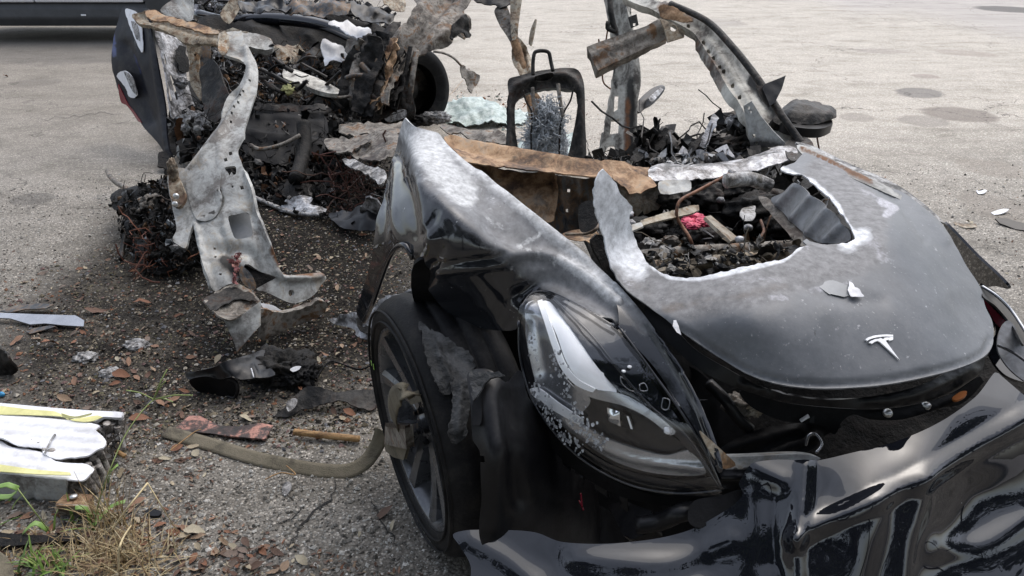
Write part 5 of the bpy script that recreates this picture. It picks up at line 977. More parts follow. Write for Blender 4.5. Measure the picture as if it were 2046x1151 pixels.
# top beam, posts
plate('side_beam', [(264, 30), (290, 22), (305, 22), (330, 32), (380, 45), (420, 55), (450, 62), (465, 58), (500, 66), (538, 76), (543, 86), (540, 98), (505, 95), (470, 92), (440, 92), (410, 88), (370, 85), (330, 62), (300, 52), (280, 48)], [(264, 35, 5.45), (380, 60, 5.3), (465, 75, 5.15), (543, 85, 5.2), (410, 88, 5.18)], M['tanrust'], rc, step=6, thick=.03, crump=(.010, 7), tear=2,
      ridges=[([(280, 30), (380, 60), (450, 74), (540, 84)], -.03, 7)])
plate('side_beam', [(290, 22), (308, 22), (350, 38), (400, 50), (440, 66), (430, 72), (380, 58), (330, 44), (295, 36)], [(290, 25, 5.40), (440, 68, 5.12), (330, 44, 5.28)], M['rust'], rc, step=5, thick=.01, crump=(.012, 10), tear=2, off=-.03)
plate('beam_stub', [(440, 70), (470, 62), (510, 68), (540, 80), (544, 98), (500, 96), (462, 92)], [(440, 75, 5.1), (544, 85, 5.2), (500, 96, 5.1)], M['galv'], rc, step=5, thick=.04, off=-.02, tear=1, crump=(.01, 10))
plate('inner_post', [(375, 85), (400, 88), (398, 130), (402, 165), (406, 205), (392, 190), (380, 165), (378, 120)], [(375, 85, 5.4), (400, 88, 5.4), (398, 205, 5.2)], M['tanrust'], rc, step=5, thick=.02, tear=1.5, crump=(.01, 9), holes=[[(388, 108), (393, 107), (392, 114), (388, 114)]])
plate('inner_post', [(403, 90), (420, 92), (418, 125), (405, 145), (402, 120)], [(403, 90, 5.5), (420, 92, 5.5), (405, 145, 5.4)], M['bluegrey'], rc, step=5, thick=.01)
plate('crushed_arch', [(404, 135), (420, 118), (432, 125), (445, 160), (456, 185), (460, 200), (446, 232), (430, 245), (414, 230), (404, 200), (400, 165)], [(404, 150, 5.1), (450, 180, 4.9), (430, 245, 4.8)], M['charsheet'], rc, step=6, thick=.01, crump=(.02, 8))
plate('upright_sheet', [(320, 20), (335, 6), (360, -10), (384, -10), (384, 40), (350, 36), (330, 30)], [(320, 20, 6.0), (384, -5, 6.2), (384, 40, 6.1)], M['galv'], rc, step=6, crump=(.02, 6), thick=.01)
plate('upright_sheet', [(440, 30), (455, 5), (470, -10), (492, -10), (478, 20), (458, 48)], [(440, 30, 6.2), (492, -10, 6.4), (458, 48, 6.2)], M['tanrust'], rc, step=6, crump=(.01, 8), thick=.01)
# trunk edge, seal arc, crumpled sheets
tube('boot_seal_arc', [(395, 30, 6.5), (450, 42, 6.4), (540, 38, 6.35), (620, 45, 6.25), (680, 62, 6.15), (715, 82, 6.0), (735, 84, 5.9)], .045, M['gloss'], rc, 10)
tube('boot_seal_arc', [(560, 42, 6.3), (640, 55, 6.2), (700, 80, 6.0)], .02, M['satin'], rc, 8)
for q, mt_ in [([(655, 42), (690, 48), (735, 62), (742, 72), (728, 78), (700, 70), (668, 55)], 'white'), ([(640, 88), (655, 85), (680, 90), (698, 102), (690, 118), (665, 125), (650, 132), (645, 112)], 'white'), ([(692, 98), (705, 76), (718, 86), (708, 100), (698, 112)], 'grust'), ([(560, 20), (640, 0), (700, 10), (690, 28), (620, 36)], 'bluegrey'), ([(480, 5), (560, 2), (580, 20), (520, 30), (486, 28)], 'satin'), ([(700, 12), (760, 20), (788, 35), (760, 48), (716, 38)], 'satin'), ([(612, 100), (650, 88), (640, 130), (605, 145), (596, 128)], 'charsheet'), ([(740, -10), (800, -10), (810, 20), (790, 30), (760, 5)], 'tanrust'), ([(550, 92), (600, 98), (608, 120), (570, 132), (552, 118)], 'tanrust')]:
    a_, b_, c_ = q[0], q[len(q) // 3], q[2 * len(q) // 3]
    plate('crumpled_sheet', q, [(a_[0], a_[1], 6.0), (b_[0], b_[1], 6.05), (c_[0], c_[1], 5.85)], M[mt_], rc, step=5, tear=2.5, crump=(.045, 7), thick=.006, off=-.12)
plate('tan_crossmember', [(566, 140), (576, 134), (610, 148), (650, 164), (678, 180), (676, 188), (650, 186), (610, 172), (566, 154)], [(566, 145, 5.3), (676, 182, 5.15), (610, 172, 5.15)], M['pillar'], rc, step=5, thick=.03, crump=(.006, 8), ridges=[([(570, 142), (670, 182)], .015, 4)])
lump('yellow_foam_lump', PY(578, 178, 5.15), (.035, .03, .03), M['yellow'], rc, 4, .5, 2.5, 8); lump('yellow_foam_lump', PY(592, 188, 5.15), (.03, .02, .02), M['tanrust'], rc, 4, .5, 2.5, 9)
# right-hand flap: big torn sheet rising to the right
FLC = [(740, 215, 5.35), (780, 130, 5.45), (850, 40, 5.7), (940, 20, 5.9), (930, 80, 5.75), (860, 120, 5.45), (880, -20, 6.1)]
plate('torn_side_panel', [(835, -20), (945, -20), (938, 10), (925, 25), (942, 38), (938, 60), (930, 78), (915, 70), (905, 78), (900, 90), (882, 98), (868, 100), (845, 106), (820, 118), (800, 132), (790, 150), (775, 175), (760, 200), (748, 218), (738, 212), (742, 175), (752, 140), (765, 110), (790, 80), (805, 60), (830, 30)], FLC, M['grust'], rc, step=6, thick=.012, crump=(.035, 5), tear=3.5,
      ridges=[([(850, 0), (800, 75), (755, 150)], .05, 10), ([(900, -10), (850, 60), (790, 140)], -.05, 12), ([(930, 40), (860, 90)], .03, 8)])
plate('torn_side_panel', [(690, 215), (705, 150), (740, 85), (770, 60), (800, 50), (790, 80), (765, 110), (748, 150), (740, 200), (730, 235), (700, 240)], [(690, 215, 5.3), (770, 60, 5.65), (740, 200, 5.3), (800, 52, 5.7)], M['charsheet'], rc, step=6, thick=.012, crump=(.05, 7), tear=4)
plate('torn_side_panel', [(905, 50), (925, 30), (935, 48), (942, 72), (930, 78), (918, 68), (900, 80)], [(905, 50, 5.6), (942, 70, 5.7), (900, 80, 5.5)], M['char'], rc, step=4, thick=.01, crump=(.03, 12), tear=3)
plate('ragged_skirt', [(700, 200), (735, 150), (775, 110), (800, 125), (790, 160), (800, 200), (770, 235), (720, 240)], [(700, 200, 5.4), (775, 110, 5.55), (770, 235, 5.3)], M['charsheet'], rc, step=6, crump=(.06, 6), tear=4, thick=.01)
fan = random.Random(5)
for k in range(16):
    u_ = (k % 8) / 7.; o1 = fan.uniform(-12, 12); x0 = 690 + 90 * u_ + o1; y0 = 236 - 40 * u_ + fan.uniform(-10, 14); x1 = 725 + 85 * u_ + fan.uniform(-14, 10); y1 = 80 + 30 * u_ * u_ + fan.uniform(-16, 22); w_ = fan.uniform(12, 26); d_ = fan.uniform(-.15, .03)
    mx_, my_ = (x0 + x1) / 2 + fan.uniform(-12, 10), (y0 + y1) / 2 + fan.uniform(-8, 8)
    plate('torn_panel_strip', [(x0 - w_ * .4, y0), (mx_ - w_, my_ - w_ * .3), (x1 - w_ * .7, y1), (x1 + w_ * .5, y1 + 4), (mx_ + w_ * .8, my_ + w_ * .4), (x0 + w_ * .5, y0 + 6)], [(x0, y0, 5.2 + d_), (x1, y1, 5.42 + d_ + .15 * u_), (mx_ + 30, my_, 5.3 + d_)], M[['char', 'charsheet', 'char', 'grust', 'charsheet', 'char', 'charsheet', 'rust'][fan.randrange(8)]], rc, step=5, thick=.008, crump=(.05, 9), tear=4)
for k in range(14):
    u_ = fan.random(); x0 = 700 + 75 * u_ + fan.uniform(-12, 12); y0 = 232 - 30 * u_ + fan.uniform(-14, 14); x1 = 735 + 80 * u_ + fan.uniform(-20, 15); y1 = 92 + 20 * math.sin(u_ * 3) + fan.uniform(-28, 28); d_ = fan.uniform(-.12, .05)
    w_ = fan.uniform(.012, .06); tube('burnt_strip', [(x0, y0, 5.25 + d_), ((x0 + x1) / 2 + fan.uniform(-14, 8), (y0 + y1) / 2 + fan.uniform(-10, 10), 5.3 + d_), (x1, y1, 5.42 + d_ + .2 * u_)], w_, M[fan.choice(['char', 'char', 'charsheet', 'charsheet', 'grust', 'tanrust' if k % 5 == 0 else 'char', 'rust' if k % 6 == 0 else 'char'])], rc, 6, flat=.12, taper=lambda q: .45 + .6 * math.sin(3.1 * q) + .2 * math.sin(9 * q))
for k in range(26):
    x0, y0 = fan.uniform(395, 700), fan.uniform(2, 60); l_, a_ = fan.uniform(20, 70), fan.uniform(-.5, .6); tube('roof_debris_rod', [(x0, y0, 6.4), (x0 + l_ * .5, y0 + l_ * .5 * a_ + fan.uniform(-6, 6), 6.4), (x0 + l_, y0 + l_ * a_, 6.45)], fan.uniform(.006, .022), M[fan.choice(['char', 'satin', 'ash', 'charsheet', 'bluegrey'])], rc, 6, flat=.6)
for k in range(22):
    x0, y0 = fan.uniform(480, 700), fan.uniform(110, 230); l_, a_ = fan.uniform(25, 80), fan.uniform(-1.2, 1.2); tube('burnt_bar', [(x0, y0, 5.2), (x0 + l_ * .5, y0 + l_ * .5 * a_ + fan.uniform(-8, 8), 5.15), (x0 + l_, y0 + l_ * a_ * .8, 5.15)], fan.uniform(.006, .02), M[fan.choice(['char', 'charsheet', 'grust', 'charsheet', 'ash' if k % 4 == 0 else 'char'])], rc, 6, flat=.6)
for k in range(9):
    x = 690 + k * 15; tube('hanging_strip', [(x + rng.uniform(20, 50), 90 + rng.uniform(0, 30), 5.4), (x + rng.uniform(10, 25), 150, 5.3), (x + rng.uniform(-8, 14), 215 + rng.uniform(-20, 15), 5.25)], rng.uniform(.008, .022), M[rng.choice(['char', 'charsheet', 'charsheet', 'grust'])], rc, 6, flat=.4)
tube('grey_hose', [(722, 128, 5.25), (738, 145, 5.2), (742, 152, 5.2), (752, 130, 5.25), (760, 105, 5.3)], .018, M['bluegrey'], rc, 8); tube('grey_hose', [(692, 156, 5.25), (710, 151, 5.2), (742, 152, 5.2)], .016, M['bluegrey'], rc, 8)
# strip trailing to the right
tube('trailing_strip', [(866, 103, 5.5), (885, 106, 5.5), (905, 115, 5.5), (922, 132, 5.5)], .018, M['grust'], rc, 6, flat=.4)
plate('trailing_flap', [(920, 132), (932, 138), (940, 136), (944, 148), (956, 152), (957, 166), (948, 174), (942, 188), (936, 186), (930, 165), (922, 150)], [(920, 135, 5.5), (957, 160, 5.55), (940, 188, 5.4)], M['grust'], rc, step=4, tear=1.5, crump=(.03, 12), thick=.006)
# rear wheel
rw = thing('wheel', (0, 0, 0), None, None); rw.parent = rc; RW = PY(826, 182, 6.0); rw.location = tuple(RW - root_loc(rc))
_s = (WC, WN, WU, WS); WC = RW; WN = np.array([.62, -.78, .05]); WN /= np.linalg.norm(WN); WU = np.array([0, 0, 1.0]) - WN * WN[2]; WU /= np.linalg.norm(WU); WS = np.cross(WU, WN)
WC = RW; revolve('tyre', [(.2, .0), (.26, .03), (.31, .015), (.325, -.01), (.325, -.05), (.317, -.052), (.317, -.06), (.325, -.062), (.325, -.10), (.317, -.102), (.317, -.11), (.325, -.112), (.322, -.17), (.29, -.2), (.2, -.18)], M['tyre'], rw, 64)
revolve('hub', [(0, -.06), (.08, -.06), (.1, -.1), (.2, -.12)], M['charsheet'], rw, 32)
WC, WN, WU, WS = _s
plate('suspension_arm', [(775, 250), (770, 205), (790, 185), (815, 182), (828, 200), (826, 235), (800, 248)], [(775, 240, 5.55), (828, 200, 5.6), (800, 185, 5.6)], M['charsheet'], rc, step=6, crump=(.05, 8), thick=.02, tear=2)
plate('brake_plate', [(766, 222), (800, 218), (812, 220), (808, 236), (775, 244)], [(766, 222, 5.45), (812, 220, 5.45), (775, 244, 5.4)], M['ash'], rc, step=5, crump=(.02, 12), tear=2)
lump('melted_caliper', PY(870, 235, 5.7), (.09, .05, .035), M['ash'], rc, 4, .5, 2.5, 6); lump('melted_caliper', PY(845, 240, 5.6), (.07, .05, .03), M['charsheet'], rc, 4, .5, 2.5, 7)
# floor pan fragments between the halves
for q, cc, mt_ in [([(680, 250), (700, 246), (760, 248), (820, 246), (822, 262), (800, 272), (740, 268), (700, 272), (676, 262)], [(680, 250, 4.9), (822, 250, 4.8), (740, 270, 4.6)], 'grust'), ([(650, 285), (690, 275), (740, 272), (748, 282), (740, 292), (690, 305), (668, 306), (655, 300)], [(650, 288, 4.5), (748, 280, 4.4), (690, 305, 4.2)], 'grust'),
                   ([(740, 275), (800, 272), (800, 300), (770, 318), (740, 325), (715, 318), (700, 305), (742, 292)], [(740, 275, 4.4), (800, 272, 4.3), (740, 325, 4.0)], 'grust'), ([(683, 318), (700, 320), (735, 335), (770, 345), (765, 372), (740, 352), (700, 338)], [(683, 318, 4.1), (770, 345, 3.8), (740, 352, 3.8)], 'ash'),
                   ([(660, 430), (700, 420), (745, 415), (770, 430), (765, 452), (720, 462), (680, 455)], [Z(660, 430, .05), Z(770, 430, .12), Z(720, 462, .05)], 'satin'),
                   ([(720, 412), (738, 392), (752, 400), (765, 420), (750, 428), (726, 424)], [Z(720, 412, .14), Z(738, 392, .22), Z(750, 428, .1)], 'silver'), ([(480, 205), (560, 215), (650, 212), (650, 222), (560, 226), (480, 216)], [(480, 208, 4.95), (650, 215, 4.95), (560, 226, 4.9)], 'charsheet'), ([(880, 252), (930, 258), (990, 262), (1010, 270), (1010, 285), (960, 282), (900, 270)], [(880, 255, 4.9), (1010, 275, 4.5), (960, 284, 4.5)], 'grust')]:
    plate('floor_pan_fragment', q, cc, M[mt_], rc, step=6, tear=3, crump=(.03, 7), thick=.008)
tube('hanging_pipe', [(606, 245, 4.6), (608, 290, 4.5), (600, 330, 4.35), (590, 360, 4.2)], .04, M['char'], rc, 10); tube('hanging_pipe', [(660, 222, 5.1), (620, 232, 5.0), (560, 225, 5.0)], .025, M['charsheet'], rc, 8)
tube('melt_rim_tube', [(500, 290, 4.5), (520, 298, 4.45), (560, 290, 4.45), (600, 270, 4.5)], .012, M['grust'], rc, 6)
plate('side_skin', [(480, 215), (640, 225), (650, 300), (600, 330), (520, 320), (480, 290)], [(480, 220, 4.9), (650, 230, 4.9), (600, 330, 4.4), (480, 290, 4.55)], M['plastic'], rc, step=7, tear=3, crump=(.03, 4), ridges=[([(480, 240), (640, 248)], .03, 6), ([(485, 275), (640, 285)], .03, 8)], thick=.01, off=.03)
pile('ground_debris', [(500, 330), (780, 310), (770, 440), (680, 450), (560, 400), (500, 400)], [Z(500, 330, .1), Z(780, 310, .1), Z(680, 450, .03), Z(500, 400, .03)], 900, .03, BLK * 4 + [(.1, .05, .03), (.2, .19, .18), (.5, .5, .5)], rc, dz=.1, wires=.4)
plate('melted_sheet', [(550, 405), (575, 402), (590, 395), (612, 390), (625, 398), (618, 410), (652, 420), (648, 428), (620, 432), (585, 425), (560, 422)], [Z(550, 408, .03), Z(652, 422, .04), Z(605, 392, .10), Z(600, 430, .03)], M['silver'], rc, step=5, tear=2, crump=(.02, 12), thick=.005)
tube('melted_edge', [Z(510, 395, .05), Z(540, 408, .03), Z(585, 425, .03), Z(640, 430, .04)], .012, M['ash'], rc, 6)
pile('loose_wiring', [(660, 340), (720, 330), (740, 400), (680, 440)], [Z(660, 340, .15), Z(740, 360, .12), Z(690, 430, .03)], 90, .07, [(.1, .04, .03), (.06, .03, .02)], rc, dz=.05, wires=1)

# twisted rear roof pillar, hanging by itself above the ground sheet of glass
tp = thing('twisted_roof_pillar', tuple(PY(1075, 240, 5.4)[:2]) + (0,), 'twisted tan rusty roof pillar standing between the flap and the seat frame', 'car part')
plate('pillar_sheet', [(940, -10), (1020, -15), (1018, 10), (1000, 18), (985, 12), (962, 6), (950, 4)], [(940, -10, 5.8), (1018, -10, 5.7), (1000, 16, 5.6)], M['charsheet'], tp, step=5, tear=2.5, crump=(.03, 9), thick=.01)
plate('pillar_sheet', [(988, 22), (1000, 10), (1012, 12), (1020, 30), (1028, 60), (1036, 80), (1026, 90), (1008, 66), (996, 46)], [(988, 22, 5.6), (1012, 12, 5.6), (1026, 90, 5.4)], M['grust'], tp, step=5, crump=(.02, 9), thick=.01)
plate('pillar_sheet', [(1022, -10), (1042, -10), (1040, 20), (1035, 60), (1034, 75), (1024, 82), (1020, 50)], [(1022, -10, 5.55), (1042, -10, 5.55), (1028, 80, 5.4)], M['tanrust'], tp, step=5, crump=(.012, 9), thick=.02, ridges=[([(1032, -10), (1028, 80)], .02, 5)])
plate('pillar_sheet', [(1024, 78), (1034, 74), (1050, 92), (1062, 118), (1067, 138), (1062, 150), (1044, 152), (1034, 146), (1026, 132), (1022, 112)], [(1024, 80, 5.4), (1066, 130, 5.35), (1034, 146, 5.3), (1045, 115, 5.45)], M['tanrust'], tp, step=4, crump=(.008, 12), thick=.008, ridges=[([(1050, 92), (1062, 146)], .03, 6), ([(1030, 90), (1036, 142)], .03, 6)])
plate('pillar_sheet', [(1056, 88), (1060, 60), (1070, 38), (1066, 66), (1060, 92)], [(1056, 88, 5.4), (1070, 38, 5.4), (1060, 92, 5.38)], M['tanrust'], tp, step=4, thick=.01)
tube('pillar_core', [(1028, 80, 5.42), (1048, 150, 5.35), (1058, 190, 5.3), (1066, 240, 5.25)], .03, M['rust'], tp, 8)
plate('pillar_foot', [(1056, 182), (1066, 178), (1086, 205), (1084, 222), (1064, 222)], [(1056, 182, 5.25), (1086, 205, 5.25), (1064, 222, 5.2)], M['rust'], tp, step=4, thick=.02)

# green crazed glass sheet on the ground
gs = plate('crazed_glass_sheet', [(884, 235), (893, 212), (915, 198), (940, 194), (960, 192), (985, 204), (1010, 215), (1045, 222), (1060, 228), (1052, 244), (1020, 246), (985, 247), (950, 250), (915, 248)], [Z(884, 238, .02), Z(950, 195, .12), Z(1055, 240, .02), Z(930, 248, .03), Z(980, 220, .09)], M['glassgreen'], None, step=5, crump=(.045, 7), thick=.006, tear=3)
tag(pile('glass_fragments', [(880, 225), (920, 190), (1010, 196), (1075, 222), (1060, 256), (900, 258)], [Z(884, 238, .01), Z(950, 195, .03), Z(1060, 240, .01)], 420, .022, [(.30, .38, .35), (.45, .52, .5), (.6, .64, .62), (.14, .12, .1), (.25, .13, .07)], None, dz=.12, wires=0, flatten=.7), 'pale green glass crumbs and leaf scraps spread round the crazed glass sheet')
tag(gs, 'crumpled pale green crazed windscreen glass lying on the asphalt behind the seat frame', 'glass sheet')
pg = plate('glass_crumbs_sheet', [(1040, 285), (1100, 290), (1145, 270), (1150, 300), (1145, 318), (1060, 318), (1035, 305)], [Z(1040, 285, .10), Z(1150, 270, .16), Z(1060, 318, .08)], M['glassgreen'], None, step=6, crump=(.03, 6), thick=.006); tag(pg, 'small pale green glass fragment under the grey wadding in the seat frame', 'glass sheet')

# ================================================================== DETACHED CENTRE PILLAR LEANING ON THE GROUND
bp = thing('torn_centre_pillar', tuple(PZ(560, 640)[:2]) + (0,), 'tall pale grey torn body pillar with holes and a rusty foot, leaning beside the wreck', 'car part')
PC = [(480, 85, 3.72), (505, 150, 3.55), (470, 240, 3.32), (400, 320, 3.12), (500, 300, 3.15), (370, 400, 3.0), (500, 400, 2.98), (395, 500, 2.82), (520, 500, 2.84), (440, 590, 2.70), (545, 560, 2.80), (645, 575, 2.98), (600, 600, 2.85)]
plate('pillar_shell', [(438, 68), (450, 66), (462, 75), (482, 62), (488, 84), (498, 100), (512, 125), (516, 150), (512, 185), (505, 205), (496, 235), (488, 262), (488, 274), (474, 298), (482, 325), (492, 352), (503, 382), (508, 405), (512, 428), (522, 455), (534, 490), (546, 515), (552, 535), (570, 550), (600, 548), (640, 545), (652, 555), (640, 570), (630, 585), (610, 600), (585, 606), (565, 600), (545, 590), (525, 582), (512, 578), (540, 562), (551, 555), (530, 545), (505, 532), (490, 528), (475, 560), (452, 570), (428, 582), (420, 560), (410, 535), (402, 510), (393, 480), (390, 455), (386, 448), (376, 480), (372, 496), (360, 492), (345, 480), (352, 460), (350, 442), (345, 420), (342, 400), (338, 385), (335, 350), (345, 335), (368, 335), (372, 328), (395, 300), (425, 262), (440, 240), (450, 205), (462, 185), (478, 170), (492, 135), (480, 125), (462, 118), (445, 110), (436, 90)], PC, M['galv'], bp, step=6, thick=.012, crump=(.005, 6),
      holes=[[(457, 304), (463, 303), (465, 309), (459, 312)], [(448, 319), (454, 317), (456, 323), (450, 325)], [(450, 337), (470, 333), (472, 348), (466, 350), (463, 344), (459, 352), (455, 344)], [(417, 360), (426, 358), (433, 364), (430, 372), (420, 373), (415, 367)], [(480, 373), (486, 372), (488, 378), (482, 380)], [(463, 372), (467, 372), (467, 376), (463, 376)], [(418, 384), (422, 384), (422, 388), (418, 388)],
             [(457, 436), (470, 430), (495, 425), (499, 432), (505, 468), (500, 474), (475, 478), (468, 474)], [(426, 494), (430, 494), (430, 498), (426, 498)], [(428, 511), (432, 511), (432, 515), (428, 515)], [(438, 546), (443, 546), (443, 550), (438, 550)], [(578, 580), (585, 580), (588, 588), (580, 592), (576, 586)], [(565, 560), (569, 559), (569, 563), (565, 564)]]
      + [[(x - 2, y - 2), (x + 2, y - 2), (x + 2, y + 2), (x - 2, y + 2)] for x, y in [(488, 188), (482, 196), (478, 210), (470, 220), (465, 232), (462, 246), (452, 238), (456, 230), (500, 165), (486, 140)]],
      ridges=[([(492, 100), (500, 150), (478, 200), (440, 262), (380, 335)], .02, 7), ([(470, 190), (430, 262), (372, 332)], -.015, 6), ([(437, 382), (445, 402), (430, 428), (398, 440)], -.02, 4, 1), ([(488, 285), (500, 365), (520, 450), (545, 520), (560, 555), (640, 552)], .03, 9, 1), ([(392, 450), (410, 530), (425, 578)], .022, 7, 1), ([(446, 470), (466, 560)], -.012, 10, 1), ([(440, 280), (440, 330)], .01, 14), ([(490, 420), (450, 428), (452, 478)], .006, 5), ([(440, 500), (500, 505), (520, 540)], -.02, 12), ([(440, 120), (480, 130)], .02, 10)],
      masks={'rust': [([(540, 500), (560, 545), (640, 548)], 12, .7), ([(440, 500), (470, 560)], 16, .4), ([(345, 345), (345, 400)], 16, .35), ([(460, 95), (480, 110)], 24, .4)], 'soot': [([(450, 520), (480, 545)], 22, .9), ([(490, 170), (475, 205)], 8, .45), ([(375, 100), (380, 110)], 5, .3)]})
plate('inner_sheet', [(452, 420), (510, 415), (512, 480), (465, 486)], PC, M['primer'], bp, step=8, off=.06, thick=.004, curve=False)
plate('gusset', [(440, 285), (375, 335), (378, 400), (395, 440), (425, 438), (440, 420), (445, 395), (440, 380)], PC, M['galv'], bp, step=7, off=-.008, thick=.004, ridges=[([(437, 382), (445, 402), (430, 428), (398, 440)], .01, 5)], masks={'soot': [([(437, 380), (444, 400), (430, 424), (400, 434)], 3, .9)]})
plate('door_hinge', [(338, 340), (345, 330), (352, 335), (356, 352), (366, 372), (370, 395), (362, 412), (350, 412), (342, 396), (338, 370)], PC, M['tanrust'], bp, step=5, off=-.04, thick=.012, crump=(.01, 18))
lump('hinge_knuckle', PY(345, 340, 3.03), (.018, .018, .045), M['tanrust'], bp, 4, .25, 3, 3)
for x, y in [(352, 392), (350, 408)]: lump('hinge_bolt', PY(x, y, 2.93), (.012, .01, .012), M['bolt'], bp, 2, .1, 2, 5)
plate('curled_edge', [(440, 70), (450, 62), (458, 80), (456, 100), (446, 112), (436, 100)], PC, M['tanrust'], bp, step=5, off=-.05, thick=.006, crump=(.01, 16))
plate('bent_floor_wing', [(478, 530), (500, 545), (512, 570), (508, 580), (492, 572), (480, 556)], PC, M['bluegrey'], bp, step=5, off=-.01)
plate('sooted_pocket', [(485, 520), (520, 535), (552, 556), (520, 580), (500, 575), (490, 550)], PC, M['char'], bp, step=6, off=.03)
plate('rusty_foot_plate', [(408, 600), (425, 588), (445, 576), (470, 572), (500, 582), (520, 602), (512, 612), (495, 618), (480, 628), (462, 640), (440, 636), (425, 622)], [(408, 600, 2.62), (520, 602, 2.64), (462, 640, 2.5), (460, 575, 2.72)], M['grust'], bp, step=6, thick=.006, crump=(.012, 12), tear=2, ridges=[([(450, 610), (500, 610)], -.015, 14)])
plate('sooty_hollow', [(408, 602), (430, 588), (462, 576), (500, 584), (516, 602), (480, 600), (450, 606), (430, 622)], [(408, 600, 2.62), (520, 602, 2.64), (462, 640, 2.5), (460, 575, 2.72)], M['charsheet'], bp, step=5, thick=.002, off=-.008, tear=4, crump=(.006, 20))
plate('hanging_flange', [(448, 640), (470, 638), (490, 625), (521, 602), (521, 650), (500, 672), (474, 705), (470, 690), (462, 670)], [(448, 640, 2.52), (521, 610, 2.6), (521, 650, 2.56), (474, 700, 2.50)], M['galv'], bp, step=6, curve=False, thick=.006, crump=(.004, 12), masks={'rust': [([(474, 705), (521, 655)], 8, .6)]})
plate('sill_section', [(520, 618), (560, 625), (600, 618), (640, 600), (652, 605), (650, 622), (610, 645), (560, 665), (522, 680), (521, 650)], [Z(520, 620, .15), Z(650, 605, .10), Z(522, 678, .03), Z(610, 645, .03)], M['grust'], bp, step=6, thick=.02, crump=(.01, 9), tear=2)
plate('torn_white_edge', [(520, 606), (545, 610), (566, 622), (585, 622), (570, 630), (550, 628), (524, 614)], [(520, 606, 2.62), (585, 624, 2.72), (550, 628, 2.66)], M['white'], bp, step=5, thick=.003, crump=(.006, 20))
pile('red_foam_smear', [(462, 508), (478, 506), (480, 528), (470, 560), (462, 568), (466, 535)], [(462, 508, 2.82), (480, 520, 2.8), (466, 566, 2.7)], 60, .014, [(.30, .12, .12), (.4, .2, .17), (.25, .1, .1)], bp, dz=.01, wires=.2)

# charred heap behind the pillar, with rod
ch_ = thing('charred_module_heap', tuple(PZ(310, 500)[:2]) + (0,), 'black charred heap of wires and cells left of the pale pillar', 'debris heap')
plate('heap_body', [(228, 400), (245, 378), (270, 372), (300, 365), (335, 345), (370, 350), (400, 400), (410, 470), (415, 520), (380, 535), (340, 548), (295, 545), (265, 520), (255, 480), (250, 440)], [Z(240, 400, .14), Z(330, 360, .24), Z(400, 380, .24), Z(410, 520, .05), Z(300, 545, .0), Z(260, 500, .0), Z(320, 450, .18)], M['char'], ch_, step=7, tear=5, crump=(.03, 9), thick=.02)
pile('heap_scrap', [(225, 400), (280, 370), (340, 345), (400, 390), (415, 520), (300, 548), (255, 500)], [Z(240, 400, .15), Z(330, 360, .26), Z(400, 380, .26), Z(410, 520, .07), Z(300, 545, .02), Z(260, 500, .02), Z(320, 450, .2)], 1100, .026, BLK * 4 + [(.1, .06, .03), (.06, .04, .03), (.2, .22, .24)], ch_, dz=.03, wires=.3)
pile('heap_wires', [(290, 490), (330, 475), (340, 520), (300, 545), (285, 530)], [Z(290, 490, .12), Z(330, 478, .14), Z(300, 540, .02)], 80, .05, [(.12, .045, .03), (.18, .07, .04)], ch_, dz=.02, wires=1)
plate('broken_cover', [(309, 520), (330, 498), (350, 490), (372, 500), (360, 508), (335, 518), (312, 527)], [Z(309, 522, .05), Z(372, 500, .13), Z(350, 490, .15)], M['ash'], ch_, step=5, thick=.01, tear=1)
plate('broken_cover', [(295, 450), (325, 440), (350, 455), (345, 470), (310, 468)], [Z(295, 450, .16), Z(350, 455, .16), Z(310, 468, .13)], M['bluegrey'], ch_, step=5, thick=.01, tear=2)
lump('brown_residue', PZ(308, 408, .2), (.06, .05, .04), M['grust'], ch_, 4, .5, 2.4, 4)
tube('bent_rod', [Z(215, 342, .12), Z(222, 355, .14), Z(236, 367, .15), Z(252, 376, .16), Z(262, 386, .14)], .014, M['grust'], ch_, 8)
tube('bent_rod', [Z(250, 470, .08), Z(246, 490, .05), Z(242, 518, .02)], .012, M['charsheet'], ch_, 6)
plate('grey_end_piece', [(244, 385), (262, 380), (272, 390), (264, 400), (248, 398)], [Z(244, 388, .17), Z(272, 390, .17), Z(250, 400, .14)], M['ash'], ch_, step=4, tear=1.5, thick=.012)

# ================================================================== LOOSE PIECES ON THE GROUND
def solo(label, cat, group=None, **k):
    pass
def gplate(name, outline, zc, mat, label, cat, **k):
    return tag(plate(name, outline, [Z(*c) for c in zc], M[mat], None, **k), label, cat)
gplate('melted_metal_sheet', [(660, 640), (685, 632), (705, 626), (730, 622), (760, 600), (800, 588), (828, 575), (826, 600), (800, 628), (770, 660), (745, 680), (720, 672), (700, 655), (680, 650)], [(660, 640, .02), (730, 622, .10), (826, 580, .25), (745, 678, .03)], 'silver', 'crumpled melted silver sheet lying behind the front wheel', 'metal sheet', step=5, tear=3, crump=(.03, 10), thick=.004)
gplate('melted_metal_sheet', [(718, 628), (735, 622), (752, 640), (745, 668), (728, 665), (715, 650)], [(718, 630, .08), (752, 640, .08), (728, 665, .05)], 'char', 'small black hollow lump on the melted silver sheet behind the front wheel', 'debris', step=5, tear=3, crump=(.02, 14), thick=.004)
gplate('torn_metal_strip', [(548, 830), (570, 812), (592, 790), (615, 772), (640, 775), (670, 782), (700, 780), (722, 778), (748, 782), (752, 812), (730, 818), (700, 808), (680, 800), (655, 806), (625, 815), (600, 820), (585, 832)], [(548, 832, .01), (615, 775, .06), (700, 782, .05), (750, 815, .02), (625, 815, .02), (680, 796, .05)], 'charsheet', 'long wavy scorched grey metal strip between the front wheel and the black duct', 'metal strip', step=5, tear=1.5, crump=(.008, 12), thick=.004)
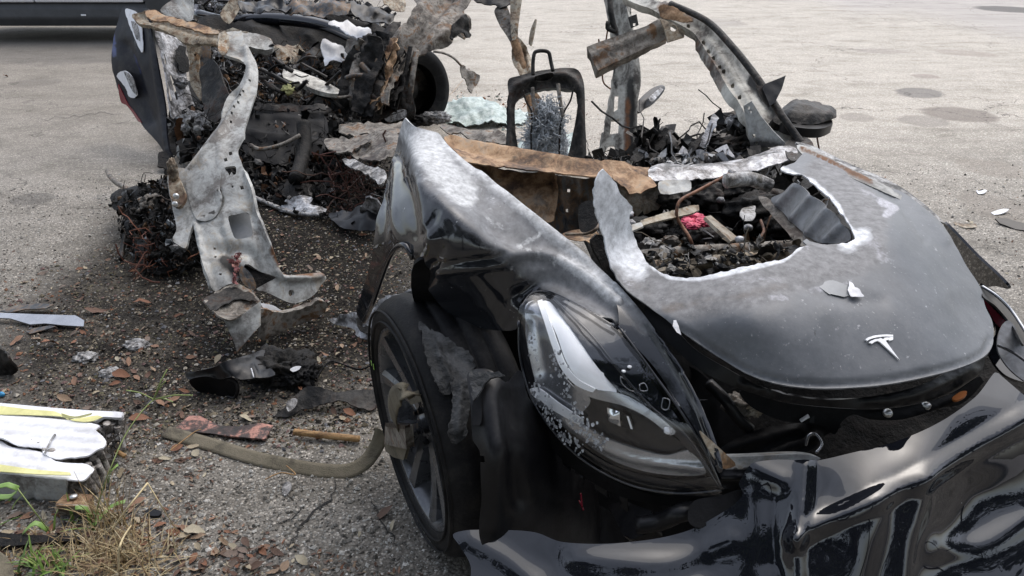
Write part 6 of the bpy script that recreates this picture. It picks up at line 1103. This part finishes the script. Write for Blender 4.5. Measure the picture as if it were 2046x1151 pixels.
gplate('ash_flake', [(572, 805), (585, 796), (594, 798), (590, 812), (576, 822)], [(572, 810, .045), (594, 798, .055), (576, 820, .035)], 'ash', 'pale grey ash flake on the end of the wavy metal strip', 'debris', step=4, thick=.002)
dk = thing('black_plastic_duct', tuple(PZ(470, 780)[:2]) + (0,), 'broken black plastic duct lying on the soil below the pale pillar', 'duct')
plate('duct_shell', [(372, 748), (400, 742), (440, 732), (480, 718), (510, 705), (530, 702), (525, 722), (545, 740), (550, 750), (520, 756), (480, 758), (462, 752), (440, 758), (410, 752), (385, 762)], [Z(372, 752, .04), Z(510, 705, .09), Z(550, 750, .08), Z(440, 755, .08), Z(450, 735, .12)], M['satin'], dk, step=5, thick=.004, crump=(.006, 14), ridges=[([(380, 748), (500, 715)], .01, 4), ([(505, 735), (512, 752)], .01, 4)])
plate('duct_front', [(378, 760), (410, 752), (440, 758), (462, 754), (472, 768), (470, 790), (458, 798), (440, 792), (410, 790), (390, 778)], [Z(378, 760, .06), Z(465, 758, .08), Z(450, 795, .0), Z(400, 785, .0)], M['plastic'], dk, step=5, thick=.004)
tube('duct_lip', [Z(455, 758, .075), Z(470, 762, .07), Z(475, 780, .04), Z(468, 795, .01), Z(455, 792, .012)], .006, M['satin'], dk, 8)
tube('white_clip', [Z(502, 736, .11), Z(507, 754, .09)], .002, M['white'], dk, 5)
tag(lump('charred_lump', PZ(560, 740, .03), (.10, .07, .05), M['char'], None, 5, .6, 2.4, 11, floor=.003), 'knobbly black charred lump at the right end of the plastic duct', 'debris')
tag(lump('charred_lump', PZ(596, 752, .03), (.05, .045, .04), M['plastic'], None, 5, .5, 2.4, 12, floor=.003), 'smaller round black lump with a white chip on top', 'debris')
gplate('white_chip', [(579, 738), (590, 732), (602, 732), (598, 738), (586, 743)], [(579, 740, .075), (602, 732, .08), (586, 743, .07)], 'white', 'white curved chip resting on the round black lump', 'debris', step=4, thick=.002)
tag(lump('ash_lump', PZ(535, 722, .05), (.03, .025, .02), M['ash'], None, 4, .5, 2.4, 13), 'small grey ashy lump on the black plastic duct', 'debris')
tube('black_cable', [Z(632, 756, .01), Z(645, 735, .01), Z(662, 722, .012), Z(690, 730, .01), Z(720, 738, .01), Z(745, 726, .01)], .003, M['plastic'], None, 6); tag(bpy.data.objects['black_cable'], 'thin black cable curling on the ground left of the front wheel', 'cable')
gplate('red_rusty_plate', [(352, 855), (365, 842), (380, 830), (400, 832), (440, 850), (480, 852), (520, 846), (546, 850), (530, 878), (480, 874), (420, 866), (380, 862)], [(352, 856, .012), (390, 832, .02), (546, 850, .025), (530, 878, .02), (440, 862, .015)], 'redrust', 'flat dark plate with flaking pink and red rust beside the strap', 'metal plate', step=5, thick=.006, crump=(.003, 14), curve=False)
tag(tube('wooden_stick', [Z(588, 863, .02), Z(640, 869, .022), Z(718, 877, .018)], .0105, M['wood'], None, 10), 'short brown wooden stick lying on the asphalt beside the front wheel', 'stick')
# strap: webbing on the ground, up and through the wheel
st = thing('ratchet_strap', tuple(PZ(560, 930)[:2]) + (0,), 'olive webbing strap lying on the ground and hooked through the front wheel', 'strap')
def ribbon(name, path, wvec, wid, mat, parent, thick=.002):
    P = catmull(np.array(path), False, .012); n = len(P); T = np.gradient(P, axis=0); V, F = [], []
    W = catmull(np.array(wvec, float), False, 1e9) if len(wvec) > 1 else np.array(wvec, float)
    idx = np.linspace(0, len(wvec) - 1, n)
    for i in range(n):
        a = int(idx[i]); b_ = min(a + 1, len(wvec) - 1); f_ = idx[i] - a; w_ = np.array(wvec[a], float) * (1 - f_) + np.array(wvec[b_], float) * f_
        tt = T[i] / np.linalg.norm(T[i]); w_ = w_ - tt * (w_ @ tt); w_ /= np.linalg.norm(w_)
        for k in range(5): V.append(P[i] + w_ * wid * (k / 4 - .5))
    for i in range(n - 1):
        for k in range(4): F.append((i * 5 + k, i * 5 + k + 1, (i + 1) * 5 + k + 1, (i + 1) * 5 + k))
    o = mk(name, V, F, mat, parent); mm_ = o.modifiers.new('t', 'SOLIDIFY'); mm_.thickness = thick; mm_.offset = 0; return o
g = lambda x, y, z=.012: PZ(x, y, z)
ribbon('webbing', [g(330, 862), g(420, 888), g(520, 918), (g(620, 938)), g(690, 942, .014), g(728, 925, .03), g(752, 893, .07), g(764, 860, .13)], [(.12, 1, .25), (.12, 1, .3), (.12, 1, .35), (.1, 1, .4), (0, .9, .6), (-.5, .8, .5), (-.8, .4, .3), (-.9, .3, .1)], .043, M['web'], st)
w1 = lambda x, y, o_: (WC + 0 * WN) if False else None
def onwheel(px, py, d):
    r = ray(px, py); c0 = np.array([0, 0, CAM_H]); pl = WC + WN * d; tt = ((pl - c0) @ WN) / (r @ WN); return c0 + r * tt
ribbon('webbing_loop', [onwheel(790, 850, .03), onwheel(784, 825, .045), onwheel(790, 795, .06), onwheel(812, 783, .05), onwheel(835, 786, .0)], [tuple(WS), tuple(WS), tuple(WS), tuple(WS * .9 + WU * .3), tuple(WS * .6 + WU * .6)], .048, M['web'], st, .003)
def wquad(name, pts, d, mat, thick, bev=.002):
    V = [onwheel(x, y, d) for x, y in pts]; n = len(V); V2 = [v - WN * thick for v in V]
    F = [tuple(range(n))] + [tuple(range(n, 2 * n))[::-1]] + [(i, (i + 1) % n, n + (i + 1) % n, n + i) for i in range(n)]
    o = mk(name, V + V2, F, mat, st, smooth=False); mm_ = o.modifiers.new('b', 'BEVEL'); mm_.width = bev; mm_.segments = 2; return o
wquad('end_fitting', [(770, 848), (808, 854), (812, 896), (768, 886)], .03, M['grust'], .02)
wquad('fitting_tail', [(768, 886), (812, 896), (806, 918), (785, 912), (770, 900)], .02, M['web'], .008)
wquad('fitting_bar', [(770, 846), (809, 851), (809, 856), (770, 851)], .035, M['charsheet'], .012)
wquad('inner_web', [(812, 790), (848, 776), (845, 800), (820, 808)], -.01, M['web'], .003)

# battery module
bm_ = thing('battery_module', tuple(PZ(100, 960)[:2]) + (0,), 'broken white battery module with yellow tape and exposed cells, on a rusty bracket', 'battery module')
Bt = lambda x, y: Z(x, y, .085 + .0)
BTOP = [Z(0, 805, .13), Z(245, 828, .13), Z(215, 900, .13), Z(0, 880, .13), Z(0, 960, .085), Z(190, 935, .085), Z(150, 965, .08), Z(-40, 970, .08)]
plate('core', [(-60, 815), (0, 820), (240, 838), (244, 868), (225, 900), (205, 955), (190, 985), (100, 990), (-60, 985)], [Z(0, 815, .11), Z(240, 838, .11), Z(205, 950, .02), Z(0, 985, .02)], M['grust'], bm_, step=10, thick=.03, tear=1, off=.01)
plate('top_edge', [(-60, 801), (0, 805), (110, 815), (180, 820), (246, 824), (243, 834), (205, 833), (190, 842), (120, 833), (60, 830), (0, 826), (-60, 822)], [Z(0, 805, .135), Z(246, 826, .135), Z(0, 826, .125)], M['white'], bm_, step=6, thick=.01)
plate('yellow_tape', [(-60, 808), (0, 811), (60, 818), (110, 822), (125, 830), (135, 838), (195, 830), (205, 833), (180, 842), (150, 841), (120, 832), (60, 829), (0, 828), (-60, 826)], [Z(0, 815, .137), Z(205, 833, .137), Z(0, 828, .130)], M['yellow'], bm_, step=6, thick=.002, off=-.004)
plate('curled_yellow_tape', [(122, 826), (150, 832), (184, 825), (182, 829), (160, 835), (135, 836), (124, 833)], [Z(122, 828, .15), Z(184, 826, .155), Z(140, 836, .14)], M['yellow'], bm_, step=4, thick=.002, crump=(.003, 40), off=-.004)
WR = [([(-60, 838 + k), (0, 841 + k), (200, 860 + k)], .007, 7) for k in (0, 20, 40, 60)]
plate('white_cover', [(-60, 825), (0, 828), (60, 832), (120, 838), (180, 845), (200, 852), (192, 862), (205, 872), (212, 882), (206, 895), (190, 905), (165, 915), (130, 918), (112, 918), (100, 915), (85, 905), (92, 900), (70, 895), (30, 890), (8, 878), (0, 876), (-60, 872)], [Z(0, 828, .128), Z(200, 850, .128), Z(212, 888, .115), Z(0, 876, .12), Z(130, 918, .105)], M['white'], bm_, step=6, thick=.005, tear=1, ridges=WR)
plate('white_cover', [(-60, 876), (0, 880), (20, 892), (60, 898), (86, 906), (98, 916), (112, 924), (140, 928), (170, 930), (188, 938), (180, 950), (165, 960), (140, 958), (60, 950), (0, 944), (-60, 940)], [Z(0, 885, .108), Z(188, 938, .10), Z(0, 944, .10)], M['white'], bm_, step=6, thick=.005, tear=1, ridges=[([(-60, 897), (0, 900), (180, 932)], .006, 7), ([(-60, 918), (0, 922), (180, 946)], .006, 7)])
plate('yellow_tape', [(-60, 922), (0, 928), (70, 938), (140, 944), (142, 949), (70, 947), (0, 942), (-60, 938)], [Z(0, 930, .108), Z(142, 946, .108), Z(0, 942, .104)], M['yellow'], bm_, step=5, thick=.002, off=-.006)
plate('tray_side', [(-60, 944), (0, 948), (80, 952), (128, 958), (132, 990), (128, 1006), (100, 1010), (50, 1004), (0, 996), (-60, 990)], [Z(0, 948, .095), Z(128, 958, .09), Z(128, 1006, .0), Z(0, 998, .0)], M['galv'], bm_, step=6, thick=.008, crump=(.003, 12), ridges=[([(66, 955), (66, 1000)], -.008, 4)], masks={'soot': [([(-20, 998), (130, 1005)], 12, .6)]})
cyl_v = [(math.cos(a), math.sin(a)) for a in np.linspace(0, 2 * math.pi, 13)[:-1]]
me = None; cells = []
def cell(c, tilt=(0, 0), s=1, parent=bm_):
    global me
    if me is None:
        V = []; F = []
        for z, r in ((-.034, .0095), (-.034, .0105), (.028, .0105), (.030, .0095), (.034, .0105), (.035, .008)):
            V += [(x * r, y * r, z) for x, y in cyl_v]
        F = [(i * 12 + k, i * 12 + (k + 1) % 12, (i + 1) * 12 + (k + 1) % 12, (i + 1) * 12 + k) for i in range(5) for k in range(12)] + [tuple(range(60, 72)), tuple(range(12))[::-1]]
        me = bpy.data.meshes.new('battery_cell'); me.from_pydata(V, [], F); me.materials.append(M['cell'])
    o = bpy.data.objects.new('battery_cell', me); COL.objects.link(o); o.parent = parent; o.location = tuple(np.array(c) - root_loc(parent)); o.rotation_euler = (tilt[0], tilt[1], rng.uniform(0, 6)); o.scale = (s, s, s)
for (x, y, z) in [(210, 846, .09), (222, 850, .088), (234, 850, .09), (243, 858, .085), (228, 866, .075), (240, 872, .07), (214, 862, .085), (205, 905, .07), (196, 915, .065), (207, 922, .06), (190, 928, .065), (200, 938, .05), (178, 925, .07), (182, 945, .055), (168, 952, .055), (166, 968, .045), (190, 955, .045), (152, 965, .05), (140, 968, .05), (205, 950, .04), (180, 965, .04), (10, 884, .085), (22, 889, .085), (34, 892, .085), (46, 895, .085), (58, 898, .085), (70, 901, .085), (82, 905, .085), (96, 914, .08), (108, 918, .08)]:
    cell(PZ(x, y, z), (rng.uniform(-.25, .25), rng.uniform(-.25, .25)))
pile('cell_residue', [(195, 845), (246, 838), (246, 880), (215, 905), (205, 955), (150, 985), (125, 960), (190, 925)], [Z(195, 845, .10), Z(246, 840, .1), Z(205, 955, .03), Z(130, 975, .04)], 150, .02, [(.4, .38, .36), (.6, .58, .56), (.1, .09, .08), (.03, .03, .03), (.25, .2, .14)], bm_, dz=.01, wires=.15)
tube('tray_crease', [Z(90, 905, .125), Z(102, 880, .126), Z(110, 868, .127)], .003, M['ash'], bm_, 6)
rb = gplate('rusty_bracket', [(112, 1005), (128, 988), (150, 986), (186, 988), (176, 1012), (112, 1010)], [(112, 1006, .055), (186, 988, .055), (176, 1012, .055)], 'rust', 'small rusty steel bracket with a silver bolt in front of the battery module', 'bracket', step=5, curve=False, thick=.004)
plate('bracket_side', [(112, 1009), (176, 1012), (186, 989), (188, 1010), (178, 1034), (160, 1034), (118, 1026)], [Z(112, 1010, .054), Z(176, 1013, .054), Z(187, 992, .052), Z(178, 1032, .0), Z(118, 1026, .01)], M['tanrust'], rb, step=5, curve=False, thick=.004) if False else None
bs = plate('bracket_side', [(112, 1009), (176, 1012), (180, 1034), (118, 1028)], [Z(112, 1010, .053), Z(176, 1013, .053), Z(180, 1034, .0), Z(118, 1028, .0)], M['tanrust'], None, step=5, curve=False, thick=.004)
bs2 = plate('bracket_side', [(176, 1012), (186, 989), (189, 1012), (181, 1034)], [Z(176, 1012, .053), Z(186, 989, .053), Z(181, 1034, .0)], M['rust'], None, step=5, curve=False, thick=.004)
bo = lump('bolt_head', PZ(147, 992, .062), (.010, .010, .006), M['bolt'], None, 3, .02, 1, 1)
for o_ in (bs, bs2, bo):
    o_.parent = rb; o_.location = o_.location - rb.location
tag(tube('bamboo_piece', [Z(213, 892, .05), Z(232, 902, .04), Z(250, 912, .03)], .007, M['wood'], None, 8), 'short tan stick poking out from under the battery module', 'stick')
gplate('black_bar', [(-40, 1062), (40, 1068), (110, 1070), (158, 1072), (160, 1080), (100, 1082), (30, 1090), (-40, 1090)], [(-40, 1075, .03), (160, 1076, .02), (60, 1088, .02)], 'char', 'black charred bar lying in the dry grass by the lower left edge', 'bar', step=6, thick=.02)
gplate('grey_sheet_corner', [(-30, 1095), (0, 1102), (22, 1125), (24, 1160), (-30, 1160)], [(-30, 1100, .05), (22, 1125, .03), (0, 1160, .03)], 'web', 'olive grey curved piece at the very bottom left corner', 'debris', step=6, thick=.01)
gplate('black_rubber_offcut', [(290, 1022), (300, 1015), (312, 1018), (322, 1022), (318, 1030), (300, 1030)], [(290, 1022, .01), (322, 1022, .015), (300, 1030, .01)], 'satin', 'small black rubber scrap on the asphalt right of the dry grass', 'debris', step=4, thick=.006)
gplate('pale_stone', [(563, 975), (568, 964), (578, 962), (583, 972), (576, 985), (568, 990)], [(563, 975, .012), (583, 972, .012), (568, 990, .006)], 'ash', 'pale grey flat stone chip on the asphalt below the strap', 'stone', step=4, thick=.006)
gplate('grey_plank', [(-20, 624), (30, 626), (80, 628), (150, 630), (158, 634), (168, 640), (167, 652), (130, 650), (90, 646), (60, 648), (20, 636), (-20, 634)], [(-20, 628, .03), (160, 635, .03), (90, 648, .02)], 'lampgrey', 'broken light grey plastic plank at the left edge above the dry leaves', 'plastic panel', step=5, thick=.006, curve=False)
gplate('dark_plank', [(0, 622), (20, 614), (45, 608), (80, 606), (108, 608), (92, 616), (50, 618), (20, 624)], [(0, 622, .02), (108, 608, .03), (50, 618, .025)], 'bluegrey', 'dark splintered plate behind the light grey plank', 'plastic panel', step=5, thick=.004, curve=False)
gplate('dark_plank', [(52, 662), (70, 655), (100, 650), (112, 652), (85, 660), (60, 667)], [(52, 662, .01), (112, 652, .02), (60, 667, .01)], 'bluegrey', 'dark splinter in front of the light grey plank', 'plastic panel', step=4, thick=.003, curve=False)
gplate('broken_black_casing', [(-30, 700), (20, 704), (32, 722), (38, 738), (22, 748), (0, 758), (-30, 765)], [(-30, 700, .10), (32, 715, .09), (20, 748, .0), (-30, 762, .0)], 'charsheet', 'broken black casing cut off by the left edge of the photo', 'debris', step=5, thick=.006, crump=(.02, 14), tear=2)
tag(lump('blue_cap', PZ(3, 788, .012), (.010, .008, .008), plain('blue_plastic', (.03, .22, .42), .4), None, 3, .2, 2, 3), 'tiny bright blue plastic cap at the left edge above the battery', 'cap')
for k, (x, y, s_, lab) in enumerate([(172, 715, .028, 'pale grey ash lump in the middle of the dark soil, leftmost of three'), (222, 745, .024, 'pale grey ash lump behind the orange leaves, middle of three'), (272, 690, .03, 'flat pale foil lump among the dead leaves, rightmost of three')]):
    tag(lump('ash_lump', PZ(x, y, .008), (s_ * 1.3, s_, s_ * .45), M['ash'], None, 4, .5, 2.6, 20 + k, floor=.002), lab, 'debris')
gplate('black_strip', [(1988, 436), (2010, 436), (2060, 450), (2060, 462), (2030, 458), (1998, 446)], [(1988, 438, .02), (2060, 452, .02), (2010, 450, .01)], 'satin', 'black plastic strip on the asphalt by the right edge', 'plastic strip', step=5, thick=.008, curve=False)
gplate('white_shard', [(1980, 425), (2000, 418), (2016, 418), (2004, 426), (1986, 429)], [(1980, 426, .005), (2016, 418, .02), (1986, 429, .005)], 'white', 'white plastic shard just above the black strip on the right', 'shard', step=4, thick=.002)
gplate('white_shard', [(1950, 381), (1962, 379), (1972, 380), (1966, 386), (1954, 387)], [(1950, 382, .005), (1972, 380, .015), (1954, 387, .005)], 'white', 'small white shard farthest back on the asphalt right of the hood', 'shard', step=4, thick=.002)
gplate('white_shard', [(1905, 443), (1925, 447), (1950, 447), (1952, 453), (1928, 455), (1908, 448)], [(1905, 444, .005), (1952, 450, .015), (1928, 455, .005)], 'tanrust', 'thin curved tan shard on the asphalt nearest the hood', 'shard', step=4, thick=.002)

# ---- weeds and dry grass (lower left)
def blades(name, cen, n, spread, hgt, pal, wid, label, lean=.6):
    V, F, C = [], [], []
    for _ in range(n):
        p = PZ(cen[0] + rng.gauss(0, spread[0]), cen[1] + rng.gauss(0, spread[1])); a = rng.uniform(0, 6.3); L_ = rng.uniform(*hgt); d = np.array([math.cos(a), math.sin(a), 0]); s = np.array([-d[1], d[0], 0]); le = rng.uniform(.2, 1) * lean; b_ = len(V); c = rng.choice(pal); k5 = 6
        for k in range(k5):
            t_ = k / (k5 - 1); q = p + d * L_ * le * t_ ** 1.5 + np.array([0, 0, L_ * (1 - .45 * le * t_) * t_ * (1.15 - le * .8)]); wv = wid * (1 - t_) ** .7 + .0003
            q[2] = max(q[2], .004 + .002 * t_); V += [q - s * wv, q + s * wv]; C += [c, c]
        F += [(b_ + 2 * k, b_ + 2 * k + 1, b_ + 2 * k + 3, b_ + 2 * k + 2) for k in range(k5 - 1)]
    return tag(mk(name, V, F, M['blade'], None, attrs={'col': C}, origin=tuple(PZ(*cen[:2]))), label, kind='stuff')
DRY = [(.34, .25, .12), (.42, .33, .18), (.26, .18, .09), (.5, .42, .26), (.2, .13, .07)]
GRN = [(.12, .22, .04), (.18, .30, .06), (.10, .17, .04), (.25, .33, .09)]
blades('dry_grass', (230, 1110), 420, (55, 28), (.03, .12), DRY, .0016, 'matted dry straw-coloured grass at the lower left', 1.3)
blades('dry_grass', (120, 1110), 200, (60, 22), (.03, .08), DRY, .0014, 'matted dry grass below the battery module', 1.4)
blades('dry_grass', (230, 1055), 60, (20, 12), (.08, .2), DRY[:4], .0016, 'upright dry grass stems', .7)
blades('green_grass', (88, 1135), 46, (26, 12), (.04, .10), GRN, .004, 'fresh green weed leaves at the bottom left', 1.0)
blades('green_grass', (180, 1045), 12, (20, 12), (.05, .10), GRN, .004, 'a few green blades beside the rusty bracket', 1.0)
blades('green_grass', (15, 1010), 12, (22, 22), (.05, .10), GRN, .004, 'green blades under the battery tray', 1.0)
wd = thing('tall_weed', tuple(PZ(190, 1055)[:2]) + (0,), 'thin green grass stalk with a four-spoked seed head leaning over the battery module', 'weed')
GM = plain('weed_green', (.20, .25, .08), .6); GM2 = plain('straw', (.55, .45, .26), .6)
tube('stem', [Z(186, 1058, .01), Z(196, 1010, .10), (215, 950, 1.42), (250, 870, 1.50), (285, 820, 1.56), (307, 798, 1.60)], .0014, GM, wd, 5)
for e in [(334, 738, 1.62), (385, 790, 1.60), (252, 780, 1.60), (330, 762, 1.58), (345, 803, 1.55)]: tube('seed_spike', [(307, 798, 1.60), ((307 + e[0]) / 2, (798 + e[1]) / 2 - 4, 1.60), e], .0016, GM, wd, 5)
w2 = thing('bent_straw', tuple(PZ(230, 1060)[:2]) + (0,), 'pale dry straw stalk bent into a peak above the asphalt', 'weed')
tube('stem', [Z(222, 1062, .01), (255, 1015, 1.30), (295, 965, 1.36)], .0022, GM2, w2, 5); tube('stem', [(295, 965, 1.36), (325, 1015, 1.34), Z(355, 1062, .01)], .0013, GM2, w2, 5)
tube('stem', [Z(262, 1050, .01), (240, 1090, 1.2), Z(238, 1140, .02)], .0022, GM2, w2, 5)
w3 = thing('green_blade_weed', tuple(PZ(60, 1060)[:2]) + (0,), 'arched green blade leaning left across the battery tray', 'weed')
tube('stem', [Z(100, 1063, .01), (75, 1030, 1.28), (35, 976, 1.30)], .0014, GM, w3, 5); ribbon('leaf', [PY(36, 976, 1.30), PY(15, 968, 1.30), PY(-20, 978, 1.30)], [(0, 1, .3)], .012, plain('weed_leaf', (.16, .27, .06), .5), w3, .0006); ribbon('leaf', [PY(36, 978, 1.30), PY(20, 992, 1.31), PY(-15, 992, 1.33)], [(0, 1, .3)], .012, bpy.data.materials['weed_leaf'], w3, .0006)
ribbon('leaf', [PZ(96, 1060, .02), PZ(70, 1045, .05), PZ(45, 1066, .03)], [(0, 1, .3)], .014, bpy.data.materials['weed_leaf'], w3, .0006)
lf = w3; 
for a_, b_, c_ in [((186, 1050, .02), (222, 1012, .04), (250, 1002, .05)), ((180, 1046, .02), (172, 1016, .06), (150, 1015, .07)), ((108, 1060, .02), (110, 1030, .06), (116, 1018, .07)), ((216, 965, .02), (222, 940, .05), (236, 928, .06))]:
    ribbon('leaf', [PZ(*a_), PZ(*b_), PZ(*c_)], [(0, 1, .3)], .012, bpy.data.materials['weed_leaf'], w3 if a_[0] < 150 else wd, .0006)
for tw, lab in [([(1060, 700, 0)], '')]: pass
for pts_, lab in [([(530, 958), (560, 945), (590, 948), (572, 930)], 'thin twig crossing the strap'), ([(340, 900), (390, 862), (402, 858)], 'thin twig lying across the end of the strap'), ([(880, 195), (900, 188), (925, 160)], 'thin bent wire on the asphalt beside the rear wheel')]:
    tag(tube('twig', [Z(x, y, .022) for x, y in pts_], .0018, M['wood'], None, 5), lab, 'twig')
tag(tube('twig', [Z(908, 681, .60), Z(930, 684, .60), Z(955, 686, .60)], .002, GM2, None, 5), 'dry straw resting on top of the front tyre', 'twig')

# ================================================================== TREES BEHIND THE VIEWER (mirrored in the paint)
def tree(loc, h, cr_, seed, label, cat='tree'):
    r0 = random.Random(seed); t_ = thing('broadleaf_tree', loc, label, cat, 'trees at the edge of the yard behind the photographer')
    base = np.array([loc[0], loc[1], 0.]); V, F = [], []
    def limb(P, r, tp_):
        nonlocal V, F
        v, f = sweep(catmull(np.array(P), False, .4), r, 7, taper=tp_, base=len(V)); V += list(v); F += f
    limb([base, base + [.1, .05, h * .3], base + [-.1, .1, h * .6], base + [0, 0, h * .85]], .2, lambda s: 1 - .75 * s)
    cl = []
    for k in range(16):
        a = r0.uniform(0, 6.3); zz = h * r0.uniform(.38, .95); rr = cr_ * (r0.uniform(.45, 1)) * math.sin(min(1, (zz / h - .2) / .8) * 2.6 + .3)
        e = base + np.array([math.cos(a) * rr, math.sin(a) * rr, zz]); limb([base + [0, 0, zz * .6], (base + [0, 0, zz * .7] + e) / 2 + [0, 0, .2], e], .06, lambda s: 1 - .7 * s); cl.append(e)
    mk('trunk', V, F, M['bark'], t_)
    V, F = [], []
    for e in cl:
        cc = e; nl = 650
        for _ in range(nl):
            d = np.array([r0.gauss(0, 1), r0.gauss(0, 1), r0.gauss(0, .7)]) * cr_ * .24; p = cc + d; a, b2 = r0.uniform(0, 6.3), r0.uniform(-1, 1); s = .15
            u = np.array([math.cos(a), math.sin(a), b2]) * s; v_ = np.array([-math.sin(a), math.cos(a), r0.uniform(-1, 1)]) * s * .6; k = len(V)
            V += [p - u, p + v_, p + u, p - v_]; F.append((k, k + 1, k + 2, k + 3))
    mk('crown', V, F, M['foliage'], t_, smooth=False)
def copy_tree(src, loc, sc_, rz, label):
    r = src.copy(); COL.objects.link(r); r.location = loc; r.rotation_euler = (0, 0, rz); r.scale = (sc_, sc_, sc_); r['label'] = label
    for ch in list(src.children):
        if ch.name.startswith(('trunk', 'crown')):
            c_ = ch.copy(); COL.objects.link(c_); c_.parent = r
    return r
tree((-2.9, -7.2, 0), 8.6, 2.9, 40, 'broad leafy tree behind the photographer, second from the left'); t0 = [o for o in bpy.data.objects if o.name.startswith('broadleaf_tree')][0]
for x, y, k_, rz, lab in [(2.3, -7.4, .93, 1.3, 'shorter leafy tree behind the photographer, middle of the row'), (7.0, -6.5, 1.12, 2.6, 'tallest leafy tree behind the photographer, second from the right'), (-8.5, -4, 1.0, 4.0, 'leafy tree at the left end of the row behind the photographer'), (12, -2, 1.05, 5.1, 'leafy tree at the right end of the row behind the photographer')]:
    copy_tree(t0, (x, y, 0), k_, rz, lab)
# cracks in the asphalt, filled with dirt
def crack(pts, wd):
    P = densify(np.array(pts, float), 9, False); P[1:-1] += nrg.uniform(-4, 4, P[1:-1].shape); V, F = [], []
    for i, q in enumerate(P):
        a = PZ(q[0], q[1]); z_ = gheight(a[0], a[1]) + .0035; w_ = wd * math.sin(math.pi * (i + .6) / (len(P) + .2)) * rng.uniform(.6, 1.3)
        tt = P[min(i + 1, len(P) - 1)] - P[max(i - 1, 0)]; n_ = np.array([-tt[1], tt[0]]); n_ = n_ / np.linalg.norm(n_); b_ = PZ(*(q + n_)) - a; b_ = b_ / np.linalg.norm(b_[:2])
        V += [(a[0] - b_[0] * w_, a[1] - b_[1] * w_, z_), (a[0] + b_[0] * w_, a[1] + b_[1] * w_, z_)]
    F = [(2 * i, 2 * i + 1, 2 * i + 3, 2 * i + 2) for i in range(len(P) - 1)]
    mk('crack', V, F, M['char'], ground, smooth=False)
crack([(700, 958), (672, 965), (660, 1000), (620, 1035), (590, 1072), (560, 1110)], .0035); crack([(612, 1010), (585, 1040), (540, 1052)], .0025); crack([(735, 985), (760, 1040), (800, 1100)], .002); crack([(60, 240), (130, 236), (200, 228), (262, 226)], .006); crack([(1700, 470), (1690, 468), (1990, 500), (2060, 520)], .003); crack([(1580, -4), (1640, 14), (1780, 36), (2060, 72)], .008)
